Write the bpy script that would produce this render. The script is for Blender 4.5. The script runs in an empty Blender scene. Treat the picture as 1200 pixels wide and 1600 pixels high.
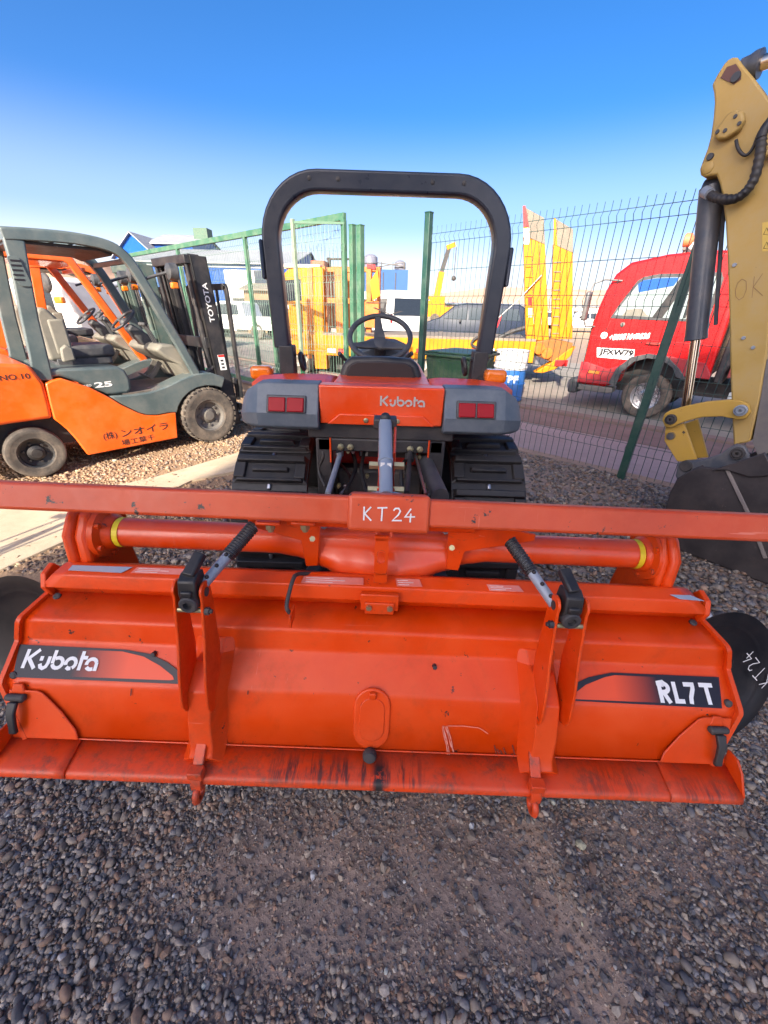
import bpy, bmesh, math, random
import numpy as np
from mathutils import Vector, Matrix
S = bpy.context.scene
COL = S.collection
R_ = math.radians
# ------------------------------------------------------------------ camera
FPX, CAM_H, PITCH, ROLL = 620.0, 1.5, R_(27), R_(1.3)
cam_d = bpy.data.cameras.new("camera")
cam_d.sensor_fit = 'VERTICAL'; cam_d.sensor_height = 36; cam_d.lens = 36 * FPX / 1600
cam_d.clip_start = 0.03; cam_d.clip_end = 6000
cam = bpy.data.objects.new("camera", cam_d); COL.objects.link(cam); S.camera = cam
_r = Vector((1, 0, 0)); FW = Vector((0, math.cos(PITCH), -math.sin(PITCH))); _u = Vector((0, math.sin(PITCH), math.cos(PITCH)))
CR = _r * math.cos(ROLL) + _u * math.sin(ROLL); CU = _u * math.cos(ROLL) - _r * math.sin(ROLL)
CC = Vector((0, 0, CAM_H))
cam.matrix_world = Matrix(((CR.x, CU.x, -FW.x, 0), (CR.y, CU.y, -FW.y, 0), (CR.z, CU.z, -FW.z, CAM_H), (0, 0, 0, 1)))
# ------------------------------------------------------------------ light
SUN_EL = R_(28); SUN_AZ = Vector((0.33, 0.944, 0)).normalized()      # the way the sunlight travels over the ground
world = bpy.data.worlds.new("World"); S.world = world; world.use_nodes = True
wn = world.node_tree; wn.nodes.clear()
sky = wn.nodes.new("ShaderNodeTexSky"); sky.sky_type = 'NISHITA'; sky.sun_disc = False
sky.sun_elevation = SUN_EL; sky.sun_rotation = math.atan2(-SUN_AZ.x, -SUN_AZ.y)
sky.altitude = 900; sky.air_density = 0.5; sky.dust_density = 7.0; sky.ozone_density = 2.0
bg = wn.nodes.new("ShaderNodeBackground"); bg.inputs[1].default_value = 0.15
wo = wn.nodes.new("ShaderNodeOutputWorld")
hs = wn.nodes.new("ShaderNodeHueSaturation"); hs.inputs["Saturation"].default_value = 1.36; hs.inputs["Value"].default_value = 0.90
wn.links.new(sky.outputs[0], hs.inputs["Color"])
# white haze painted into the sky colour, fading out above the horizon
gq = wn.nodes.new("ShaderNodeTexCoord"); sq = wn.nodes.new("ShaderNodeSeparateXYZ"); wn.links.new(gq.outputs["Generated"], sq.inputs[0])
mp = wn.nodes.new("ShaderNodeValToRGB"); mp.color_ramp.interpolation = 'EASE'
for k_ in (.3, .6): mp.color_ramp.elements.new(k_)
for q, (p_, c_) in zip(mp.color_ramp.elements, ((0.0, .95), (.06, .80), (.16, .26), (.32, 0.0))): q.position = p_; q.color = (c_, c_, c_, 1)
wn.links.new(sq.outputs[2], mp.inputs[0])
mxs = wn.nodes.new("ShaderNodeMix"); mxs.data_type = 'RGBA'; wn.links.new(mp.outputs[0], mxs.inputs[0]); wn.links.new(hs.outputs[0], mxs.inputs[6]); mxs.inputs[7].default_value = (3.1, 3.2, 3.3, 1)
wn.links.new(mxs.outputs[2], bg.inputs[0]); wn.links.new(bg.outputs[0], wo.inputs[0])
sl = bpy.data.lights.new("sun", 'SUN'); sl.energy = 4.0; sl.angle = R_(0.5); sl.color = (1, 0.90, 0.74)
sun = bpy.data.objects.new("sun", sl); COL.objects.link(sun)
sdir = Vector((SUN_AZ.x * math.cos(SUN_EL), SUN_AZ.y * math.cos(SUN_EL), -math.sin(SUN_EL)))
sun.rotation_euler = sdir.to_track_quat('-Z', 'Y').to_euler(); sun.location = (-6, -14, 14)
S.view_settings.view_transform = 'Standard'; S.view_settings.look = 'None'
S.view_settings.exposure = 1.55; S.view_settings.gamma = 1.0
S.render.engine = 'CYCLES'
S.cycles.use_denoising = True
S.cycles.max_bounces = 8

# ------------------------------------------------------------------ pixel -> point
def ray(u, v): return FW + CR * ((u - 600) / FPX) - CU * ((v - 800) / FPX)
def py_(u, v, Y): d = ray(u, v); return CC + d * (Y / d.y)
def pz_(u, v, z=0.0): d = ray(u, v); return CC + d * ((z - CAM_H) / d.z)
def pp_(u, v, p0, n): d = ray(u, v); n = Vector(n); return CC + d * ((Vector(p0) - CC).dot(n) / d.dot(n))

# ------------------------------------------------------------------ mesh builder
class MB:
    def __init__(s, off=(0, 0, 0), inv=None):
        s.v = []; s.f = []; s.m = []; s.off = Vector(off); s.inv = inv; s.mi = 0; s.T = None
    def add(s, vs, fs):
        b = len(s.v)
        for p in vs:
            p = Vector(p)
            if s.T: p = s.T @ p
            s.v.append(p)
        for f in fs: s.f.append([b + i for i in f]); s.m.append(s.mi)
        return s
    def box(s, c, d, rot=None):
        c = Vector(c); h = Vector(d) / 2
        vs = [Vector((x * h.x, y * h.y, z * h.z)) for x in (-1, 1) for y in (-1, 1) for z in (-1, 1)]
        if rot is not None: vs = [rot @ p for p in vs]
        return s.add([c + p for p in vs], [(0, 1, 3, 2), (4, 6, 7, 5), (0, 4, 5, 1), (2, 3, 7, 6), (0, 2, 6, 4), (1, 5, 7, 3)])
    def bb(s, lo, hi): lo = Vector(lo); hi = Vector(hi); return s.box((lo + hi) / 2, hi - lo)
    def prism(s, pts, vec):
        n = len(pts); vec = Vector(vec); a = [Vector(p) for p in pts]
        return s.add(a + [p + vec for p in a], [tuple(range(n))[::-1], tuple(range(n, 2 * n))] + [(i, (i + 1) % n, n + (i + 1) % n, n + i) for i in range(n)])
    def xz(s, pts, y0, y1): return s.prism([(x, y0, z) for x, z in pts], (0, y1 - y0, 0))
    def yz(s, pts, x0, x1): return s.prism([(x0, y, z) for y, z in pts], (x1 - x0, 0, 0))
    def poly(s, pts): return s.add(pts, [tuple(range(len(pts)))])
    def ring(s, c, ax, r, n, ph=0.0):
        ax = Vector(ax).normalized(); a = ax.orthogonal().normalized(); b = ax.cross(a)
        return [Vector(c) + (a * math.cos(ph + 2 * math.pi * i / n) + b * math.sin(ph + 2 * math.pi * i / n)) * r for i in range(n)]
    def lathe(s, c, ax, prof, n=24, cap=True):
        ax = Vector(ax).normalized(); vs = []; fs = []
        for r, h in prof: vs += s.ring(Vector(c) + ax * h, ax, max(r, 1e-4), n)
        for k in range(len(prof) - 1):
            for i in range(n):
                j = (i + 1) % n; fs.append((k * n + i, k * n + j, (k + 1) * n + j, (k + 1) * n + i))
        if cap: fs += [tuple(range(n))[::-1], tuple(range((len(prof) - 1) * n, len(prof) * n))]
        return s.add(vs, fs)
    def cyl(s, p0, p1, r0, r1=None, n=16):
        p0 = Vector(p0); p1 = Vector(p1); d = p1 - p0
        return s.lathe(p0, d, [(r0, 0), (r0 if r1 is None else r1, d.length)], n)
    def sweep(s, pts, sec, up=(0, 0, 1), closed=False, cap=True):
        """sec: list of (a, b) across (side, up) at every path point, or a function of the index"""
        pts = [Vector(p) for p in pts]; n = len(pts); vs = []; fs = []; up = Vector(up); K = None
        for i, p in enumerate(pts):
            a = pts[(i - 1) % n] if (i > 0 or closed) else p; b = pts[(i + 1) % n] if (i < n - 1 or closed) else p
            t = (b - a).normalized(); sd = t.cross(up)
            if sd.length < 1e-4: sd = t.orthogonal()
            sd.normalize(); w = sd.cross(t)
            k = 1.0
            if 0 < i < n - 1 or closed:
                c = (p - a).normalized().dot((b - p).normalized()); k = 1 / max(0.5, math.sqrt(max(0.0, (1 + c) / 2)))
            sc = sec(i) if callable(sec) else sec; K = len(sc)
            vs += [p + sd * x + w * (y * k) for x, y in sc]
        m = n if closed else n - 1
        for i in range(m):
            j = (i + 1) % n
            for q in range(K):
                r = (q + 1) % K; fs.append((i * K + q, i * K + r, j * K + r, j * K + q))
        if cap and not closed: fs += [tuple(range(K))[::-1], tuple(range((n - 1) * K, n * K))]
        return s.add(vs, fs)
    def tube(s, pts, r, n=8, closed=False):
        pts = [Vector(p) for p in pts]; m = len(pts); vs = []; fs = []; nrm = None
        for i, p in enumerate(pts):
            a = pts[(i - 1) % m] if (i > 0 or closed) else p; b = pts[(i + 1) % m] if (i < m - 1 or closed) else p
            t = (b - a).normalized()
            nrm = t.orthogonal().normalized() if nrm is None else (nrm - t * nrm.dot(t)).normalized()
            bn = t.cross(nrm); rr = r[i] if isinstance(r, (list, tuple)) else r
            vs += [p + (nrm * math.cos(2 * math.pi * q / n) + bn * math.sin(2 * math.pi * q / n)) * rr for q in range(n)]
        for i in range(m if closed else m - 1):
            j = (i + 1) % m
            for q in range(n): k = (q + 1) % n; fs.append((i * n + q, i * n + k, j * n + k, j * n + q))
        if not closed: fs += [tuple(range(n))[::-1], tuple(range((m - 1) * n, m * n))]
        return s.add(vs, fs)
    def torus(s, c, ax, R, r, n=28, m=10): return s.tube(s.ring(c, ax, R, n), r, m, True)
    def ball(s, c, r, sc=(1, 1, 1), n=12, m=8):
        vs = []; fs = []
        for i in range(m + 1):
            a = math.pi * i / m
            for j in range(n):
                b = 2 * math.pi * j / n
                vs.append(Vector(c) + Vector((math.sin(a) * math.cos(b) * sc[0], math.sin(a) * math.sin(b) * sc[1], math.cos(a) * sc[2])) * r)
        for i in range(m):
            for j in range(n):
                k = (j + 1) % n; fs.append((i * n + j, i * n + k, (i + 1) * n + k, (i + 1) * n + j))
        return s.add(vs, fs)
    def loft(s, secs, cap=True):
        K = len(secs[0]); vs = [p for c in secs for p in c]; fs = []
        for i in range(len(secs) - 1):
            for q in range(K): r = (q + 1) % K; fs.append((i * K + q, i * K + r, (i + 1) * K + r, (i + 1) * K + q))
        if cap: fs += [tuple(range(K))[::-1], tuple(range((len(secs) - 1) * K, len(secs) * K))]
        return s.add(vs, fs)
    def sheet(s, rows):
        K = len(rows[0]); vs = [p for c in rows for p in c]
        return s.add(vs, [(i * K + q, i * K + q + 1, (i + 1) * K + q + 1, (i + 1) * K + q) for i in range(len(rows) - 1) for q in range(K - 1)])
    def strokes(s, lines, o, ux, uy, w, lift=0.0):
        """flat brush strokes: 2-D polylines laid on the plane o + x*ux + y*uy"""
        o = Vector(o); ux = Vector(ux); uy = Vector(uy); nz = ux.cross(uy).normalized() * lift
        step = nz / 8
        for ln in lines:
            nz = nz + step
            P = [Vector((a, b)) for a, b in ln]; L = []; Rr = []
            for i, p in enumerate(P):
                t = (P[min(i + 1, len(P) - 1)] - P[max(i - 1, 0)]); t = t.normalized() if t.length else Vector((1, 0))
                q = Vector((-t.y, t.x)) * (w / 2); k = 1.0
                if 0 < i < len(P) - 1:
                    c = (P[i] - P[i - 1]).normalized().dot((P[i + 1] - P[i]).normalized()); k = 1 / max(0.6, math.sqrt(max(0, (1 + c) / 2)))
                L.append(p + q * k); Rr.append(p - q * k)
            for i in range(len(P) - 1):
                s.add([o + ux * a.x + uy * a.y + nz for a in (Rr[i], Rr[i + 1], L[i + 1], L[i])], [(0, 1, 2, 3)])
        return s
    def text(s, body, o, ux, uy, width=None, height=1.0, lift=0.002, offset=0.0, fn=None, shear=0.0):
        """built-in lettering as flat faces; o is its lower left corner, ux and uy unit vectors"""
        cu = bpy.data.curves.new("lettering", 'FONT'); cu.body = body; cu.resolution_u = 3; cu.offset = offset; cu.shear = shear
        ob = bpy.data.objects.new("lettering", cu); COL.objects.link(ob)
        dg = bpy.context.evaluated_depsgraph_get(); me = bpy.data.meshes.new_from_object(ob.evaluated_get(dg))
        co = [v.co.copy() for v in me.vertices]; fs = [tuple(p.vertices) for p in me.polygons]
        bpy.data.objects.remove(ob); bpy.data.meshes.remove(me); bpy.data.curves.remove(cu)
        if not co: return s
        x0 = min(c.x for c in co); x1 = max(c.x for c in co); y0 = min(c.y for c in co); y1 = max(c.y for c in co)
        sy = height / (y1 - y0); sx = width / (x1 - x0) if width else sy
        o = Vector(o); ux = Vector(ux); uy = Vector(uy); nz = ux.cross(uy).normalized() * lift
        f = fn or (lambda a, b: o + ux * a + uy * b + nz)
        return s.add([f((c.x - x0) * sx, (c.y - y0) * sy) for c in co], fs)
    def build(s, name, mat, parent=None, bevel=0.0, smooth=32, weld=False, flat=False, recalc=True, seg=2, sub=0, solid=0.0):
        me = bpy.data.meshes.new(name)
        vs = [(s.inv @ p if s.inv else p) - s.off for p in s.v]
        me.from_pydata(vs, [], s.f)
        mats = mat if isinstance(mat, (list, tuple)) else [mat]
        for m in mats: me.materials.append(m)
        me.polygons.foreach_set("material_index", s.m)
        if recalc or weld:
            bm = bmesh.new(); bm.from_mesh(me)
            if weld: bmesh.ops.remove_doubles(bm, verts=bm.verts, dist=weld if isinstance(weld, float) else 1e-4)
            if recalc: bmesh.ops.recalc_face_normals(bm, faces=bm.faces)
            bm.to_mesh(me); bm.free()
        if not flat:
            me.polygons.foreach_set("use_smooth", [True] * len(me.polygons)); me.set_sharp_from_angle(angle=R_(smooth))
        me.update()
        o = bpy.data.objects.new(name, me); COL.objects.link(o)
        if parent: o.parent = parent
        if solid:
            md = o.modifiers.new("thickness", 'SOLIDIFY'); md.thickness = solid; md.offset = -1
        if sub:
            md = o.modifiers.new("round", 'SUBSURF'); md.levels = sub; md.render_levels = sub
        if bevel:
            md = o.modifiers.new("edge", 'BEVEL'); md.width = bevel; md.segments = seg; md.limit_method = 'ANGLE'; md.angle_limit = R_(35)
            md.harden_normals = False
        return o

def tag(o, label, cat, group=None, kind=None):
    if label: o["label"] = label
    if cat: o["category"] = cat
    if group: o["group"] = group
    if kind: o["kind"] = kind
    return o
def thing(name, label, cat, loc=(0, 0, 0), rot=(0, 0, 0), group=None):
    o = bpy.data.objects.new(name, None); COL.objects.link(o); o.empty_display_size = 0.2
    o.location = loc; o.rotation_euler = rot
    return tag(o, label, cat, group)
def mat_of(loc, rot=(0, 0, 0)):
    from mathutils import Euler
    return Matrix.Translation(Vector(loc)) @ Euler(rot).to_matrix().to_4x4()
def kids(o): return [c for c in bpy.data.objects if c.parent == o]
def copy_tree(o, parent=None):
    c = o.copy(); COL.objects.link(c)
    if parent: c.parent = parent
    for ch in kids(o): copy_tree(ch, c)
    return c
def arc(cx, cy, r, a0, a1, n=8): return [(cx + r * math.cos(R_(a0 + (a1 - a0) * i / n)), cy + r * math.sin(R_(a0 + (a1 - a0) * i / n))) for i in range(n + 1)]
def smooth_path(P, k=6):
    P = [Vector(p) for p in P]; out = []
    for i in range(len(P) - 1):
        a = P[max(i - 1, 0)]; b = P[i]; c = P[i + 1]; d = P[min(i + 2, len(P) - 1)]
        for j in range(k):
            t = j / k
            out.append(0.5 * ((2 * b) + (c - a) * t + (2 * a - 5 * b + 4 * c - d) * t * t + (3 * b - a - 3 * c + d) * t ** 3))
    return out + [P[-1]]
RECT = lambda a, b: [(-a / 2, -b / 2), (a / 2, -b / 2), (a / 2, b / 2), (-a / 2, b / 2)]

# ------------------------------------------------------------------ materials
MATS = {}
class NT:
    def __init__(s, name):
        s.mat = bpy.data.materials.new(name); s.mat.use_nodes = True; s.t = s.mat.node_tree
        s.b = s.t.nodes["Principled BSDF"]
    def n(s, kind, **kw):
        o = s.t.nodes.new(kind)
        for k, v in kw.items():
            if k.startswith("i_"): o.inputs[int(k[2:])].default_value = v
            else: setattr(o, k, v)
        return o
    def l(s, a, b): s.t.links.new(a, b)
    def noise(s, scale, detail=4, rough=0.55, co=None, dist=0.0):
        o = s.n("ShaderNodeTexNoise"); o.inputs["Scale"].default_value = scale; o.inputs["Detail"].default_value = detail
        o.inputs["Roughness"].default_value = rough; o.inputs["Distortion"].default_value = dist
        s.l(co or s.obj(), o.inputs["Vector"]); return o.outputs["Fac"]
    def obj(s):
        if not hasattr(s, "_o"): s._o = s.n("ShaderNodeTexCoord").outputs["Object"]
        return s._o
    def scaled(s, x, y, z, co=None):
        m = s.n("ShaderNodeMapping"); m.inputs["Scale"].default_value = (x, y, z); s.l(co or s.obj(), m.inputs["Vector"]); return m.outputs[0]
    def ramp(s, fac, *stops):
        r = s.n("ShaderNodeValToRGB"); e = r.color_ramp.elements
        while len(e) < len(stops): e.new(0.5)
        for q, (p, c) in zip(e, stops): q.position = p; q.color = (c, c, c, 1) if isinstance(c, (int, float)) else (*c, 1)
        s.l(fac, r.inputs[0]); return r.outputs[0]
    def mix(s, fac, a, b, mode='MIX'):
        m = s.n("ShaderNodeMix", data_type='RGBA', blend_type=mode)
        for k, q in ((0, fac), (6, a), (7, b)):
            if isinstance(q, (int, float)): m.inputs[k].default_value = q if k == 0 else (q, q, q, 1)
            elif isinstance(q, tuple): m.inputs[k].default_value = (*q, 1)
            else: s.l(q, m.inputs[k])
        return m.outputs[2]
    def math(s, op, a, b=0.0):
        m = s.n("ShaderNodeMath", operation=op)
        for k, q in ((0, a), (1, b)):
            if isinstance(q, (int, float)): m.inputs[k].default_value = q
            else: s.l(q, m.inputs[k])
        return m.outputs[0]
    def bump(s, h, strength=0.2, dist=0.01):
        b = s.n("ShaderNodeBump"); b.inputs["Strength"].default_value = strength; b.inputs["Distance"].default_value = dist
        s.l(h, b.inputs["Height"]); s.l(b.outputs[0], s.b.inputs["Normal"])
    def set(s, **kw):
        for k, v in kw.items():
            i = s.b.inputs[k.replace("_", " ")]
            if isinstance(v, (int, float)): i.default_value = v
            elif isinstance(v, tuple): i.default_value = (*v, 1) if len(v) == 3 else v
            else: s.l(v, i)
        return s

def paint(name, col, rough=0.4, metal=0.0, edge=0.0, edgec=(0.10, 0.055, 0.04), lines=0.0, linec=(0.80, 0.30, 0.22), grime=0.0, grimec=(0.10, 0.04, 0.025), coat=0.0, dust=0.25, dustc=(0.30, 0.24, 0.18), chips=0.0, chipc=(0.03, 0.025, 0.022), var=0.12, bump=0.03, scale=1.0, spec=0.5):
    """painted or bare sheet: slight mottling, dry dust in soft patches, chips through to the metal"""
    if name in MATS: return MATS[name]
    t = NT(name)
    n1 = t.noise(3.0 * scale, 6, 0.6); n2 = t.noise(40 * scale, 4, 0.6)
    dark = tuple(c * (1 - var) for c in col); light = tuple(min(1, c * (1 + var)) for c in col)
    c = t.mix(t.ramp(n1, (0.35, 0), (0.65, 1)), dark, light)
    d = t.math('MULTIPLY', t.ramp(t.noise(6 * scale, 8, 0.7), (0.42, 0), (0.72, 1)), dust)
    c = t.mix(d, c, dustc)
    rv = t.math('ADD', t.math('MULTIPLY', n2, 0.22), rough - 0.11)
    rv = t.math('ADD', rv, t.math('MULTIPLY', d, 0.5))
    if grime:
        g = t.math('MULTIPLY', t.ramp(t.noise(4.5 * scale, 9, 0.72, dist=0.6), (0.50, 0), (0.72, 1)), t.ramp(t.noise(28 * scale, 6, 0.75), (0.35, 0), (0.75, 1)))
        c = t.mix(t.math('MULTIPLY', g, grime), c, grimec); rv = t.math('ADD', rv, t.math('MULTIPLY', g, 0.35))
    if lines:                                           # fine scratches, some this way and some that
        for sc_ in ((3, 160, 60), (140, 14, 4)):
            k = t.math('MULTIPLY', t.ramp(t.noise(1.0, 3, 0.6, t.scaled(*sc_)), (0.70, 0), (0.72, 1)), t.ramp(t.noise(5, 4, 0.6), (0.5, 0), (0.62, 1)))
            c = t.mix(t.math('MULTIPLY', k, lines), c, linec)
    if edge:                                            # paint rubbed off along the edges
        bv = t.n("ShaderNodeBevel", samples=4); bv.inputs["Radius"].default_value = 0.005
        ge = t.n("ShaderNodeNewGeometry"); vm = t.n("ShaderNodeVectorMath", operation='DOT_PRODUCT'); t.l(bv.outputs[0], vm.inputs[0]); t.l(ge.outputs["Normal"], vm.inputs[1])
        k = t.math('MULTIPLY', t.ramp(vm.outputs["Value"], (0.86, 1), (0.985, 0)), t.ramp(t.noise(35 * scale, 6, 0.75), (0.50, 0), (0.60, 1)))
        c = t.mix(t.math('MULTIPLY', k, edge), c, edgec)
    if chips:
        k = t.ramp(t.noise(22 * scale, 6, 0.72), (0.70 - chips * 0.1, 0), (0.715 - chips * 0.1, 1))
        c = t.mix(k, c, chipc)
    t.set(Base_Color=c, Roughness=rv, Metallic=metal, Coat_Weight=coat, Coat_Roughness=0.15, Specular_IOR_Level=spec)
    if bump: t.bump(t.noise(90 * scale, 3, 0.5), bump, 0.003)
    MATS[name] = t.mat; return t.mat
def plain(name, col, rough=0.5, metal=0.0, **kw):
    if name in MATS: return MATS[name]
    t = NT(name); n1 = t.noise(25, 4, 0.6)
    c = t.mix(n1, tuple(x * 0.85 for x in col), tuple(min(1, x * 1.15) for x in col))
    t.set(Base_Color=c, Roughness=rough, Metallic=metal, **kw); MATS[name] = t.mat; return t.mat

ORANGE = (0.78, 0.058, 0.012)
M_till = paint("tiller_orange_paint", (0.72, 0.056, 0.001), 0.36, spec=0.4, dust=0.18, dustc=(0.62, 0.17, 0.06), chips=0.35, var=0.10, bump=0.05, edge=0.8, lines=0.5, grime=0.75, grimec=(0.24, 0.045, 0.012))
M_bar = paint("bar_orange_paint", (0.57, 0.058, 0.008), 0.36, dust=0.35, dustc=(0.48, 0.15, 0.08), chips=0.6, var=0.16, bump=0.05, edge=0.9, lines=0.4, grime=0.5, grimec=(0.22, 0.05, 0.025))
M_trac = paint("tractor_orange_paint", (0.76, 0.058, 0.001), 0.33, dust=0.2, chips=0.1, coat=0.3, edge=0.4, lines=0.25, grime=0.3, grimec=(0.2, 0.04, 0.015))
M_lens = paint("grey_blue_plastic", (0.088, 0.112, 0.138), 0.45, dust=0.3, dustc=(0.3, 0.3, 0.3))
M_rops = paint("roll_bar_black", (0.018, 0.025, 0.040), 0.30, dust=0.12, dustc=(0.2, 0.17, 0.14), bump=0.02)
M_black = paint("black_painted_steel", (0.016, 0.017, 0.02), 0.5, dust=0.3, dustc=(0.16, 0.13, 0.11))
M_dark = paint("dark_dusty_iron", (0.03, 0.03, 0.034), 0.6, dust=0.6, dustc=(0.15, 0.12, 0.1))
M_rub = paint("track_rubber", (0.014, 0.014, 0.016), 0.5, dust=0.55, dustc=(0.065, 0.055, 0.05), bump=0.25)
M_tyre = paint("tyre_rubber", (0.07, 0.06, 0.052), 0.8, dust=0.85, dustc=(0.24, 0.19, 0.145), bump=0.3)
M_steel = paint("bare_steel", (0.42, 0.43, 0.46), 0.3, metal=1.0, dust=0.2, bump=0.05)
M_grey = paint("grey_blue_steel", (0.26, 0.30, 0.36), 0.35, metal=0.1, dust=0.2)
M_zinc = paint("zinc_bolt", (0.42, 0.38, 0.22), 0.4, metal=0.8, dust=0.3)
M_yband = plain("yellow_band_paint", (0.75, 0.58, 0.02), 0.5)
M_white = plain("white_lettering", (0.78, 0.78, 0.76), 0.6)
M_silver = plain("silver_lettering", (0.45, 0.43, 0.40), 0.4)
M_red = plain("red_lens", (0.30, 0.004, 0.010), 0.45, Specular_IOR_Level=0.25)
M_amber = plain("amber_lens", (0.75, 0.17, 0.008), 0.2, Coat_Weight=0.5)
M_vinyl = paint("black_vinyl", (0.012, 0.012, 0.014), 0.45, dust=0.15)
M_plas = paint("dark_plastic", (0.045, 0.048, 0.055), 0.5, dust=0.4, dustc=(0.2, 0.18, 0.16))
M_decalk = plain("decal_black", (0.018, 0.014, 0.018), 0.35)
M_chalk = plain("chalk_white", (0.72, 0.70, 0.68), 0.8)
# ------------------------------------------------------------------ the lot, pavement and road
AV = Vector((-0.745, 0.667, 0)); BV = Vector((0.667, 0.745, 0))        # along the fence (away), across it
def ab(a, b, z=0.0): return AV * a + BV * b + Vector((0, 0, z))
rng = np.random.default_rng(7)
def vnoise(x, y, sc, seed=0):
    """smooth value noise on numpy arrays, -1..1"""
    x = np.asarray(x) * sc + 100.5 + seed * 17.3; y = np.asarray(y) * sc + 57.2 + seed * 9.1
    xi = np.floor(x); yi = np.floor(y); fx = x - xi; fy = y - yi
    fx = fx * fx * (3 - 2 * fx); fy = fy * fy * (3 - 2 * fy)
    h = lambda a, b: np.modf(np.abs(np.sin(a * 127.1 + b * 311.7 + seed * 3.7) * 43758.5453))[0]
    return 2 * ((h(xi, yi) * (1 - fx) + h(xi + 1, yi) * fx) * (1 - fy) + (h(xi, yi + 1) * (1 - fx) + h(xi + 1, yi + 1) * fx) * fy) - 1
RA = pz_(850, 1285); RB = pz_(1010, 1600)
def ground_z(x, y):
    x = np.asarray(x, float); y = np.asarray(y, float)
    near = np.exp(-((x / 4.0) ** 2 + ((y - 2) / 5.0) ** 2))
    z = near * (0.016 * vnoise(x, y, 1.3, 1) + 0.010 * vnoise(x, y, 3.7, 2) + 0.004 * vnoise(x, y, 11, 3))
    d = RB - RA; L = d.length; t = np.clip(((x - RA.x) * d.x + (y - RA.y) * d.y) / L / L, -0.1, 1.3)
    dist = np.hypot(x - RA.x - d.x * t, y - RA.y - d.y * t)
    z = z + 0.026 * np.exp(-(dist / 0.05) ** 2) * (1 + 0.4 * vnoise(x, y, 14, 5)) - 0.016 * np.exp(-((dist - 0.12) / 0.07) ** 2)
    bb = x * BV.x + y * BV.y
    return np.where(bb > 4.45, np.minimum(z, -0.03), z) - 0.012
def axis_pts(lo, hi, step, far):
    p = list(np.arange(lo, hi + 1e-6, step)); q = step; x = hi; out = []
    while x < far: q *= 1.22; x += q; out.append(x)
    q = step; x = lo; left = []
    while x > -far: q *= 1.22; x -= q; left.append(x)
    return np.array(left[::-1] + p + out)
gx = axis_pts(-2.6, 2.6, 0.022, 3000); gy = axis_pts(0.0, 3.2, 0.022, 3000)
X, Y = np.meshgrid(gx, gy); Z = ground_z(X, Y); nx, ny = len(gx), len(gy)
gm = bpy.data.meshes.new("ground")
gi = np.arange(nx * ny).reshape(ny, nx)
quads = np.stack([gi[:-1, :-1], gi[:-1, 1:], gi[1:, 1:], gi[1:, :-1]], -1).reshape(-1, 4)
gm.from_pydata(np.stack([X, Y, Z], -1).reshape(-1, 3).tolist(), [], quads.tolist())
gm.polygons.foreach_set("use_smooth", [True] * len(gm.polygons))
t = NT("dirt_and_gravel"); P = t.obj()
big = t.noise(0.9, 6, 0.6); mid = t.noise(9, 8, 0.7); fine = t.noise(120, 5, 0.7)
c = t.mix(t.ramp(mid, (0.3, 0), (0.7, 1)), (0.24, 0.170, 0.132), (0.40, 0.295, 0.235))
vor = t.n("ShaderNodeTexVoronoi"); vor.inputs["Scale"].default_value = 55; t.l(P, vor.inputs["Vector"])
grit = t.mix(t.ramp(vor.outputs["Color"], (0.2, 0), (0.9, 1)), (0.05, 0.048, 0.05), (0.21, 0.185, 0.165))
c = t.mix(t.ramp(t.noise(5, 8, 0.75), (0.48, 0), (0.62, 0.75)), c, grit)
c = t.mix(t.math('MULTIPLY', fine, 0.5), c, (0.38, 0.285, 0.23))
sep = t.n("ShaderNodeSeparateXYZ"); t.l(P, sep.inputs[0])
bdist = t.math('ADD', t.math('MULTIPLY', sep.outputs[0], 0.667), t.math('MULTIPLY', sep.outputs[1], 0.745))
left = t.ramp(t.math('ADD', t.math('MULTIPLY', t.math('ADD', sep.outputs[0], t.math('MULTIPLY', sep.outputs[1], -0.12)), -0.4), t.math('MULTIPLY', big, 0.4)), (0.82, 0), (1.1, 1))
c = t.mix(left, c, t.mix(mid, (0.25, 0.15, 0.085), (0.42, 0.29, 0.18)))
far = t.ramp(t.math('MULTIPLY', bdist, 0.01), (0.18, 0), (0.4, 1))
c = t.mix(far, c, t.mix(mid, (0.40, 0.27, 0.16), (0.52, 0.37, 0.24)))
t.set(Base_Color=c, Roughness=0.9, Specular_IOR_Level=0.25)
t.bump(t.math('ADD', t.math('MULTIPLY', fine, 0.5), t.math('MULTIPLY', vor.outputs["Distance"], 0.7)), 0.6, 0.012)
gm.materials.append(t.mat)
ground = bpy.data.objects.new("ground", gm); COL.objects.link(ground); ground["kind"] = "structure"

def strip(name, b0, b1, z, mat, a0=-14, a1=60, th=None, z0=-0.2, bevel=0.0):
    m = MB(); n = 40
    m.prism([ab(a0, b0, z0), ab(a1, b0, z0), ab(a1, b1, z0), ab(a0, b1, z0)], (0, 0, z - z0))
    o = m.build(name, mat, None, bevel=bevel); o["kind"] = "structure"; return o
def slabmat(name, c0, c1, joint=0.0, sc=1.0, rough=0.85):
    t = NT(name)
    c = t.mix(t.ramp(t.noise(2.2 * sc, 8, 0.7), (0.3, 0), (0.7, 1)), c0, c1)
    c = t.mix(t.math('MULTIPLY', t.ramp(t.noise(14 * sc, 6, 0.75), (0.5, 0), (0.75, 1)), 0.45), c, tuple(x * 0.55 for x in c0))
    c = t.mix(t.math('MULTIPLY', t.noise(180, 3, 0.6), 0.35), c, tuple(min(1, x * 1.5) for x in c1))
    t.set(Base_Color=c, Roughness=rough, Specular_IOR_Level=0.3); t.bump(t.noise(150, 4, 0.7), 0.35, 0.006); return t.mat
M_pave = slabmat("pink_concrete", (0.27, 0.205, 0.195), (0.36, 0.28, 0.265))
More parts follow.
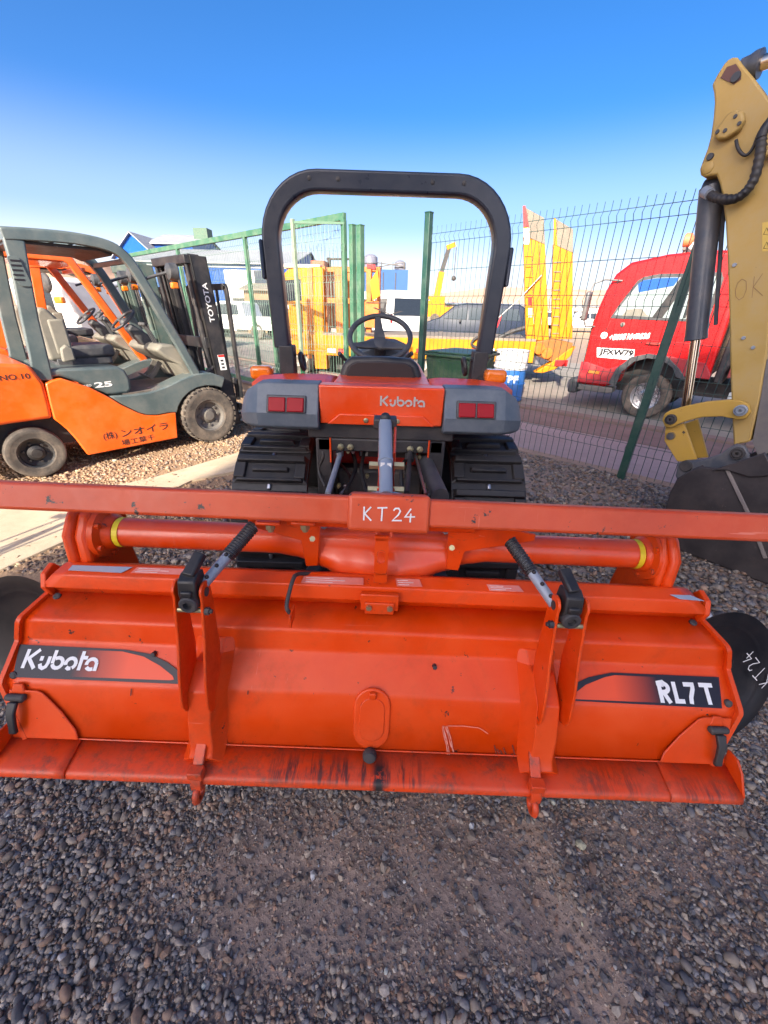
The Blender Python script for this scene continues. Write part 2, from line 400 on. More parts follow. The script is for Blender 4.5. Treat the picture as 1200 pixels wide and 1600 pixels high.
M_kerb = slabmat("brown_kerb_concrete", (0.15, 0.10, 0.085), (0.24, 0.17, 0.145))
M_road = slabmat("worn_asphalt", (0.18, 0.16, 0.14), (0.30, 0.27, 0.23))
strip("sidewalk", 4.72, 6.0, 0.0, M_pave)
strip("verge", 6.0, 6.82, 0.012, M_kerb)
strip("kerb", 6.82, 7.02, 0.055, M_kerb, bevel=0.012)
strip("road", 7.02, 15.5, -0.04, M_road, a0=-20, a1=160)
# a pale concrete slab by the forklift
m = MB()
sl_p = [pz_(-260, 965), pz_(0, 893), pz_(112, 843), pz_(200, 800), pz_(300, 752), pz_(470, 716), pz_(478, 690), pz_(400, 700), pz_(240, 748), pz_(100, 776), pz_(0, 796), pz_(-300, 850)]
m.prism([Vector((p.x, p.y, -0.05)) for p in sl_p], (0, 0, 0.062))
slab = m.build("path", slabmat("pale_path_concrete", (0.38, 0.30, 0.20), (0.54, 0.44, 0.31))); slab["kind"] = "structure"

# ------------------------------------------------------------------ loose stones
def ico(sub):
    bm = bmesh.new(); bmesh.ops.create_icosphere(bm, subdivisions=sub, radius=1.0)
    v = np.array([x.co[:] for x in bm.verts]); f = np.array([[y.index for y in x.verts] for x in bm.faces]); bm.free(); return v, f
PALETTE = np.array([(.060, .064, .075), (.09, .092, .10), (.045, .05, .062), (.13, .12, .115), (.12, .085, .065), (.17, .15, .13), (.075, .066, .06), (.10, .105, .12), (.20, .185, .17), (.15, .10, .075)])
def stones(name, pts, size, sub, gain=1.0, tint=(1.10, 1.0, 0.88), sink=0.25, pal=PALETTE, flat=False):
    v, f = ico(sub); n = len(pts); k = len(v)
    ax = rng.normal(size=(n, 3)); q, _ = np.linalg.qr(rng.normal(size=(n, 3, 3)))
    sc = size[:, None] * np.stack([rng.uniform(0.8, 1.35, n), rng.uniform(0.6, 1.0, n), rng.uniform(0.45, 0.75, n)], -1)
    lump = 1 + rng.normal(0, 0.07 if sub > 1 else 0.20, (n, k, 1))
    if sub > 1:                                         # knock flats off so that the stones are not all eggs
        for _ in range(3):
            dn = rng.normal(size=(n, 1, 3)); dn /= np.linalg.norm(dn, axis=2, keepdims=True); dd = (v[None] * dn).sum(-1, keepdims=True); cut = rng.uniform(0.45, 0.95, (n, 1, 1)); lump = np.where(dd > cut, lump * cut / np.maximum(dd, .1), lump)
    P = (v[None] * lump) * sc[:, None, :]
    a = rng.uniform(0, 2 * np.pi, n); tilt = rng.normal(0, 0.3, (n, 2))
    ca, sa = np.cos(a), np.sin(a); cx, sx = np.cos(tilt[:, 0]), np.sin(tilt[:, 0]); cy, sy = np.cos(tilt[:, 1]), np.sin(tilt[:, 1])
    z0 = np.zeros(n); o1 = np.ones(n)
    Rz = np.stack([np.stack([ca, -sa, z0], -1), np.stack([sa, ca, z0], -1), np.stack([z0, z0, o1], -1)], 1)
    Rx = np.stack([np.stack([o1, z0, z0], -1), np.stack([z0, cx, -sx], -1), np.stack([z0, sx, cx], -1)], 1)
    Ry = np.stack([np.stack([cy, z0, sy], -1), np.stack([z0, o1, z0], -1), np.stack([-sy, z0, cy], -1)], 1)
    P = np.einsum('nij,nkj->nki', Rz @ Rx @ Ry, P)
    C = np.stack([pts[:, 0], pts[:, 1], ground_z(pts[:, 0], pts[:, 1]) + sc[:, 2] * (1 - 2 * sink) + pts[:, 2]], -1)
    P = (P + C[:, None]).reshape(-1, 3); Fc = (f[None] + (np.arange(n) * k)[:, None, None]).reshape(-1, 3)
    me = bpy.data.meshes.new(name); me.vertices.add(len(P)); me.vertices.foreach_set("co", P.astype(np.float32).ravel())
    me.loops.add(Fc.size); me.loops.foreach_set("vertex_index", Fc.astype(np.int32).ravel())
    me.polygons.add(len(Fc)); me.polygons.foreach_set("loop_start", np.arange(0, Fc.size, 3, dtype=np.int32))
    me.polygons.foreach_set("use_smooth", np.full(len(Fc), not flat)); me.update(calc_edges=True)
    col = pal[rng.integers(0, len(pal), n)] * rng.uniform(0.75, 1.3, (n, 1)) * gain * np.array(tint)
    bright = rng.random(n) > 0.985; col[bright] *= 2.2
    at = me.color_attributes.new("tone", 'FLOAT_COLOR', 'POINT')
    at.data.foreach_set("color", np.repeat(np.concatenate([np.clip(col, 0, 0.6), np.ones((n, 1))], -1), k, 0).astype(np.float32).ravel())
    if "pebble_stone" not in MATS:
        t = NT("pebble_stone"); a_ = t.n("ShaderNodeAttribute", attribute_name="tone")
        c = t.mix(t.ramp(t.noise(160, 6, 0.7), (0.35, 0), (0.7, 1)), a_.outputs["Color"], t.mix(0.45, a_.outputs["Color"], (0.17, 0.13, 0.105)))
        t.set(Base_Color=c, Roughness=0.62, Specular_IOR_Level=0.4); t.bump(t.noise(300, 3, 0.6), 0.25, 0.003); MATS["pebble_stone"] = t.mat
    me.materials.append(MATS["pebble_stone"])
    o = bpy.data.objects.new(name, me); COL.objects.link(o); o["kind"] = "stuff"; return o
def blob(x, y, u, v, ru, rv):
    c = pz_(u, v); e = pz_(u + ru, v); g = pz_(u, v + rv); rx = (e - c).length; ry = (g - c).length
    return np.exp(-(((x - c.x) / rx) ** 2 + ((y - c.y) / ry) ** 2))
def scatter(x0, x1, y0, y1, n): return rng.uniform(x0, x1, n), rng.uniform(y0, y1, n)
# near: thick on the left and along the bottom edge, thin on the bare earth in the middle and right
x, y = scatter(-1.75, 1.75, 0.12, 1.35, 100000)
wx = x + 0.07 * vnoise(x, y, 4, 21) + 0.03 * vnoise(x, y, 13, 22); wy = y + 0.07 * vnoise(x, y, 4, 23) + 0.03 * vnoise(x, y, 13, 24)
bare = np.clip(1.1 * blob(wx, wy, 430, 1390, 150, 130) + 0.9 * blob(wx, wy, 560, 1290, 190, 80) + 0.85 * blob(wx, wy, 740, 1380, 150, 120) + 0.8 * blob(wx, wy, 930, 1530, 90, 120) + 0.55 * blob(wx, wy, 1060, 1330, 120, 110) + 0.4 * blob(wx, wy, 640, 1500, 150, 60), 0, 1)
keep = rng.random(len(x)) < np.clip(1.0 - 1.15 * bare + 0.30 * vnoise(x, y, 6, 8) + 0.2 * vnoise(x, y, 17, 9) - 0.16 - 0.25 * (x > 0.15), 0.05, 1)
x, y, bare = x[keep], y[keep], bare[keep]
size = np.exp(rng.normal(math.log(0.0050), 0.46, len(x))) * (1 - 0.35 * np.clip(bare * 1.4, 0, 1)); size = np.clip(size, 0.0022, 0.019)
stones("gravel", np.stack([x, y, rng.uniform(0, 0.010, len(x)) * (1 - np.clip(bare * 2, 0, 1))], -1), size, 2, gain=1.95)
x, y = scatter(-1.7, 1.75, 0.15, 1.5, 16000)
b2_ = np.clip(blob(x, y, 430, 1390, 150, 130) + .8 * blob(x, y, 740, 1380, 150, 120), 0, 1); kp_ = rng.random(len(x)) > .6 * b2_
x, y = x[kp_], y[kp_]
stones("gravel", np.stack([x, y, rng.uniform(0, .006, len(x))], -1), np.clip(np.exp(rng.normal(math.log(0.0056), 0.4, len(x))), .003, .016), 1, gain=2.0, flat=True)
# fine grit on the earth
x, y = scatter(-1.6, 1.7, 0.15, 1.5, 90000)
b3_ = np.clip(blob(x, y, 430, 1390, 150, 130) + .9 * blob(x, y, 740, 1380, 170, 120) + .8 * blob(x, y, 930, 1530, 90, 120), 0, 1); k3_ = rng.random(len(x)) > .7 * b3_; x, y = x[k3_], y[k3_]
stones("grit", np.stack([x, y, np.zeros(len(x))], -1), np.exp(rng.normal(math.log(0.0026), 0.40, len(x))), 1, gain=2.1, tint=(1.2, 1.0, 0.86), sink=0.3, flat=True)
# under and behind the machine, out to the fence
x, y = scatter(-2.2, 4.2, 1.2, 5.6, 60000)
bb = x * BV.x + y * BV.y
keep = (bb < 4.66) & (x > -1.7 + 0.12 * (y - 2)) & (rng.random(len(x)) < np.clip(0.62 + 0.6 * vnoise(x, y, 1.7, 4) + 0.25 * (x > 1.6), 0.06, 1))
x, y = x[keep], y[keep]
stones("gravel", np.stack([x, y, rng.uniform(0, 0.012, len(x))], -1), np.clip(np.exp(rng.normal(math.log(0.013), 0.35, len(x))), 0.006, 0.035), 1, gain=1.55)
# the sunlit gravel round the forklifts
x, y = scatter(-6.5, -0.2, 2.0, 8.0, 52000)
bb = x * BV.x + y * BV.y
keep = (bb < 4.6) & (x < -1.1 + 0.30 * (y - 3.2)) & (rng.random(len(x)) < np.clip(0.7 + 0.6 * vnoise(x, y, 1.4, 6), 0.1, 1))
x, y = x[keep], y[keep]
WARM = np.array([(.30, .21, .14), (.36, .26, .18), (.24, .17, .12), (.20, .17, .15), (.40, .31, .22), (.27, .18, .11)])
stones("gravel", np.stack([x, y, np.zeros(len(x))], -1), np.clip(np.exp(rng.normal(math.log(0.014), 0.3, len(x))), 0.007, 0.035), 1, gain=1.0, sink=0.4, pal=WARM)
# ------------------------------------------------------------------ rotary tiller
X0 = -0.03
TL = (X0, 0.80, 0.0); TR = (0, R_(1.25), R_(-0.15))
tiller = thing("rotary_tiller", "wide orange rotary tiller with a long crossbar, mounted behind the tractor and nearest of all", "rotary tiller", TL, TR)
TM = mat_of(TL, TR); TI = TM.inverted()
SHIFT = Vector((0, 0.80, 0))
def W2N(p): return TI @ Vector(p) + SHIFT              # world -> nominal tiller coordinates (x from the middle, y and z as in the world)
def tp(u, v, Y):                                        # pixel -> nominal point whose nominal y is Y
    a = W2N(py_(u, v, Y)); return a
def TB(): return MB(off=SHIFT)
# profile of the rear cover in (y, z); rounded at the bends
def round_prof(P, r, k=5):
    out = []
    for i, p in enumerate(P):
        p = Vector(p)
        if i in (0, len(P) - 1) or r[i] == 0: out.append(p); continue
        a = Vector(P[i - 1]); b = Vector(P[i + 1]); da = (a - p).normalized(); db = (b - p).normalized()
        q0 = p + da * r[i]; q1 = p + db * r[i]
        for j in range(k + 1):
            s = j / k; out.append(q0 * (1 - s) ** 2 + p * 2 * s * (1 - s) + q1 * s * s)
    return out
PR = [(.885, .762), (.79, .737), (.781, .673), (.70, .610), (.645, .469)]
PRr = round_prof(PR, [0, .010, .008, .008, .0])
LIP = round_prof([(.645, .469), (.568, .450), (.563, .430), (.59, .423)], [0, .010, .008, 0])
def prof_at(P, s):
    L = [0]
    for a, b in zip(P, P[1:]): L.append(L[-1] + (Vector(b) - Vector(a)).length)
    s = s * L[-1]
    for i in range(len(P) - 1):
        if s <= L[i + 1] + 1e-9:
            t = (s - L[i]) / (L[i + 1] - L[i]); return Vector(P[i]).lerp(Vector(P[i + 1]), t)
    return Vector(P[-1])
def half_w(y, z):                                       # half width of the cover by height: narrow at the top, cut back at the bottom corners
    pts = [(.80, .895), (.775, .90), (.74, .935), (.70, .955), (.62, .955), (.56, .955), (.50, .915), (.40, .86)]
    for (z0, w0), (z1, w1) in zip(pts, pts[1:]):
        if z <= z0 and z >= z1: return w0 + (w1 - w0) * (z0 - z) / (z0 - z1)
    return pts[0][1] if z > .8 else pts[-1][1]
# wear: smears on the lip live in its own paint
t = NT("tiller_worn_paint"); Pn = t.obj()
sep = t.n("ShaderNodeSeparateXYZ"); t.l(Pn, sep.inputs[0])
base = t.mix(t.ramp(t.noise(3, 6, 0.6), (0.35, 0), (0.65, 1)), (0.64, 0.050, 0.003), (0.76, 0.066, 0.005))
st = t.noise(1.0, 6, 0.75, t.scaled(75, 9, 6)); bl = t.noise(7, 7, 0.75)
def band(lo, hi, soft=0.05):
    return t.math('MULTIPLY', t.ramp(t.math('ADD', sep.outputs[0], 1.0), ((lo + 1 - soft) / 2, 0), ((lo + 1) / 2, 1)) if False else t.math('SMOOTH_MIN', 1, 1), 1)
def xwin(lo, hi, soft=0.04):
    a = t.math('MULTIPLY', t.math('SUBTRACT', sep.outputs[0], lo), 1 / soft); b = t.math('MULTIPLY', t.math('SUBTRACT', hi, sep.outputs[0]), 1 / soft)
    m = t.math('MINIMUM', a, b); c = t.n("ShaderNodeClamp"); t.l(m, c.inputs[0]); return c.outputs[0]
zwin = t.n("ShaderNodeClamp"); t.l(t.math('MULTIPLY', t.math('SUBTRACT', 0.468, sep.outputs[2]), 120), zwin.inputs[0])
zlow = t.n("ShaderNodeClamp"); t.l(t.math('MULTIPLY', t.math('SUBTRACT', sep.outputs[2], 0.440), 90), zlow.inputs[0])
smear = t.math('MULTIPLY', t.math('MULTIPLY', t.ramp(st, (0.47, 0), (0.58, 1)), t.math('MULTIPLY', zwin.outputs[0], zlow.outputs[0])),
               t.math('MAXIMUM', t.math('MULTIPLY', xwin(-0.27, 0.15), 0.85), t.math('MAXIMUM', t.math('MULTIPLY', xwin(0.52, 0.70), 0.5), t.math('MULTIPLY', xwin(0.76, 0.93), 0.6))))
spot = t.math('MULTIPLY', t.ramp(t.noise(38, 4, 0.7), (0.40, 0), (0.47, 1)), t.math('MULTIPLY', xwin(-0.002, 0.05, 0.02), t.math('MULTIPLY', zwin.outputs[0], 1)))
c = t.mix(t.math('MULTIPLY', t.ramp(bl, (0.45, 0), (0.75, 1)), 0.30), base, (0.58, 0.16, 0.10))
c = t.mix(t.math('MULTIPLY', t.ramp(t.noise(30, 7, 0.75), (0.60, 0), (0.70, 1)), 0.35), c, (0.30, 0.07, 0.03))
c = t.mix(smear, c, (0.035, 0.022, 0.02)); c = t.mix(spot, c, (0.02, 0.015, 0.014))
c = t.mix(t.ramp(t.noise(26, 6, 0.75), (0.69, 0), (0.70, 1)), c, (0.05, 0.03, 0.025))
gr_ = t.math('MULTIPLY', t.ramp(t.noise(11, 9, 0.75), (0.44, 0), (0.60, 1)), t.ramp(t.noise(60, 6, 0.75), (0.4, 0), (0.65, 1))); c = t.mix(t.math('MULTIPLY', gr_, 0.8), c, (0.13, 0.055, 0.035))
bv = t.n("ShaderNodeBevel", samples=4); bv.inputs["Radius"].default_value = 0.006
ge = t.n("ShaderNodeNewGeometry"); vm = t.n("ShaderNodeVectorMath", operation='DOT_PRODUCT'); t.l(bv.outputs[0], vm.inputs[0]); t.l(ge.outputs["Normal"], vm.inputs[1])
c = t.mix(t.math('MULTIPLY', t.ramp(vm.outputs["Value"], (0.86, 1), (0.985, 0)), t.ramp(t.noise(30, 6, 0.75), (0.48, 0), (0.56, 1))), c, (0.09, 0.045, 0.03))
t.set(Base_Color=c, Roughness=t.math('ADD', t.math('MULTIPLY', bl, 0.3), 0.30), Specular_IOR_Level=0.5); t.bump(t.noise(60, 4, 0.6), 0.05, 0.003)
M_worn = t.mat

# rear cover sheet with its folded end flanges
m = TB(); NX = 48; rows = []
for p in PRr:
    w = half_w(*p); rows.append([(w * (2 * i / NX - 1), p.x, p.y) for i in range(NX + 1)])
m.sheet(rows)
cover = m.build("rear_cover", M_till, tiller, recalc=True, solid=0.006, smooth=24)
for sx in (-1, 1):                                      # raised edge flange along the ends
    m = TB(); P = [(sx * (half_w(*p) - 0.004), p.x - 0.004, p.y + 0.002) for p in PRr]
    m.sweep(P, RECT(0.014, 0.012), up=(1, 0, 0)); m.build("end_flange", M_till, cover, bevel=0.003)
# lip
m = TB(); rows = []
for p in LIP: rows.append([((0.90 if abs(i) else 0) * (2 * i / NX - 1) if False else 0.915 * (2 * i / NX - 1), p.x, p.y) for i in range(NX + 1)])
m.sheet(rows); lip = m.build("lip", M_worn, tiller, solid=0.006, smooth=60)
m = TB(); m.tube([(-0.93, .642, .473), (0.0, .642, .473), (0.93, .642, .473)], 0.0022, 6); m.build("weld_seam", M_till, lip)
# top band (front board) above the cover: top face, front face, rolled lower edge
BP = round_prof([(.935, .825), (.905, .842), (.865, .829), (.856, .789), (.874, .785), (.879, .752)], [0, .006, .005, .004, .004, 0])
m = TB(); rows = []
for p in BP:
    f = max(0.0, min(1.0, (0.842 - p.y) / 0.05)); w = 0.865 + 0.05 * f if p.x < .9 else 0.865
    rows.append([(w * (2 * i / NX - 1), p.x, p.y) for i in range(NX + 1)])
m.sheet(rows)
board = m.build("top_board", M_till, tiller, solid=0.004, smooth=24)
for sx in (-1, 1):
    m = TB(); m.yz([(.93, .80), (.905, .838), (.868, .826), (.853, .79), (.872, .735), (.93, .735)], sx * .90, sx * .915)
    m.build("end_plate", M_till, board, bevel=0.003)
# hidden front hood that the sheets close over
m = TB()
hp = [(.93, .80), (.965, .765), (1.0, .70), (1.03, .58), (1.03, .48)]
rows = [[(-0.88 + 1.76 * i / 4, y, z) for i in range(5)] for y, z in hp]; m.sheet(rows)
m.build("front_hood", M_till, tiller, solid=0.006)
for sx in (-1, 1):
    m = TB(); m.yz([(.93, .79), (.965, .755), (1.0, .69), (1.03, .50), (.98, .33), (.80, .33), (.70, .45), (.79, .66), (.87, .74)], sx * .86, sx * .872); m.build("side_plate", M_till, tiller)
m = TB(); m.cyl((-.85, .90, .50), (.85, .90, .50), .035, n=14)
for k in range(16):
    x = -.8 + k * 1.6 / 15
    for q in (0, 1):
        a = k * 0.9 + q * math.pi
        P = [(x, .90 + math.cos(a + s * .5) * (.03 + s * .19), .50 + math.sin(a + s * .5) * (.03 + s * .19)) for s in (0, .4, .75, 1)]
        m.tube(P, [.012, .011, .009, .006], 6)
m.build("tine_rotor", M_dark, tiller)

# crossbar, turned a little towards the sky
def cross(name, xa, xb, h, d, y, z, mat, tilt=20, bev=0.006, parent=tiller):
    m = TB(); rot = Matrix.Rotation(R_(-tilt), 3, 'X')
    m.box(((xa + xb) / 2, y, z), (xb - xa, d, h), rot); return m.build(name, mat, parent, bevel=bev, seg=3)
bar = cross("crossbar", -1.32, 1.30, .066, .05, .855, 1.068, M_bar, 20, .008)
tb = W2N(py_(608, 798, .82)); 
slv = cross("sleeve", tb.x - .097, tb.x + .097, .090, .066, .852, 1.066, M_bar, 20, .010, bar)
rotb = Matrix.Rotation(R_(-20), 3, 'X'); ub = rotb @ Vector((0, 0, 1)); nb = rotb @ Vector((0, -1, 0))
m = TB()
KT = [[(0, 0), (0, 1)], [(.55, 1), (.05, .5), (.6, 0)], [(1.05, .95), (1.85, 1.0)], [(1.45, .98), (1.42, 0)],
      [(2.35, .8), (2.5, .97), (2.75, .98), (2.9, .8), (2.75, .5), (2.3, .08), (3.05, .1)], [(3.75, 1.0), (3.3, .38), (4.1, .42)], [(3.75, .65), (3.72, 0)]]
o = Vector((tb.x - .058, .852, 1.066)) + nb * .0335 - ub * .017
m.strokes([[(a * .029, b * .032) for a, b in l] for l in KT], o, (1, 0, 0), ub, .0036, .0012)
m.build("chalk_writing", M_chalk, slv)
# pipe and gussets under the bar
g0 = tp(385, 826, .88); g1 = tp(835, 846, .88)
m = TB(); m.cyl((-.24, .905, 1.02), (.24, .905, 1.02), .028, n=18); m.build("cross_pipe", M_till, tiller, smooth=50)
for u0, u1, u2, sx in ((388, 470, 478, -1), (835, 727, 716, 1)):
    m = TB(); a = tp(u0, 822 if sx < 0 else 846, .895); b = tp(u1, 845 if sx < 0 else 862, .915); c_ = tp(u2, 885 if sx < 0 else 892, .94)
    e = Vector((c_.x - sx * .035, c_.y, c_.z + .004)); top = Vector((b.x - sx * .05, .905, 1.035)); ta = Vector((a.x, a.y, a.z + .02))
    m.prism([ta, a, b, c_, e, Vector((b.x - sx * .05, .93, .97)), top], (0, .008, 0)); gs = m.build("gusset", M_till, tiller, bevel=.002)
    m = TB(); m.cyl(tp(u2 - sx * 10, (842 if sx < 0 else 856), .90), tp(u2 - sx * 10, (842 if sx < 0 else 856), .885), .008, n=6); m.build("bolt", M_zinc, gs)
    # weld pads under the bar, carrying bolts
for u in (420, 475):
    p = tp(u, 821, .862)
    m = TB(); m.box(p + Vector((0, .015, .008)), (.062, .05, .010)); pad = m.build("pad", M_till, tiller, bevel=.004)
    m = TB(); m.cyl(p + Vector((0, .012, .004)), p + Vector((0, .012, -.016)), .013, n=6); m.cyl(p + Vector((0, .012, -.016)), p + Vector((0, .012, -.024)), .008, n=10); m.build("bolt", M_zinc, pad, bevel=.0015)
# centre strap with its hole
sa = tp(597, 838, .855); sb = tp(594, 908, .868)
hw = .0175; m = TB()
def strap_ring():
    d = (sb - sa); L = d.length; d.normalize(); out = []
    outer = [(-hw, 0), (hw, 0), (hw, L), (-hw, L)]; c0 = L * .42; r = .0095; hl = .012
    hole = arc(0, c0 - hl, r, 180, 360, 6) + arc(0, c0 + hl, r, 0, 180, 6)
    return outer, hole, d, L
outer, hole, dS, LS = strap_ring(); side = Vector((1, 0, 0)); nS = side.cross(dS).normalized()
pt = lambda a, b, n: sa + side * a + dS * b + nS * n
nh = len(hole); OB = []
for hx, hy in hole:                                     # project the hole's points to the outline
    if abs(hx) / hw > 2: pass
    vx, vy = hx, hy - LS * .42; 
    k = min(hw / abs(vx) if abs(vx) > 1e-6 else 9e9, (LS * .40) / abs(vy) if abs(vy) > 1e-6 else 9e9)
    OB.append((vx * k, LS * .42 + vy * k))
for n0 in (0.0, -.006):
    b0 = len(m.v); m.v += [pt(a, b, n0) for a, b in hole] + [pt(a, b, n0) for a, b in OB]
    for i in range(nh): j = (i + 1) % nh; m.f.append([b0 + i, b0 + j, b0 + nh + j, b0 + nh + i]); m.m.append(0)
for i in range(nh): j = (i + 1) % nh; m.f.append([i, j, 2 * nh + j, 2 * nh + i]); m.m.append(0)
m.box(pt(0, LS * .90, -.003), (2 * hw, .006, LS * .22), Matrix((side, nS, dS)).transposed()); m.box(pt(0, LS * .02, -.003), (2 * hw, .006, LS * .10), Matrix((side, nS, dS)).transposed())
m.build("centre_strap", M_till, tiller)
# main tube with gear housing, bands and flanges
ty, tz = 1.0, .888
m = TB(); prof = [(-.80, .043), (-.30, .043), (-.24, .052), (-.17, .080), (-.09, .125), (-.03, .145), (.05, .145), (.11, .125), (.19, .080), (.26, .052), (.32, .043), (.80, .043)]
xs = []; 
for (x0, r0), (x1, r1) in zip(prof, prof[1:]):
    for j in range(4): s = j / 4; s2 = s * s * (3 - 2 * s); xs.append((x0 + (x1 - x0) * s, r0 + (r1 - r0) * s2))
xs.append(prof[-1])
secs = []
for x, r in xs:
    ring = []
    for i in range(28):
        a = 2 * math.pi * i / 28; up = math.sin(a)
        rr = .043 + (r - .043) * (max(0, -up) ** .7 * 0.9 + 0.1); ring.append(Vector((x, ty + math.cos(a) * rr * .95, tz + up * rr)))
    secs.append(ring)
m.loft(secs); tube_ = m.build("main_tube", M_trac, tiller, smooth=50)
for sx in (-1, 1):
    m = TB(); m.lathe((sx * .752 - .008, ty, tz), (1, 0, 0), [(.0436, 0), (.0436, .016)], 28, cap=False); m.build("band", M_yband, tube_, smooth=50)
    m = TB(); kf = 1.0 if sx < 0 else .55; m.lathe((sx * .762, ty, tz), (sx, 0, 0), [(.0445, 0), (.052, .012 * kf), (.054, .022 * kf), (.074, .030 * kf), (.076, .044 * kf), (.073, .048 * kf)], 32)
    for k in range(6):
        a = k * math.pi / 3 + .3; m.cyl((sx * (.762 + .018 * kf), ty + .064 * math.cos(a), tz + .064 * math.sin(a)), (sx * (.762 + .036 * kf), ty + .064 * math.cos(a), tz + .064 * math.sin(a)), .008, n=6)
    m.build("flange", M_till, tiller, smooth=40)
    m = TB()
    c1 = [(ty - .085, .70), (ty - .085, .80), (ty - .075, .91), (ty - .035, .965), (ty + .04, .965), (ty + .08, .91), (ty + .11, .72), (ty + .11, .60), (ty - .08, .60)]
    m.yz(c1, sx * (.806 if sx < 0 else .786), sx * (.842 if sx < 0 else .806)); case = m.build("gear_case", M_till, tiller, bevel=.012, seg=3)
    m = TB(); m.yz([(ty + (y - ty) * 1.10, z + .006) for y, z in c1], sx * (.8415 if sx < 0 else .8055), sx * (.872 if sx < 0 else .838)); m.build("case_cover", M_till, case, bevel=.02, seg=3)
# mast plates and top link end
for u in (592, 615):
    m = TB(); a = tp(u + 3, 662, 1.30); b = tp(u - 1, 775, 1.0); 
    m.sweep([a, a.lerp(b, .5), b, b + Vector((0, -.06, -.10))], RECT(.008, .03), up=(0, 1, .6)); mp = m.build("mast_plate", M_trac, tiller, bevel=.003)
    for f in (.62, .93):
        p = a.lerp(b, f); sg = -1 if u < 600 else 1
        m = TB(); m.cyl(p, p + Vector((sg * .03, 0, 0)), .012, n=6); m.build("bolt", M_zinc, mp)
m = TB(); m.tube([tp(604, 773 + 3 * math.cos(x), .99) + Vector((x * .18, 0, 0)) + Vector((0, 0, -.10 * x * x)) for x in [i / 8 - 1 for i in range(17)]], .016, 10); m.build("shaft_guard", M_grey, tiller, smooth=60)

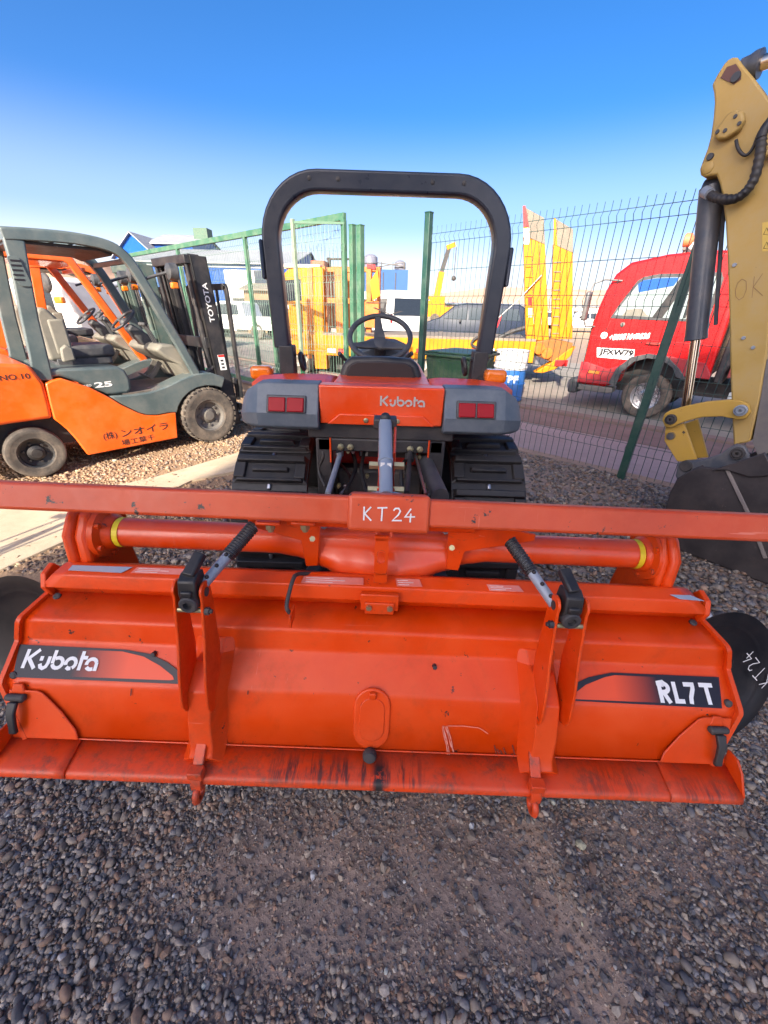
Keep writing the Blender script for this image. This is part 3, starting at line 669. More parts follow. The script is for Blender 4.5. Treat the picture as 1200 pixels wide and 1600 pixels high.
# ribs with ears, latches, springs and rods
def rib(xc, sx, ear_l, ear_r, rod0, rod1, hook_uv):
    m = TB(); secs = []
    S0 = [prof_at(PRr, s) for s in (.30, .40, .48, .62, .80, .985)] + [Vector((.606, .459))]
    dep = [.004, .030, .050, .058, .052, .040, .020]
    for i, p in enumerate(S0):
        a = S0[max(0, i - 1)]; b = S0[min(len(S0) - 1, i + 1)]; tg = (b - a).normalized(); nrm = Vector((tg.y, -tg.x)); 
        if nrm.x > 0: nrm = -nrm
        q = p - nrm * .002; r_ = p + nrm * dep[i]; wb = .052; wt = .027
        secs.append([Vector((xc - wb, q.x, q.y)), Vector((xc - wt, r_.x, r_.y)), Vector((xc + wt, r_.x, r_.y)), Vector((xc + wb, q.x, q.y))])
    m.loft(secs); r = m.build("rib", M_till, tiller, bevel=.007, seg=3)
    for nm, (x, zt) in (("l", ear_l), ("r", ear_r)):
        m = TB()
        out = arc(.722, zt - .022, .024, 150, 0, 8)[::1]
        P = [(.700, zt - .03)] + arc(.722, zt - .022, .024, 165, 15, 7) + [(.748, zt - .06), (.742, .80), (.740, .735), (.72, .66), (.705, .60), (.685, .588), (.658, .590), (.638, .604), (.629, .628), (.633, .66), (.645, .71), (.672, .79)]
        m.yz(P, x - .0035, x + .0035); ear = m.build("ear", M_till, r, bevel=.002)
        m = TB(); m.lathe((x + .0035, .722, zt - .026), (1, 0, 0), [(.014, 0), (.014, .0012)], 16); m.build("ear_hole", M_dark, ear) if nm == ("r" if sx < 0 else "l") and False else None
        xo = x + (.004 if x > xc else -.004); sg = 1 if x > xc else -1
        if (x > xc) == (sx > 0): continue
        m = TB(); m.lathe((xo, .722, zt - .024), (sg, 0, 0), [(.011, 0), (.011, .0012)], 16); m.build("rubber_plug", M_dark, ear)
        m = TB(); m.cyl((xo, .700, zt - .062), (xo + sg * .010, .700, zt - .062), .009, n=6); m.cyl((xo, .700, zt - .062), (xo + sg * .016, .700, zt - .062), .005, n=8); m.build("bolt", M_dark, ear)
    zt = (ear_l[1] + ear_r[1]) / 2
    m = TB(); m.cyl((ear_l[0], .700, zt - .062), (ear_r[0], .700, zt - .062), .006, n=10); m.build("cross_pin", M_zinc, r)
    # latch block with its lever
    xm = (ear_l[0] + ear_r[0]) / 2 - sx * .004
    m = TB()
    m.yz([(.700, zt - .055), (.693, zt - .015), (.700, zt + .016), (.722, zt + .026), (.748, zt + .020), (.755, zt - .045), (.73, zt - .066)], xm - .020, xm + .020)
    m.bb((xm - .013, .688, zt - .020), (xm + .013, .70, zt - .004))
    la = m.build("latch", M_vinyl, r, bevel=.004)
    m = TB(); m.lathe((xm, .705, zt - .040), (0, -1, 0), [(.021, 0), (.021, .016), (.018, .019), (.010, .019), (.009, .008)], 20, cap=False); m.lathe((xm, .698, zt - .040), (0, -1, 0), [(.012, 0), (.012, .002)], 14); m.build("roller", M_dark, la, smooth=40)
    m = TB(); d0 = Vector((xm, .715, zt + .022)); d1 = Vector((xm - sx * .012, .762, zt + .050))
    m.sweep([d0, d0.lerp(d1, .5), d1], [(-.014, -.007), (.014, -.007), (.014, .006), (.010, .010), (-.010, .010), (-.014, .006)], up=(0, -.6, .8)); m.build("latch_lever", M_vinyl, la, bevel=.002)
    # rod and spring up to the crossbar
    a = Vector((xm + (ear_r[0] - ear_l[0]) * .0, .735, zt - .01)); b = tp(*rod1, .875); a = tp(*rod0, .735)
    m = TB(); m.cyl(a, b, .0125, n=16); rod = m.build("rod", M_grey, r, smooth=50)
    m = TB()
    for s in (.12, .30, .48): 
        p = a.lerp(b, s); m.ball(tuple(p + Vector((0, -.0088, .0088))), .0052, n=8, m=6)
    m.build("rod_hole", M_decalk, rod)
    d = (b - a); e1 = d.orthogonal().normalized(); dn = d.normalized(); e2 = dn.cross(e1); N = 13 * 14
    P = [a.lerp(b, .47 + .53 * i / N) + (e1 * math.cos(i / 14 * 2 * math.pi) + e2 * math.sin(i / 14 * 2 * math.pi)) * .0140 for i in range(N + 1)]
    m = TB(); m.tube(P, .0036, 6); m.build("spring", M_black, r, smooth=60)
    # hook under the lip
    h = tp(*hook_uv, .575); m = TB()
    m.sweep([(h.x, .630, .515), (h.x, .592, .478), (h.x, .572, .460), (h.x, .560, .440), (h.x, .560, .420)], RECT(.026, .010), up=(0, -1, .3))
    m.torus((h.x, .562, .402), (1, 0, .0), .018, .009, 16, 8); m.bb((h.x - .018, .560, .455), (h.x + .018, .585, .480)); m.build("hook", M_worn, r, bevel=.002)
el = tp(285, 940, .72).x; er = tp(318, 940, .72).x
rib(tp(312, 1120, .64).x, -1, (el - .006, .935), (er + .006, .932), (316, 915), (396, 822), (305, 1200))
el = tp(866, 965, .72).x; er = tp(903, 965, .72).x
rib(tp(856, 1130, .64).x, 1, (el - .006, .935), (er + .006, .930), (866, 945), (797, 846), (842, 1215))

# hinge bracket in the middle of the board, with two bolts
hb = tp(593, 940, .845)
m = TB(); m.bb((hb.x - .052, .842, .768), (hb.x + .052, .856, .822)); hg = m.build("hinge_bracket", M_till, tiller, bevel=.003)
m = TB(); m.bb((hb.x - .040, .834, .762), (hb.x + .040, .843, .800)); m.build("hinge_leaf", M_till, hg, bevel=.003)
for q in (-1, 1):
    m = TB(); m.cyl((hb.x + q * .028, .835, .787), (hb.x + q * .028, .826, .787), .008, n=6); m.build("bolt", M_zinc, hg)
# bent stop rod
P = smooth_path([tp(453, 958, .79), tp(448, 945, .795), tp(458, 905, .85), tp(466, 897, .88), tp(480, 896, .90), tp(500, 895, .93)], 5)
m = TB(); m.tube(P, .0055, 8); sr = m.build("stop_rod", M_dark, tiller, smooth=60)
p = tp(455, 965, .775); m = TB(); m.box(p + Vector((0, .01, -.004)), (.005, .05, .035)); m.build("tab", M_till, sr, bevel=.001)
# oval inspection cover with a knob
def on_lower(u, v): return W2N(pp_(u, v, TM @ (Vector((0, .70, .610)) - SHIFT), (TM.to_3x3() @ Vector((0, -.141, .055)).normalized())))
n_low = Vector((0, -.9316, .3634)); up_low = Vector((0, .3634, .9316))
oc = on_lower(581, 1122)
def oval(hw_, hh, n=10): return [(x, y + (hh - hw_)) for x, y in arc(0, 0, hw_, 0, 180, n)] + [(x, y - (hh - hw_)) for x, y in arc(0, 0, hw_, 180, 360, n)]
m = TB(); m.prism([oc + Vector((x, 0, 0)) + up_low * y - n_low * .004 for x, y in oval(.048, .084)], n_low * .010); ov = m.build("inspection_cover", M_till, tiller, bevel=.005, seg=3)
m = TB(); m.prism([oc + Vector((x, 0, 0)) + up_low * y + n_low * .004 for x, y in oval(.033, .060)], n_low * .005); m.build("cover_panel", M_till, ov, bevel=.004, seg=3)
m = TB(); m.box(oc + up_low * .066 + n_low * .009, (.018, .010, .022)); m.build("cover_clip", M_till, ov, bevel=.003)
kn = on_lower(578, 1172); m = TB(); m.lathe(kn - n_low * .004, n_low, [(.012, 0), (.014, .012), (.018, .018), (.018, .030), (.014, .036), (.004, .037)], 14); m.build("knob", M_dark, ov, smooth=40)
# side extension panels with their latches
for sx in (-1, 1):
    m = TB(); q = [(.93, .595), (.86, .595), (.845, .590), (.80, .545), (.765, .500), (.758, .474)]
    pl = lambda x, z: Vector((sx * x, .70 - (.610 - z) * .39 - .006, z))
    m.prism([pl(x, z) for x, z in q] + [pl(.925, .474)], n_low * .005); ex = m.build("extension_panel", M_till, tiller, bevel=.003)
    m = TB(); LP = LIP; rows = [[(sx * (.752 + .18 * i / 6), p.x - .003, p.y + .0055) for i in range(7)] for p in LP]; m.sheet(rows); m.build("extension_lip", M_worn, ex, solid=.004, smooth=60)
    m = TB(); m.yz([(.655, .515), (.625, .518), (.600, .500), (.570, .456), (.566, .430), (.61, .430), (.648, .470)], sx * .932, sx * .938); m.build("end_tab", M_till, ex, bevel=.002)
    # latch
    c_ = on_lower(*((35, 1095) if sx < 0 else (1112, 1145)))
    m = TB(); m.box(c_ + n_low * .012 + up_low * .016, (.032, .020, .020)); m.cyl(c_ + n_low * .018 + up_low * .020 + Vector((-.024, 0, 0)), c_ + n_low * .018 + up_low * .020 + Vector((.024, 0, 0)), .009, n=12); lt = m.build("toggle_latch", M_dark, ex, bevel=.004)
    m = TB(); m.sweep([c_ + n_low * .026 + up_low * .012, c_ + n_low * .034 - up_low * .015, c_ + n_low * .030 - up_low * .050, c_ + n_low * .028 - up_low * .070], lambda i: RECT([.024, .021, .017, .020][i], .010), up=tuple(n_low)); m.build("toggle_lever", M_black, lt, bevel=.003)
    m = TB(); m.prism([c_ + n_low * .004 + up_low * y + Vector((x, 0, 0)) for x, y in ((-.02, .02), (.02, .02), (.012, .052), (-.012, .052))], n_low * .008); m.build("latch_plate", M_till, lt, bevel=.003)
# small bolts and plugs along the cover's ends
m = TB()
for u, v, Yy in ((54, 941, .865), (1108, 992, .80)):
    p = tp(u, v, Yy)
e_n = Vector((0, -.38, .925))
for x, s in ((-.885, .06), (.885, .06), (-.93, .60), (.93, .60), (-.935, .82), (.935, .82)):
    p = prof_at(PRr, s); n_ = e_n if s < .2 else n_low; o = Vector((x, p.x, p.y)); b = TB(); b.lathe(o, n_, [(.010, -.004), (.010, .004), (.006, .007)], 12); b.build("plug", M_dark, cover)
# discs at both ends
M_disc = paint("black_disc_steel", (0.006, 0.0065, 0.010), 0.38, spec=.3, dust=0.25, dustc=(0.08, 0.05, 0.04), bump=0.05, lines=.3, linec=(.25, .25, .27))
for sx, cu, cv in ((-1, 40, 1010), (1, 1124, 1062)):
    c_ = tp(cu, cv, .915)
    n_ = Vector((sx * .20, -.93, .32)).normalized()
    m = TB(); m.lathe(c_, n_, [(.005, -.036), (.05, -.034), (.10, -.028), (.15, -.019), (.176, -.012), (.180, -.0095), (.186, -.0095), (.190, -.0075), (.21, -.0025), (.229, .002), (.231, .002), (.230, -.001), (.19, -.011), (.10, -.033), (.005, -.041)], 56, cap=False); dc = m.build("side_disc", M_disc, tiller, smooth=40)
    m = TB(); m.lathe(c_, n_, [(.02, -.06), (.045, -.04), (.045, -.015), (.02, -.01)], 18); m.cyl(c_ - n_ * .03, Vector((sx * .86, .98, .60)), .016, n=12); m.build("disc_hub", M_dark, dc)
    if sx > 0:
        rt = Vector((1, 0, 0)); rt = (rt - n_ * rt.dot(n_)).normalized(); dn_ = TM.to_3x3() @ n_; dp_ = TM @ (c_ - n_ * .004 - SHIFT)
        qd = lambda u, v: W2N(pp_(u, v, dp_, dn_))
        s0_, s1_ = qd(1203, 1058), qd(1170, 1012); ex_ = (s1_ - s0_); k_ = ex_.length / 4.1; ex_.normalize(); ey_ = n_.cross(ex_)
        m = TB(); m.strokes([[(x_ * k_, y_ * k_ * 1.25) for x_, y_ in l] for l in KT], s0_, ex_, ey_, .0034, .004)
        m.build("chalk_writing", M_chalk, dc)

# stickers: lettering plates on the upper slope of the cover
n_dec = Vector((0, -.78, .65)).normalized()
pd0 = Vector((0, .781, .673)); pd1 = Vector((0, .70, .610)); up_d = (pd0 - pd1).normalized(); n_dec = Vector((1, 0, 0)).cross(up_d).normalized()
if n_dec.y > 0: n_dec = -n_dec
def dec(u, v): return W2N(pp_(u, v, TM @ (pd1 + n_dec * .003 - SHIFT), TM.to_3x3() @ n_dec))
t = NT("decal_fade"); tc = t.n("ShaderNodeTexCoord"); sp = t.n("ShaderNodeSeparateXYZ"); t.l(tc.outputs["Object"], sp.inputs[0])
def fade(name, xa, xb):
    t = NT(name); sp = t.n("ShaderNodeSeparateXYZ"); t.l(t.obj(), sp.inputs[0])
    k = t.math('DIVIDE', t.math('SUBTRACT', sp.outputs[0], xa), xb - xa); dots = t.noise(400, 1, 0.5)
    t.set(Base_Color=t.mix(t.ramp(k, (0.0, 0), (1.0, 1)), (0.018, 0.014, 0.018), (0.80, 0.085, 0.02)), Roughness=0.35); return t.mat
bpy.data.materials.remove(t.mat)
KUB = [[(0, 0), (0, 1)], [(.62, 1), (.16, .52), (.62, 0)], [(.86, .66), (.86, .42)], [(.86, .26), (.93, .10), (1.08, .03), (1.22, .12), (1.28, .30), (1.28, .66)],
       [(1.52, 1.0), (1.52, .30)], [(1.62, .56)] + arc(1.80, .34, .27, 120, -165, 12), arc(2.52, .34, .27, 200, -60, 12), [(2.60, .09), (2.48, .06), (2.34, .14)],
       [(3.05, 1.0), (3.05, .0)], [(2.95, .66), (3.36, .66)], arc(3.66, .34, .27, 190, 20, 9), [(3.93, .44), (3.93, 0)], arc(3.66, .34, .27, 215, 300, 5)]
def kubota(m, o, ux, uy, h, w, lift=.0008):
    k = h; s_ = w / 4.06
    m.strokes([[(a * s_, b * k) for a, b in l] for l in KUB], o, ux, uy, h * .19, lift)
def decal(outer, inner, xa, xb, nm):
    m = TB(); m.prism([dec(*p) for p in outer], n_dec * .0008); d = m.build("decal", M_decalk, tiller)
    m = TB(); m.prism([dec(*p) + n_dec * .0009 for p in inner], n_dec * .0006); m.build("decal_field", fade(nm, xa, xb), d); return d
d = decal([(20, 1058), (31, 1007), (195, 1015), (235, 1022), (262, 1035), (279, 1048), (287, 1069)],
          [(24, 1054), (33, 1011), (192, 1018), (225, 1026), (250, 1040), (270, 1056), (272, 1062), (265, 1063)], dec(115, 1040).x, dec(200, 1040).x, "left_decal_fade")
m = TB(); kubota(m, dec(36, 1044) + n_dec * .0018, Vector((1, 0, 0)), up_d, .047, dec(154, 1045).x - dec(36, 1045).x); m.build("lettering", M_white, d)
d = decal([(876, 1094), (888, 1073), (920, 1058), (955, 1051), (1123, 1058), (1128, 1107)],
          [(890, 1092), (892, 1088), (915, 1070), (945, 1058), (960, 1055), (1118, 1062), (1122, 1102)], dec(1030, 1080).x, dec(960, 1080).x, "right_decal_fade")
m = TB(); p = dec(1031, 1098) + n_dec * .0014; wL = (dec(1115, 1085).x - p.x) / 2.46; RL = [[(.11, 0), (.11, 1)], [(.0, .90), (.30, .90)] + arc(.28, .70, .20, 90, -90, 8) + [(.1, .50)], [(.25, .48), (.46, .0)], [(.76, 1), (.76, 0)], [(.66, .10), (1.10, .10)], [(1.18, .90), (1.66, .90)], [(1.57, .93), (1.56, .70), (1.40, .30), (1.36, 0)], [(1.86, .90), (2.46, .90)], [(2.16, 1), (2.16, 0)]]; m.strokes([[(a * wL, b * .052) for a, b in l] for l in RL], p, Vector((1, 0, 0)), up_d, .0108, .0008); m.build("lettering", M_white, d)
# warning stickers on the board's top
def topst(u, v): return W2N(pp_(u, v, TM @ (Vector((0, .885, .8365)) - SHIFT), TM.to_3x3() @ Vector((0, -.309, .951))))
M_sticker = paint("faded_sticker", (0.30, 0.36, 0.44), 0.5, dust=0.5, dustc=(.55, .3, .25)); M_stkr2 = paint("pale_red_sticker", (0.72, 0.17, 0.12), 0.5, dust=0.5, dustc=(.75, .45, .4))
for q, mt in (([(107, 892), (114, 884), (208, 887), (190, 896)], M_sticker), ([(1062, 937), (1046, 930), (1078, 931), (1100, 940)], M_sticker), ([(205, 896), (215, 887), (290, 890), (285, 899)], M_stkr2),
              ([(470, 912), (475, 901), (568, 904), (568, 915)], M_stkr2), ([(620, 917), (618, 905), (655, 906), (660, 918)], M_stkr2), ([(765, 924), (760, 914), (810, 916), (818, 926)], M_stkr2)):
    m = TB(); m.prism([topst(*p) + Vector((0, -.0006, .002)) for p in q], (0, -.0003, .001)); m.build("sticker", mt, board)
    if mt is M_stkr2:
        m = TB(); a, b, c2, e = [topst(*p) + Vector((0, -.001, .0034)) for p in q]
        for k in range(3):
            f = .2 + .28 * k; m.tube([a.lerp(b, f).lerp(e.lerp(c2, f), .06), a.lerp(b, f).lerp(e.lerp(c2, f), .5 + .2 * (k % 2))], .0006, 4)
        m.build("sticker_print", M_chalk, board)
# pale scratches and dark scuffs in the paint of the cover
random.seed(4)
m = TB()
def scratch(mm, pts, w, plane=on_lower, n_=n_low):
    P = [plane(*p) + n_ * .0036 for p in pts]
    for a, b in zip(P, P[1:]):
        s_ = (b - a).cross(n_).normalized() * w / 2; mm.add([a - s_, b - s_, b + s_, a + s_], [(0, 1, 2, 3)])
for k in range(9):
    u = 690 + random.uniform(0, 9); v = 1132 + random.uniform(0, 8); scratch(m, [(u, v), (u + 3 + k * .5, v + 18), (u + 6 + random.uniform(0, 7), v + random.uniform(30, 52))], .0011)
scratch(m, [(700, 1133), (722, 1133), (748, 1136), (762, 1145)], .0014)
m.build("scratch", plain("pale_scratch", (.74, .30, .22), .6), cover)
m = TB()
for u, v in ((205, 1075), (60, 1090), (388, 1078), (800, 1176), (540, 1182)):
    pts = [(u + random.uniform(-2, 2), v), (u + random.uniform(-3, 3), v + random.uniform(5, 12))]; scratch(m, pts, .003)
for k in range(6): u = random.uniform(770, 800); scratch(m, [(u, 1160 + random.uniform(0, 14)), (u + 4, 1176 + random.uniform(0, 6))], .0022)
m.build("scuff", plain("dark_scuff", (.10, .03, .02), .7), cover)
# ------------------------------------------------------------------ the tractor
TO = (X0, 1.9, 0.0); TRr = (0, R_(0.5), 0)
tractor = thing("tractor", "small orange tractor on rubber tracks, seen from behind under its black roll bar", "tractor", TO, TRr)
KM = mat_of(TO, TRr); KI = KM.inverted(); KS = Vector((0, 1.9, 0))
def kp(u, v, Y): return KI @ py_(u, v, Y) + KS
def KB(): return MB(off=KS)
# roll bar: upper hoop, sleeves, lower folding posts
RY = 1.95; rw = .470
hoop = [(-rw + .012, RY, 1.335), (-rw, RY, 1.72)] + [(-rw + .20 + x, RY, 1.735 + z) for x, z in arc(0, 0, .20, 180, 90, 10)] + [(rw - .20 + x, RY, 1.735 + z) for x, z in arc(0, 0, .20, 90, 0, 10)] + [(rw, RY, 1.72), (rw - .012, RY, 1.335)]
rsec = [(-.028, -.034), (.028, -.034), (.034, -.028), (.034, .028), (.028, .034), (-.028, .034), (-.034, .028), (-.034, -.028)]
m = KB(); m.sweep(hoop, rsec, up=(0, 1, 0)); rb = m.build("roll_bar", M_rops, tractor, bevel=.004, smooth=45)
for x in (-.30, -.19, .17, .29):
    m = KB(); m.lathe((x, RY - .0345, 1.938), (0, -1, 0), [(.008, 0), (.008, .002), (.004, .003)], 12); m.build("plug", M_black, rb)
for sx in (-1, 1):
    m = KB(); m.bb((sx * (rw + .030), RY - .040, 1.60), (sx * (rw + .046), RY + .040, 1.74)); m.build("hinge_sleeve", M_rops, rb, bevel=.008)
    m = KB(); xp = sx * (rw - .030); m.bb((xp - .033, RY - .036, 1.15), (xp + .033, RY + .036, 1.345))
    m.cyl((xp - .040, RY - .01, 1.31), (xp + .040, RY - .01, 1.31), .012, n=12); m.bb((xp - .038, RY - .040, 1.155), (xp + .038, RY + .040, 1.19))
    m.build("roll_bar_post", M_black, tractor, bevel=.006)
    m = KB(); m.torus((sx * (rw - .085), RY + .05, 1.27), (1, 0, .2), .035, .010, 18, 8); m.build("grab_handle", M_black, tractor)
# fenders
for sx in (-1, 1):
    x0, x1 = sx * .245, sx * .575
    # red sheet arching over the track
    m = KB()
    arcp = [(1.60, 1.225), (1.66, 1.245), (1.80, 1.245), (1.95, 1.215), (2.15, 1.16), (2.40, 1.03), (2.55, .88)]
    rows = []
    for y, z in arcp: k_ = 1.0 if y > 1.75 else .80; z = z if y > 1.75 else z - .034; rows.append([(sx * .20, y, z - .006), (sx * .245, y, z), (sx * .40 * k_, y, z - .002), (sx * .53 * k_, y, z - .014), (sx * .572 * k_, y, z - .045), (sx * .575 * k_, y, z - .09)])
    m.sheet(rows); fd = m.build("fender", M_trac, tractor, solid=.006, smooth=50)
    # inner skirt, running down beside the track
    m = KB(); m.prism([(sx * .245, 1.62, 1.10), (sx * .262, 1.62, .70), (sx * .262, 2.55, .70), (sx * .245, 2.55, 1.0), (sx * .245, 1.9, 1.22)], (sx * .012, 0, 0)); m.build("fender_skirt", M_trac, fd)
    # grey rear housing, sloped on top
    m = KB(); 
    pr = [(1.614, 1.234), (1.560, 1.126), (1.564, 1.072), (1.584, 1.058), (1.70, 1.058), (1.70, 1.234)]
    xs_ = [(.248, 0), (.46, 0), (.49, .004), (.545, .036), (.578, .075)]
    secs = []
    for xx, k in xs_:
        sh = []
        for y, z in pr: sh.append(Vector((sx * xx, y + (k if y < 1.65 else 0) * 1.0, z - (k * 1.05 if z > 1.2 else 0) - (k * .25 if 1.1 < z < 1.2 else 0))))
        secs.append(sh)
    m.loft(secs); hs = m.build("tail_light_housing", M_lens, fd, bevel=.005, seg=2, smooth=22)
    m = KB(); m.yz([(1.552, 1.130), (1.5835, 1.193), (1.605, 1.186), (1.578, 1.124)], sx * .295, sx * .45); fr = m.build("light_frame", M_plas, hs, bevel=.004)
    for q in (0, 1):
        a = .303 + q * .072; m = KB(); m.yz([(1.5485, 1.136), (1.5735, 1.186), (1.584, 1.182), (1.559, 1.132)], sx * a, sx * (a + .066)); m.build("tail_light", M_red, fr, bevel=.004)
    m = KB(); c_ = kp(410 if sx < 0 else 773, 581 if sx < 0 else 587, 1.90)
    m.bb((c_.x - .048, 1.86, c_.z - .030), (c_.x + .048, 1.93, c_.z + .028)); sg = m.build("turn_signal", M_amber, fd, bevel=.018, seg=4)
    m = KB(); m.bb((c_.x + (.03 if sx < 0 else -.07), 1.90, c_.z - .04), (c_.x + (.07 if sx < 0 else -.03), 1.95, c_.z - .01)); m.build("signal_bracket", M_black, sg)
    # hydraulic lever/red knob by the seat
m = KB(); p = kp(504, 598, 1.9); m.lathe(p - Vector((0, 0, .02)), (0, 0, 1), [(.02, 0), (.022, .012), (.018, .022), (.006, .026)], 14); m.build("lever_knob", plain("dark_red_knob", (.35, .015, .02), .4), tractor)
# rear panel with the raised trapezoid and the maker's lettering
m = KB(); m.bb((-.245, 1.585, 1.085), (.245, 1.66, 1.235)); pn = m.build("rear_panel", M_trac, tractor, bevel=.006)
m = KB(); m.prism([(-.245, 1.5848, 1.086), (.215, 1.5848, 1.086), (.165, 1.5848, 1.128), (-.165, 1.5848, 1.128), (-.215, 1.5848, 1.086)][1:], (0, -.010, 0)); m.build("panel_step", M_trac, pn, bevel=.004)
for x in (-.06, .065): m = KB(); m.lathe((x, 1.576, 1.105), (0, -1, 0), [(.010, 0), (.010, .006), (.006, .009)], 8); m.build("bolt", M_zinc, pn)
m = KB(); kubota(m, Vector((-.002, 1.5845, 1.163)), Vector((1, 0, 0)), Vector((0, 0, 1)), .038, .175, .0015); m.build("lettering", M_silver, pn)
m = KB(); m.bb((-.20, 1.66, 1.15), (.20, 2.4, 1.235)); m.build("seat_deck", M_trac, tractor, bevel=.01)
# seat
m = KB(); s0 = kp(595, 585, 1.85)
prof = [(-.185, -.10), (-.182, .02), (-.165, .065), (-.13, .085), (0, .09), (.13, .085), (.165, .065), (.182, .02), (.185, -.10)]
m.prism([(x + s0.x, 1.84 + (z + .1) * .1, 1.225 + z) for x, z in prof], (0, .07, 0)); st = m.build("seat", M_vinyl, tractor, bevel=.022, seg=4)
m = KB(); m.bb((s0.x - .185, 1.90, 1.18), (s0.x + .185, 2.28, 1.25)); m.build("seat_cushion", M_vinyl, st, bevel=.03, seg=4)
m = KB(); m.prism([(s0.x + x * .82, 1.838, 1.232 + z * .74) for x, z in prof], (0, .01, 0)); m.build("seat_panel", plain("dark_seat_panel", (.020, .012, .012), .55), st, bevel=.008)
# steering wheel, column and dash
wc = kp(594, 527, 2.55); wn_ = Vector((0, -.62, .78)).normalized()
m = KB(); m.torus(wc, wn_, .178, .0155, 48, 12); wh = m.build("steering_wheel", M_plas, tractor, smooth=60)
hub = wc - wn_ * .045 + Vector((0, -.0, -.0)); a1 = Vector((1, 0, 0)); a2 = wn_.cross(a1).normalized()
if a2.z < 0: a2 = -a2
m = KB(); m.lathe(hub - wn_ * .02, wn_, [(.045, 0), (.05, .015), (.045, .03), (.03, .036)], 20)
for ang in (97, 205, -25):
    d = a1 * math.cos(R_(ang)) + a2 * math.sin(R_(ang)); m.sweep([hub + d * .02, hub + d * .10 + wn_ * .02, wc + d * .172], lambda i: RECT([.075, .05, .034][i], .016), up=tuple(wn_))
m.build("wheel_spoke", M_plas, wh, bevel=.004)
m = KB(); m.cyl(hub, hub - wn_ * .25, .035, .04, 14); m.build("steering_column", M_plas, tractor)
m = KB()
dsec = lambda y, z0, w, k: [Vector((s0.x + x * w, y, z0 + z * k)) for x, z in ((-1, -1), (1, -1), (1, .2), (.8, .8), (.4, 1), (-.4, 1), (-.8, .8), (-1, .2))]
m.loft([dsec(2.62, 1.17, .165, .12), dsec(2.70, 1.20, .18, .14), dsec(2.95, 1.16, .20, .16)]); ds = m.build("dashboard", M_lens, tractor, bevel=.01)
for ua, va, ub_, vb in ((545, 568, 530, 552), (622, 568, 644, 552)):
    a = kp(ua, va, 2.60); b = kp(ub_, vb, 2.52); m = KB(); m.tube([a, a.lerp(b, .5), b], [.009, .010, .013], 10); m.build("control_lever", M_plas, ds)
m = KB(); hs2 = [[Vector((s0.x + x * w, y, z0 + z * hh)) for x, z in ((-1, 0), (1, 0), (1, .6), (.85, .9), (.5, 1), (-.5, 1), (-.85, .9), (-1, .6))] for y, w, z0, hh in ((2.95, .24, .55, .72), (3.3, .24, .55, .68), (3.75, .22, .55, .60), (3.85, .17, .60, .46))]
m.loft(hs2); m.build("hood", M_trac, tractor, bevel=.01)
for sx in (-1, 1):
    m = KB(); m.lathe((sx * .50, 3.55, .38), (sx, 0, 0), [(.20, -.09), (.36, -.09), (.38, -.05), (.38, .05), (.36, .09), (.20, .09)], 28); fw = m.build("front_wheel", M_tyre, tractor)
    m = KB(); m.lathe((sx * .50, 3.55, .38), (sx, 0, 0), [(.05, .02), (.20, .07), (.21, .085)], 24); m.build("rim", M_trac, fw)
m = KB(); m.cyl((-.45, 3.55, .38), (.45, 3.55, .38), .05, n=12); m.bb((-.18, 2.0, .35), (.18, 3.7, .70)); m.build("chassis", M_black, tractor)
# back end: frame, gearbox, arms, top link
m = KB(); m.bb((-.30, 1.60, 1.02), (.30, 1.66, 1.085)); m.bb((-.262, 1.60, .965), (.262, 1.65, 1.02)); m.bb((-.27, 1.60, .55), (-.205, 1.66, 1.02)); m.bb((.205, 1.60, .55), (.27, 1.66, 1.02)); fr = m.build("rear_frame", M_black, tractor, bevel=.006)
for x in (-.165, -.125, .125, .165):
    m = KB(); m.lathe((x, 1.60, .985), (0, -1, 0), [(.014, 0), (.014, .008), (.008, .014)], 8); m.build("bolt", M_zinc, fr)
m = KB(); m.bb((-.20, 1.78, .84), (.20, 2.0, 1.0)); bx = m.build("lift_housing", plain("red_housing", (.42, .02, .012), .45), tractor, bevel=.02)
m = KB(); m.bb((-.10, 1.772, .885), (.13, 1.781, .915)); m.build("plate", M_dark, bx)
m = KB(); m.bb((-.095, 1.768, .89), (-.06, 1.773, .91)); m.build("plate_mark", M_silver, bx)
m = KB(); m.bb((-.20, 1.72, .40), (.20, 2.1, .84)); m.lathe((0, 1.72, .62), (0, -1, 0), [(.12, 0), (.11, .03), (.06, .04), (.03, .04), (.03, .16)], 24); m.cyl((-.62, 1.9, .52), (.62, 1.9, .52), .075, n=18); m.build("gearbox", M_dark, tractor, bevel=.02)
rods = [((533, 705), 1.66, (512, 772), 1.30, .011, M_grey, "lift_rod"), ((641, 700), 1.62, (636, 770), 1.30, .009, M_black, "lift_rod"), ((640, 690), 1.66, (640, 720), 1.60, .02, M_black, "rod_yoke"),
        ((662, 715), 1.68, (688, 776), 1.30, .032, M_plas, "lift_cylinder"), ((648, 708), 1.62, (665, 772), 1.28, .006, M_steel, "stay"), ((516, 684), 1.60, (517, 722), 1.6, .004, M_trac, "return_spring"), ((671, 688), 1.60, (668, 722), 1.6, .004, M_trac, "return_spring")]
for (u0, v0), Y0, (u1, v1), Y1, r_, mt, nm in rods:
    m = KB(); m.cyl(kp(u0, v0, Y0), kp(u1, v1, Y1), r_, n=14)
    if nm == "lift_rod": m.lathe(kp(u0, v0, Y0) - Vector((.02, 0, 0)), (1, 0, 0), [(.022, 0), (.022, .03)], 14)
    m.build(nm, mt, tractor, smooth=50)
a = kp(602, 660, 1.27); b = kp(603, 775, .97)
m = KB(); m.cyl(a, a.lerp(b, .58), .021, n=20); m.cyl(a.lerp(b, .55), a.lerp(b, .60), .0225, n=20); m.cyl(a.lerp(b, .58), b, .019, n=20); tk = m.build("top_link", M_grey, tractor, smooth=50)
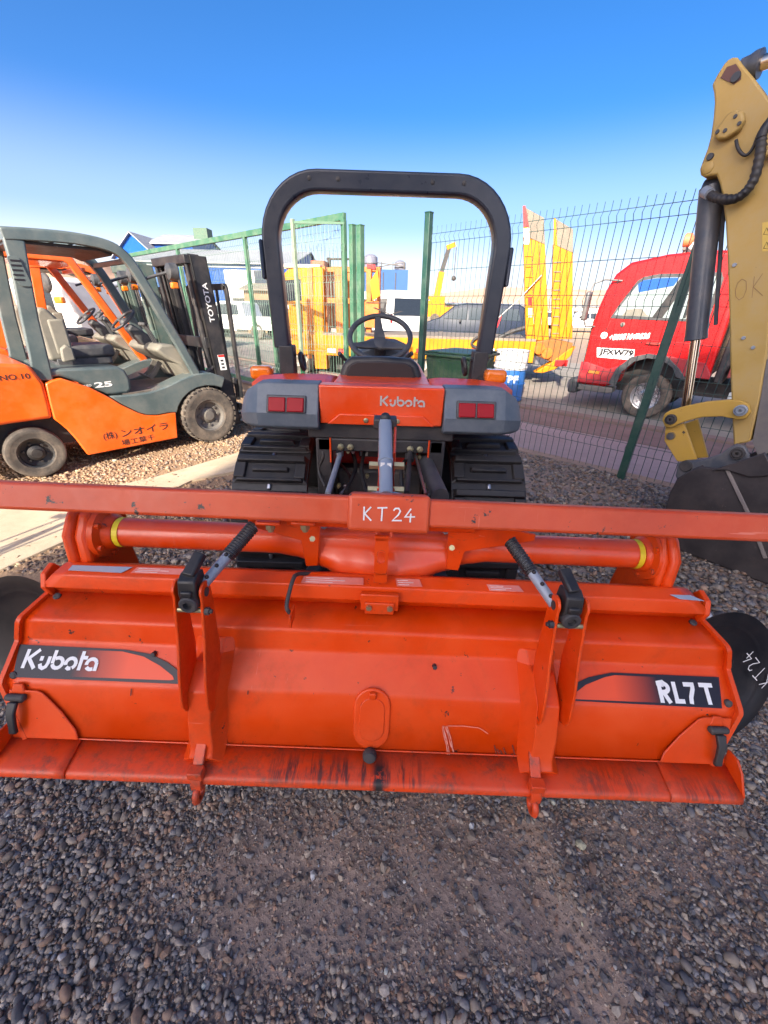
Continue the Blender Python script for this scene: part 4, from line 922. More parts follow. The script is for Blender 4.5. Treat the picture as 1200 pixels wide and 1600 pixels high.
m = KB(); m.box(a + Vector((0, .02, -.005)), (.075, .06, .035)); m.lathe(a + Vector((0, 0, .010)), (0, -.3, 1), [(.018, 0), (.016, .015), (.008, .02)], 14); m.build("link_end", M_black, tk, bevel=.006)
m = KB(); m.box(a.lerp(b, .64) + Vector((.010, -.019, .002)), (.012, .002, .03)); m.box(a.lerp(b, .635) + Vector((-.009, -.019, .004)), (.012, .002, .026)); m.build("link_label", M_chalk, tk)
# rubber tracks: belt round sprocket and idlers, with lugs
def belt_path(circ):
    out = []
    n = len(circ)
    for i in range(n):
        (ax, az, ar), (bx_, bz, br), (px_, pz2, pr_) = circ[i], circ[(i + 1) % n], circ[(i - 1) % n]
        def ang(c0, c1):
            dx, dz = c1[0] - c0[0], c1[1] - c0[1]; L = math.hypot(dx, dz); return math.atan2(dz, dx) + math.acos(max(-1, min(1, (c0[2] - c1[2]) / L)))
        a_in = ang(circ[(i - 1) % n], circ[i]); a_out = ang(circ[i], circ[(i + 1) % n])
        while a_out > a_in: a_out -= 2 * math.pi
        k = max(3, int(abs(a_in - a_out) / .15))
        for j in range(k + 1): q = a_in + (a_out - a_in) * j / k; out.append((ax + ar * math.cos(q), az + ar * math.sin(q)))
    return out
circ = [(1.90, .555, .365), (2.72, .17, .15), (1.66, .155, .135)]
bp = belt_path(circ)
L = [0]
for i in range(len(bp)): a, b = bp[i], bp[(i + 1) % len(bp)]; L.append(L[-1] + math.hypot(b[0] - a[0], b[1] - a[1]))
def belt_at(s):
    s %= L[-1]
    for i in range(len(bp)):
        if s <= L[i + 1]:
            a, b = bp[i], bp[(i + 1) % len(bp)]; q = (s - L[i]) / max(1e-9, L[i + 1] - L[i]); tx, tz_ = (b[0] - a[0]), (b[1] - a[1]); l = math.hypot(tx, tz_)
            return a[0] + tx * q, a[1] + tz_ * q, tx / l, tz_ / l
for sx in (-1, 1):
    xc = sx * .485; hwid = .165
    m = KB(); m.sweep([(xc, y, z) for y, z in bp], [(-hwid, -.012), (hwid, -.012), (hwid, .012), (-hwid, .012)], up=(1, 0, 0), closed=True) if False else None
    secs = []; n = len(bp)
    vs = []; fs = []
    for i, (y, z) in enumerate(bp):
        a, b = bp[(i - 1) % n], bp[(i + 1) % n]; tx, tz_ = b[0] - a[0], b[1] - a[1]; l = math.hypot(tx, tz_); ny, nz = -tz_ / l, tx / l
        if True: ny, nz = -ny * -1, nz
        for x_, d_ in ((-hwid, -.015), (hwid, -.015), (hwid, .012), (-hwid, .012)): vs.append((xc + x_, y + ny * d_, z + nz * d_))
    for i in range(n):
        j = (i + 1) % n
        for q in range(4): r = (q + 1) % 4; fs.append((i * 4 + q, i * 4 + r, j * 4 + r, j * 4 + q))
    m = KB(); m.add(vs, fs); tr = m.build("track", M_rub, tractor)
    m = KB(); NL = int(L[-1] / .152)
    for k in range(NL):
        s = k * L[-1] / NL + (.03 if sx > 0 else 0); y, z, ty_, tzz = belt_at(s); nv = Vector((0, -tzz, ty_)); tv = Vector((0, ty_, tzz)); o = Vector((xc, y, z))
        if (o + nv * .1 - Vector((xc, 2.05, .45))).length < (o - Vector((xc, 2.05, .45))).length: nv = -nv
        P = lambda x, tt, nn: o + Vector((x, 0, 0)) + tv * tt + nv * nn
        # broad lug: trapezoid block over most of the width with a raised bar in its middle
        for (xa, xb, t0, t1, h, tp_) in ((-hwid, hwid, -.066, .066, .022, .90), (-.160, .160, .030, .066, .046, .93), (-.085, .085, -.016, .010, .040, .9), (-.160, -.105, -.055, .035, .038, .85), (.105, .160, -.055, .035, .038, .85), (-.150, .150, -.062, -.045, .034, .95)):
            xm_, hw2 = (xa + xb) / 2, (xb - xa) / 2; tm, ht = (t0 + t1) / 2, (t1 - t0) / 2
            lo = [P(xm_ + a * hw2, tm + b * ht, .010) for a, b in ((-1, -1), (1, -1), (1, 1), (-1, 1))]; hi = [P(xm_ + a * hw2 * tp_, tm + b * ht * .8, h) for a, b in ((-1, -1), (1, -1), (1, 1), (-1, 1))]
            m.add(lo + hi, [(4, 5, 6, 7), (0, 1, 5, 4), (1, 2, 6, 5), (2, 3, 7, 6), (3, 0, 4, 7)])
    m.mi = 1
    for k in range(NL):
        s = (k + .5) * L[-1] / NL + (.03 if sx > 0 else 0); y, z, ty_, tzz = belt_at(s); nv = Vector((0, -tzz, ty_)); o = Vector((xc, y, z)); tv = Vector((0, ty_, tzz))
        if (o + nv * .1 - Vector((xc, 2.05, .45))).length < (o - Vector((xc, 2.05, .45))).length: nv = -nv
        m.box(o + nv * .016, (.016, .018, .026), Matrix((Vector((1, 0, 0)), nv, tv)).transposed())
    m.build("tread", [M_rub, M_steel], tr, bevel=.004, seg=2)
    m = KB(); m.lathe((xc - .05, 1.90, .555), (1, 0, 0), [(.06, 0), (.30, .02), (.34, .04), (.34, .06), (.30, .08), (.06, .10)], 28); m.cyl((xc - .06, 2.72, .17), (xc + .06, 2.72, .17), .13, n=20); m.cyl((xc - .06, 1.66, .155), (xc + .06, 1.66, .155), .115, n=20)
    for y in (1.95, 2.2, 2.45): m.cyl((xc - .05, y, .11), (xc + .05, y, .11), .08, n=16)
    m.bb((xc - .03, 1.6, .20), (xc + .03, 2.75, .27)); m.build("track_wheels" if False else "undercarriage", M_dark, tractor)

# plumbing and fittings in the gap between the tracks
random.seed(3)
for k, (p0, p1, p2, r_, mt) in enumerate((((548, 700, 1.75), (556, 730, 1.66), (540, 768, 1.45), .009, M_vinyl), ((572, 690, 1.75), (565, 735, 1.62), (574, 772, 1.5), .008, M_vinyl), ((655, 700, 1.78), (628, 728, 1.62), (630, 772, 1.5), .009, M_vinyl), ((530, 722, 1.8), (548, 748, 1.6), (532, 772, 1.5), .006, M_steel), ((660, 745, 1.7), (676, 752, 1.62), (668, 775, 1.5), .007, M_steel))):
    m = KB(); m.tube(smooth_path([kp(*p0), kp(*p1), kp(*p2)], 6), r_, 8); m.build("hose" if mt is M_vinyl else "cable", mt, tractor, smooth=60)
for u, v in ((545, 703), (552, 703), (528, 708), (655, 712), (574, 742), (628, 742), (540, 757), (664, 757), (530, 757), (520, 752)):
    p = kp(u, v, 1.64); m = KB(); m.cyl(p, p + Vector((0, -.022, 0)), .009, n=6); m.cyl(p + Vector((0, -.022, 0)), p + Vector((0, -.034, 0)), .005, n=8); m.build("fitting", M_zinc if u % 3 else M_steel, tractor)
for sx in (-1, 1):
    m = KB(); a = Vector((sx * .17, 1.60, .93)); b = Vector((sx * .24, 1.15, .74)); m.sweep([a - Vector((0, 0, .34)), b - Vector((0, 0, .10))], RECT(.05, .022)); m.build("lower_arm", M_black, tractor, bevel=.005)
m = KB(); m.tube(smooth_path([kp(500, 692, 1.62), kp(505, 712, 1.60), kp(498, 735, 1.6), kp(508, 760, 1.55)], 6), .006, 8); m.build("hose", M_vinyl, tractor, smooth=60)
# ------------------------------------------------------------------ forklifts
FA = pz_(72, 745); FB = pz_(328, 690); FE = (FB - FA).normalized(); FN = Vector((FE.y, -FE.x, 0)); FLF = -FN     # along the heading, towards the camera, to its left
M_fko = paint("forklift_orange_paint", (0.85, 0.115, 0.006), 0.32, dust=0.2, dustc=(.55, .3, .15), chips=0.1, coat=0.35, bump=0.015, edge=.35, edgec=(.25, .08, .03), lines=.3, linec=(.9, .45, .2), grime=.3, grimec=(.3, .09, .03))
M_fkg = paint("forklift_grey_green", (0.085, 0.115, 0.118), 0.38, dust=0.3, dustc=(.25, .22, .18), coat=0.2)
M_fkd = paint("mast_black", (0.020, 0.021, 0.024), 0.42, dust=0.35, dustc=(.14, .11, .09))
M_seat = paint("worn_grey_seat", (0.19, 0.18, 0.15), 0.6, dust=0.5, dustc=(.3, .26, .2))
M_floor = paint("dusty_floor_mat", (0.12, 0.10, 0.085), 0.8, dust=0.6, dustc=(.26, .2, .15))
M_ink = plain("dark_lettering", (.03, .02, .02), .6)
M_rimg = paint("dusty_grey_rim", (0.16, 0.15, 0.14), 0.55, metal=.3, dust=0.5, dustc=(.2, .17, .13))
def wheel(mk, c, ax, r, w, mt, parent, rim_r, rim_m, lugs=0, name="wheel", bolts=6, hub_out=0.0):
    """tyre with a rim as its sub-part; ax points outwards"""
    c = Vector(c); ax = Vector(ax).normalized(); h = w / 2
    m = mk(); m.lathe(c, ax, [(rim_r, -h), (r * .93, -h), (r * .985, -h * .8), (r, -h * .5), (r, h * .5), (r * .985, h * .8), (r * .95, h * .96), (r * .86, h * 1.04), (r * .80, h * 1.0), (rim_r * 1.08, h * .98), (rim_r, h * .86), (rim_r * .98, -h)], 40, cap=False)
    if lugs:
        a = ax.orthogonal().normalized(); b = ax.cross(a)
        for k in range(lugs):
            q = 2 * math.pi * k / lugs; d = a * math.cos(q) + b * math.sin(q); tg = ax.cross(d)
            m.box(c + d * (r * .995) + ax * h * .45, (r * .05, 2 * math.pi * r / lugs * .62, h * 1.1), Matrix((d, tg, ax)).transposed())
    o = m.build(name, mt, parent, smooth=38)
    m = mk(); m.lathe(c, ax, [(rim_r, h * .86), (rim_r * .93, h * .80), (rim_r * .88, h * .45), (rim_r * .55, h * .30), (rim_r * .50, h * .42 + hub_out), (rim_r * .32, h * .55 + hub_out), (rim_r * .30, h * .75 + hub_out), (.001, h * .78 + hub_out)], 28, cap=False)
    a = ax.orthogonal().normalized(); b = ax.cross(a)
    for k in range(bolts):
        q = 2 * math.pi * k / bolts; d = a * math.cos(q) + b * math.sin(q); p = c + d * rim_r * .66 + ax * h * .30; m.cyl(p, p + ax * .025, rim_r * .09, n=6)
    m.build("rim", rim_m, o, smooth=35); return o
def forklift(label, base, body_m, guard_m, mast_m, lettered=False, group=None, hi=True, heading=FE, square=False):
    rz = math.atan2(heading.y, heading.x); OFF = Vector((.8, .575, 0))
    left = Vector((-heading.y, heading.x, 0)); loc = Vector(base) + heading * .8 + left * .575; loc.z = 0
    root = thing("forklift", label, "forklift", loc, (0, 0, rz), group); B = lambda: MB(off=OFF)
    W = 1.15
    # counterweight
    m = B(); m.xz([(-.62, .42), (-.62, .95), (-.52, 1.03), (-.05, 1.035), (.165, 1.01), (.19, .98), (.236, .84), (.224, .66), (.208, .528), (.08, .53), (-.08, .53), (-.17, .527), (-.30, .50)], 0, W)
    cw = m.build("counterweight", body_m, root, bevel=.03, seg=3)
    m = B(); m.xz([(-.62, .18), (-.62, .415), (-.30, .495), (-.17, .52), (-.26, .34), (-.30, .18)], .03, W - .03); m.build("ballast_skirt", guard_m, root, bevel=.02)
    # side panels with the wheel arch cut out
    for y0, y1 in ((-.005, .06), (W - .06, W + .005)):
        P = [(.225, .66), (.243, .84), (.30, .862), (.371, .875), (.57, .772), (.706, .663), (.80, .57), (.927, .472), (1.0, .43), (1.107, .408), (1.315, .413), (1.275, .122), (.383, .125)] + [(.36, .20), (.33, .30), (.29, .40), (.25, .47), (.215, .52)]
        m = B(); m.xz(P, y0, y1); sp = m.build("side_panel", body_m, root, bevel=.012, seg=2)
        # grey sill and mudguard over the front wheel
        P = [(.715, .665), (.81, .572), (.935, .474), (1.005, .434), (1.107, .413), (1.24, .418)] + [(1.71 + .40 * math.cos(R_(a)), .30 + .36 * math.sin(R_(a))) for a in (163, 150, 135, 120, 105, 90, 75, 60)] + [(1.955, .700), (1.96, .735), (1.80, .80), (1.62, .80), (1.45, .76), (1.28, .70), (1.10, .66), (.93, .655)]
        m = B(); m.xz(P, y0 + .002, y0 + .26 if y0 < .5 else W + .003) if y0 < .5 else m.xz(P, W - .26, W + .003); fdr = m.build("mudguard", M_fkg, root, bevel=.012)
    m = B(); m.bb((1.02, .0, .44), (1.20, .14, .55)); m.build("step", M_plas, root, bevel=.02)
    m = B(); m.bb((-.25, .14, .25), (1.60, W - .14, .66)); m.bb((.2, .06, .5), (.95, W - .06, .66)); m.build("chassis", M_fkd, root)
    m = B(); m.bb((.85, .06, .655), (1.62, W - .06, .672)); m.build("floor", M_floor, root)
    # seat base with its number
    m = B(); m.xz([(.245, .87), (.372, .882), (.575, .78), (.712, .672), (.90, .665), (.945, .70), (.955, .80), (.93, .895), (.87, .935), (.30, .955)], .05, W - .05); hb_ = m.build("seat_base", M_fkg, root, bevel=.025, seg=3)
    # overhead guard
    side = [(.245, .86), (.27, 1.05), (.30, 1.36), (.335, 1.62), (.36, 1.80), (.375, 1.955)]
    roof = smooth_path([(x, 0, z) for x, z in ((.31, 1.985), (.55, 2.0), (.80, 2.005), (1.02, 1.985), (1.14, 1.94), (1.22, 1.85), (1.30, 1.68), (1.42, 1.38), (1.54, 1.09), (1.665, .76))], 4)
    if square: roof = [Vector((x, 0, z)) for x, z in ((.31, 1.985), (.98, 1.985), (1.06, 1.95), (1.10, 1.87), (1.62, .80), (1.65, .70))]
    gs = [(-.035, -.045), (.035, -.045), (.035, .03), (.02, .045), (-.02, .045), (-.035, .03)]
    for y in (.065, W - .065):
        m = B(); m.sweep([(p.x, y, p.z) for p in roof], gs, up=(0, 0, 1)); m.build("guard_frame", guard_m, root, bevel=.006, smooth=45)
        m = B(); m.sweep([(x, y, z) for x, z in side], lambda i: RECT(.06, [.15, .135, .125, .125, .125, .14][i]), up=(1, 0, 0)); pl = m.build("guard_pillar", guard_m, root, bevel=.014, seg=3)
        yo = y - .034 if y < .5 else y + .034; sgn = -1 if y < .5 else 1
        if hi:
            m = B(); m.prism([(.325 + a, yo, 1.72 + b) for a, b in arc(-.02, .085, .022, 180, 90, 3) + arc(.02, .085, .022, 90, 0, 3) + arc(.045, -.085, .022, 0, -90, 3) + arc(-.0, -.085, .022, 270, 180, 3)], (0, sgn * .006, 0)); vt = m.build("vent_panel", guard_m, pl, bevel=.002)
            for k in range(5):
                m = B(); m.bb((.30 + .004 * (4 - k) * -1, min(yo + sgn * .0062, yo + sgn * .0085), 1.655 + k * .034), (.352 + .004 * k, max(yo + sgn * .0062, yo + sgn * .0085), 1.668 + k * .034)); m.build("slot", M_decalk, vt)
    m = B(); m.xz([(.34, 1.93), (.34, 1.955), (1.02, 1.955), (1.10, 1.925), (1.08, 1.90), (1.0, 1.93)], .10, W - .10); m.build('roof_plate', M_fkd if not square else guard_m, root)
    for x, z in ((.34, 1.975), (.52, 1.985), (.66, 1.99), (.80, 1.99), (.94, 1.98), (1.07, 1.95), (1.19, 1.87)):
        m = B(); m.bb((x - .018, .10, z - .025), (x + .018, W - .10, z + .02)); m.build("roof_bar", guard_m, root, bevel=.005)
    # seat
    m = B(); m.prism([(x, .36, z) for x, z in ((.40, .99), (.39, 1.25), (.40, 1.40), (.44, 1.46), (.50, 1.45), (.58, 1.34), (.60, 1.15), (.56, .99))], (0, .46, 0)); bk = m.build("seat_back", M_seat, root, bevel=.05, seg=4)
    for q in (-1, 1):
        m = B(); m.box((.54, .58 + q * .205, 1.20), (.14, .05, .32)); m.build("side_bolster", M_seat, bk, bevel=.022, seg=3)
    m = B(); m.bb((.56, .34, 1.00), (.97, .82, 1.12)); sc_ = m.build("seat_cushion", M_plas, root, bevel=.035, seg=4)
    m = B(); m.bb((.45, .36, .935), (.93, .80, 1.005)); m.build("seat_suspension", M_plas, sc_, bevel=.01)
    m = B(); m.xz([(.48, .98), (.49, 1.10), (.54, 1.14), (.59, 1.11), (.59, .99)], .27, .33); m.build("armrest", M_seat, bk, bevel=.015)
    # cowl, column, steering wheel, levers and pedals
    m = B(); m.xz([(1.30, 1.06), (1.36, 1.12), (1.50, 1.11), (1.66, .95), (1.70, .72), (1.62, .70), (1.52, .90), (1.38, .98)], .14, W - .14); cow = m.build("cowl", M_seat, root, bevel=.03, seg=3)
    m = B(); m.sweep([(1.50, .58, 1.0), (1.36, .58, 1.14), (1.22, .58, 1.28)], lambda i: RECT(.15, [.16, .13, .08][i]), up=(.6, 0, .8)); cl = m.build("steering_column", M_plas, root, bevel=.02)
    ax = Vector((-.62, 0, .78)); m = B(); m.torus((1.19, .58, 1.34), ax, .150, .014, 30, 8); stw = m.build("steering_wheel", M_plas, cl, smooth=60)
    m = B(); m.lathe((1.20, .58, 1.315), ax, [(.04, 0), (.05, .02), (.03, .04)], 14); m.box((1.19, .58, 1.335), (.02, .29, .02)); m.build("wheel_hub", M_plas, stw)
    for k in range(3):
        m = B(); a = Vector((1.38, .36 - k * .05, 1.11)); m.tube([a, a + Vector((-.05, 0, .13)), a + Vector((-.10, 0, .20))], .009, 8); m.ball(tuple(a + Vector((-.10, 0, .20))), .02, n=8, m=6); m.build("lever", M_plas, cow)
    for y in (.50, .66): m = B(); m.sweep([(1.45, y, .90), (1.36, y, .78), (1.30, y, .74)], RECT(.05, .015), up=(0, 1, 0)); m.box((1.29, y, .745), (.10, .075, .015), Matrix.Rotation(R_(35), 3, 'Y')); m.build("pedal", M_rimg, cow)
    # wheels
    for y, sg in ((.08, -1), (W - .08, 1)):
        wheel(B, (0, y, .232), (0, sg, 0), .232, .17, M_tyre, root, .135, M_fkd, 0, "rear_wheel", 6, .02)
        wheel(B, (1.69, y + .02 * sg, .318), (0, sg, 0), .318, .21, M_tyre, root, .175, M_rimg, 30, "front_wheel", 8, .0)
    # mast, leaning back a little
    SH = Matrix(((1, 0, -.07, .01), (0, 1, 0, 0), (0, 0, 1, 0), (0, 0, 0, 1)))
    def Bm():
        q = B(); q.T = Matrix.Translation((.19, 0, 0)) @ SH; return q
    mt = bpy.data.objects.new("mast", None); 
    for y, sg in ((.12, 1), (W - .12, -1)):
        m = Bm(); m.bb((1.78, y, .14), (1.965, y + sg * .02, 1.98)); m.bb((1.78, y, .14), (1.80, y + sg * .09, 1.98)); m.bb((1.945, y, .14), (1.965, y + sg * .09, 1.98)); up_r = m.build("mast_upright", mast_m, root, bevel=.004)
        m = Bm(); m.bb((1.81, y + sg * .10, .18), (1.93, y + sg * .12, 2.0)); m.bb((1.85, y + sg * .10, .18), (1.89, y + sg * .16, 2.0)); m.build("inner_upright", mast_m, root)
        m = Bm(); m.cyl((1.75, y + sg * .06, .25), (1.75, y + sg * .06, 1.35), .035, n=14); m.cyl((1.75, y + sg * .06, 1.35), (1.75, y + sg * .06, 1.90), .022, n=12); m.build("lift_cylinder", mast_m, root)
        m = B(); m.cyl((1.60, y + sg * .05, .62), (1.92, y + sg * .05, .84), .03, n=12); m.build("tilt_cylinder", mast_m, root)
    for bx in ((1.72, 1.90, 1.86, 1.985), (1.74, 1.05, 1.79, 1.17), (1.74, .28, 1.79, .42)): m = Bm(); m.bb((bx[0], .14, bx[1]), (bx[2], W - .14, bx[3])); m.build("mast_crossbar", mast_m, root, bevel=.008)
    for y in (.46, .69):
        m = Bm(); m.cyl((1.86, y, .40), (1.86, y, 1.95), .015, n=8); m.build("lift_chain", M_dark, root)
    m = B(); m.bb((2.12, .09, .62), (2.16, W - .09, .70)); m.bb((2.15, .09, .30), (2.19, W - .09, .38)); m.bb((2.14, .5, .30), (2.17, .62, .70)); m.build("carriage", mast_m, root, bevel=.006)
    m = B()
    m.sweep(smooth_path([(2.20, .10, .45), (2.20, .10, 1.0), (2.20, .10, 1.60), (2.20, .13, 1.69), (2.20, .20, 1.70), (2.20, W - .20, 1.70), (2.20, W - .13, 1.69), (2.20, W - .10, 1.60), (2.20, W - .10, .45)], 3), RECT(.065, .03), up=(1, 0, 0))
    for y in (.34, .575, .81): m.bb((2.19, y - .015, .5), (2.215, y + .015, 1.69))
    m.bb((2.16, .12, .42), (2.20, .16, .66)); m.bb((2.16, W - .16, .42), (2.20, W - .12, .66)); m.build("load_backrest", M_fkd, root, bevel=.006)
    for y in (.30, .80):
        m = B(); m.xz([(2.165, .06), (2.165, .72), (2.20, .72), (2.21, .10), (2.75, .085), (2.80, .06)], y, y + .10); m.build("fork", M_fkd, root, bevel=.004)
    # lamps on the front of the guard
    for y in (.02, W - .02):
        m = B(); m.lathe((1.62, y, 1.80), (1, 0, -.05), [(.02, -.10), (.075, -.08), (.085, -.01), (.08, 0)], 18); m.tube([(1.55, y, 1.80), (1.42, y + (.04 if y < .5 else -.04), 1.76), (1.30, y + (.04 if y < .5 else -.04), 1.72)], .014, 8); hl = m.build("head_lamp", M_plas, root)
        m = B(); m.box((1.58, y, 1.68), (.07, .06, .06)); m.build("indicator", M_amber, hl, bevel=.012)
    if lettered:
        ux, uz = Vector((1, 0, 0)), Vector((0, 0, 1))
        m = B(); m.text("NO.10", Vector((-.05, -.0, .893)), ux, uz, .205, .046, .003, offset=.008); m.build("lettering", M_ink, cw)
        m = B(); m.text("(株)", Vector((.555, -.005, .235)), ux, uz, .125, .088, .003, offset=.006); m.text("ンオイラ", Vector((.72, -.005, .245)), ux, uz, .48, .078, .003, offset=.010); m.text("場工葉千", Vector((.70, -.005, .155)), ux, uz, .33, .062, .003, offset=.006); m.build("lettering", M_ink, sp if False else [c for c in kids(root) if c.name.startswith("side_panel")][0])
        m = B(); m.text("25", Vector((.625, .05, .752)), ux, uz, .155, .052, .003, offset=.03); m.text("GENEO", Vector((.50, .05, .772)), ux, uz, .10, .020, .003, offset=.01); m.build("lettering", M_white, hb_)
        mu = [c for c in kids(root) if c.name.startswith("mast_upright")][0]
        m = Bm(); m.text("TOYOTA", Vector((1.905, .12, 1.33)), Vector((0, 0, 1)), Vector((-1, 0, 0)), .40, .062, .003, offset=.02); m.build("lettering", M_white, mu)
        m = Bm(); m.bb((1.845, .114, .80), (1.925, .1198, .975)); lb = m.build("label", M_white, mu); m = Bm(); m.bb((1.846, .112, .95), (1.924, .1138, .974)); m.build("label_top", plain("label_red", (.6, .03, .02), .5), lb)
        for k in range(3): m = Bm(); m.bb((1.865, .112, .82 + k * .04), (1.90, .1138, .84 + k * .04)); m.build("label_print", M_dark, lb)
    bpy.data.objects.remove(mt)
    return root
forklift("orange and grey forklift numbered NO.10, nearest of the row, its side towards the tractor", FA, M_fko, M_fkg, M_fkd, True, "forklifts parked in a row")
M_fkg2 = paint("faded_green_mast", (0.06, 0.10, 0.09), 0.5, dust=0.5, dustc=(.2, .17, .13))
O2 = pz_(126, 395, 2.0); L2 = FA + FE * 1.16
d2 = O2 - Vector((L2.x, L2.y, 2.0)); d2.z = 0
a2_ = d2.dot(FE); 
b2_ = 1.75
forklift("orange forklift with an orange guard, parked just behind the one numbered NO.10", FA - FN * 1.75 + FE * .10, M_fko, M_fko, M_fkg2, False, "forklifts parked in a row", hi=False, square=True)
forklift("farthest orange forklift of the row, half hidden and close to the green gate", FA - FN * 3.5 + FE * .75, M_fko, M_fko, M_fkd, False, "forklifts parked in a row", hi=False)
# ------------------------------------------------------------------ excavator arm at the right
E1 = Vector((.62, -.785, 0)).normalized(); EN = Vector((-E1.y * -1, 0, 0)); EN = Vector((E1.y, -E1.x, 0)).normalized()
if EN.dot(Vector((-1, -1, 0))) < 0: EN = -EN
EP = Vector((2.2, 2.57, 0))
exc = thing("excavator", "yellow excavator arm and brown bucket resting on the gravel at the right edge", "excavator", (2.35, 2.45, 0))
EO = Vector((2.35, 2.45, 0))
def XB(): return MB(off=EO)
def ep(u, v, d=0.0): return pp_(u, v, EP + EN * d, EN)            # pixel -> point on the stick's near side (d towards the camera)
M_exy = paint("excavator_yellow", (0.45, 0.29, 0.072), 0.45, edge=.6, edgec=(.09, .06, .04), lines=.35, linec=(.16, .11, .06), dust=0.45, dustc=(.33, .27, .18), chips=.12, chipc=(.06, .04, .025), bump=.04)
M_exl = paint("excavator_link_yellow", (0.50, 0.30, 0.045), 0.5, dust=0.4, dustc=(.34, .2, .07), chips=.5, chipc=(.07, .045, .03), bump=.06)
M_buck = paint("rusty_bucket_steel", (0.030, 0.025, 0.027), 0.5, edge=.8, edgec=(.22, .20, .19), lines=.5, linec=(.17, .15, .14), grime=.6, grimec=(.11, .075, .06), dust=0.4, dustc=(.10, .08, .075), chips=.3, chipc=(.14, .12, .11), bump=.12)
M_cylb = paint("cylinder_blue_grey", (0.055, 0.065, 0.085), 0.32, dust=.25)
M_chrome = paint("chrome_rod", (.60, .50, .40), .14, metal=1, dust=.15)
TH = .23
out = [(1131, 99.5), (1137, 93), (1144, 89), (1152, 89), (1158, 98), (1176, 119), (1200, 153), (1222, 178), (1236, 215), (1236, 255), (1222, 330), (1208, 450), (1198, 560), (1187, 624), (1172, 690), (1146, 696), (1143, 640), (1141, 590), (1139, 500), (1136, 400), (1133, 345), (1128, 305), (1124, 287), (1119, 273), (1108, 275), (1099.5, 277), (1094, 273), (1093, 264), (1098, 250), (1105, 232), (1110, 213), (1114, 185), (1116, 160), (1115, 145), (1112, 132), (1120, 117)]
m = XB(); m.prism([ep(*p) for p in out], -EN * TH); stick = m.build("stick", M_exy, exc, bevel=.010, seg=2)
def disc(name, u, v, rpx, d, th, mt, par, n=24, prof=None):
    c = ep(u, v, d); r = (ep(u + rpx, v, d) - c).length * .87
    m = XB(); m.lathe(c, EN, prof(r, th) if prof else [(r, -th), (r, th * .6), (r * .9, th), (r * .01, th)], n); return m.build(name, mt, par, smooth=40)
BOSS = lambda r, th: [(r, -th), (r, th), (r * .80, th * 1.1), (r * .76, th * .7), (r * .62, th * .7), (r * .60, th * 1.2), (r * .28, th * 1.2), (r * .24, th * .2), (.001, th * .2)]
disc("boss_plug", 1150, 121, 8, .0, .012, M_plas, stick); disc("boss_plug", 1110, 245, 6, .0, .012, M_plas, stick); disc("boss_ring", 1106, 262, 10, 0, .006, M_exy, stick)
m = XB(); m.prism([ep(u, v, .0) for u, v in ((1122, 205), (1118, 214), (1124, 221), (1137, 220), (1158, 206), (1167, 190), (1165, 178), (1155, 174), (1140, 180))], EN * .045); cp = m.build("pivot_cover", M_exy, stick, bevel=.012, seg=3)
for u, v in ((1149, 182), (1121, 206), (1133, 204), (1155, 193)): disc("cover_bolt", u, v, 3.6, .045, .006, M_plas, cp, 10)
m = XB(); m.prism([ep(u, v) for u, v in ((1126, 122), (1136, 105), (1150, 100), (1158, 112), (1158, 124), (1147, 132))], EN * .004); m.build("scraped_patch", plain("scraped_brown", (.13, .06, .05), .7), stick)
for u, v in ((1148, 414), (1162, 528), (1177, 543)): disc("stud", u, v, 4, 0, .01, M_grey, stick, 10)
m = XB(); ok = [[(0, .5), (.1, .85), (.35, 1), (.6, .85), (.65, .45), (.5, .1), (.25, 0), (.05, .2), (0, .5)], [(1.05, 1), (1.0, .0)], [(1.5, 1.05), (1.03, .5), (1.6, .0)]]
o0 = ep(1148, 470, .001); ux = (ep(1192, 462, .001) - o0) / 1.6; uy = (ep(1150, 438, .001) - o0) / 1.0; m.strokes(ok, o0, ux, uy, .03, .0008); m.build("scratched_letters", plain("scratch_brown", (.25, .14, .06), .7), stick)
m = XB(); m.prism([ep(u, v, .001) for u, v in ((1191, 348), (1203, 346), (1205, 392), (1191, 393))], EN * .001); st_ = m.build("sticker", plain("sticker_yellow", (.62, .42, .08), .5), stick)
m = XB()
for v0 in (366, 388): 
    q = [ep(u, v, .0025) for u, v in ((1193, v0), (1198, v0 - 10), (1203, v0))]; m.tube(q, .002, 4, True)
m.build("sticker_print", M_ink, st_)
# inner face of the stick, coloured a darker grey than its yellow side
m = XB(); m.prism([ep(u, v, -.004) for u, v in ((1198, 562), (1206, 560), (1212, 700), (1186, 716), (1176, 690), (1188, 624))], -EN * (TH - .02)); m.build("stick_inner_face", paint("stick_inner_grey", (.13, .12, .12), .6, dust=.4), stick)
# bucket cylinder
c0, c1, c2 = ep(1112, 292, -TH / 2 + .02), ep(1087, 531, -TH / 2 + .02), ep(1070, 645, -TH / 2 + .02)
m = XB(); m.cyl(c0, c1, .062, n=28); m.lathe(c1, c1 - c0, [(.064, -.03), (.064, .0), (.05, .004)], 28); cyl_ = m.build("cylinder_barrel", M_cylb, exc, smooth=40)
m = XB(); m.cyl(c1, c2, .028, n=22); m.build("cylinder_rod", M_chrome, cyl_, smooth=50)
m = XB(); k0, k1 = ep(1132, 300, -TH / 2), ep(1118, 508, -TH / 2); m.cyl(k0, k1, .012, n=8); m.build("oil_pipe", M_cylb, cyl_)
m = XB(); m.cyl(ep(1100, 296, -TH / 2), ep(1128, 292, -TH / 2), .05, n=16); m.build("cylinder_eye", M_cylb, cyl_)
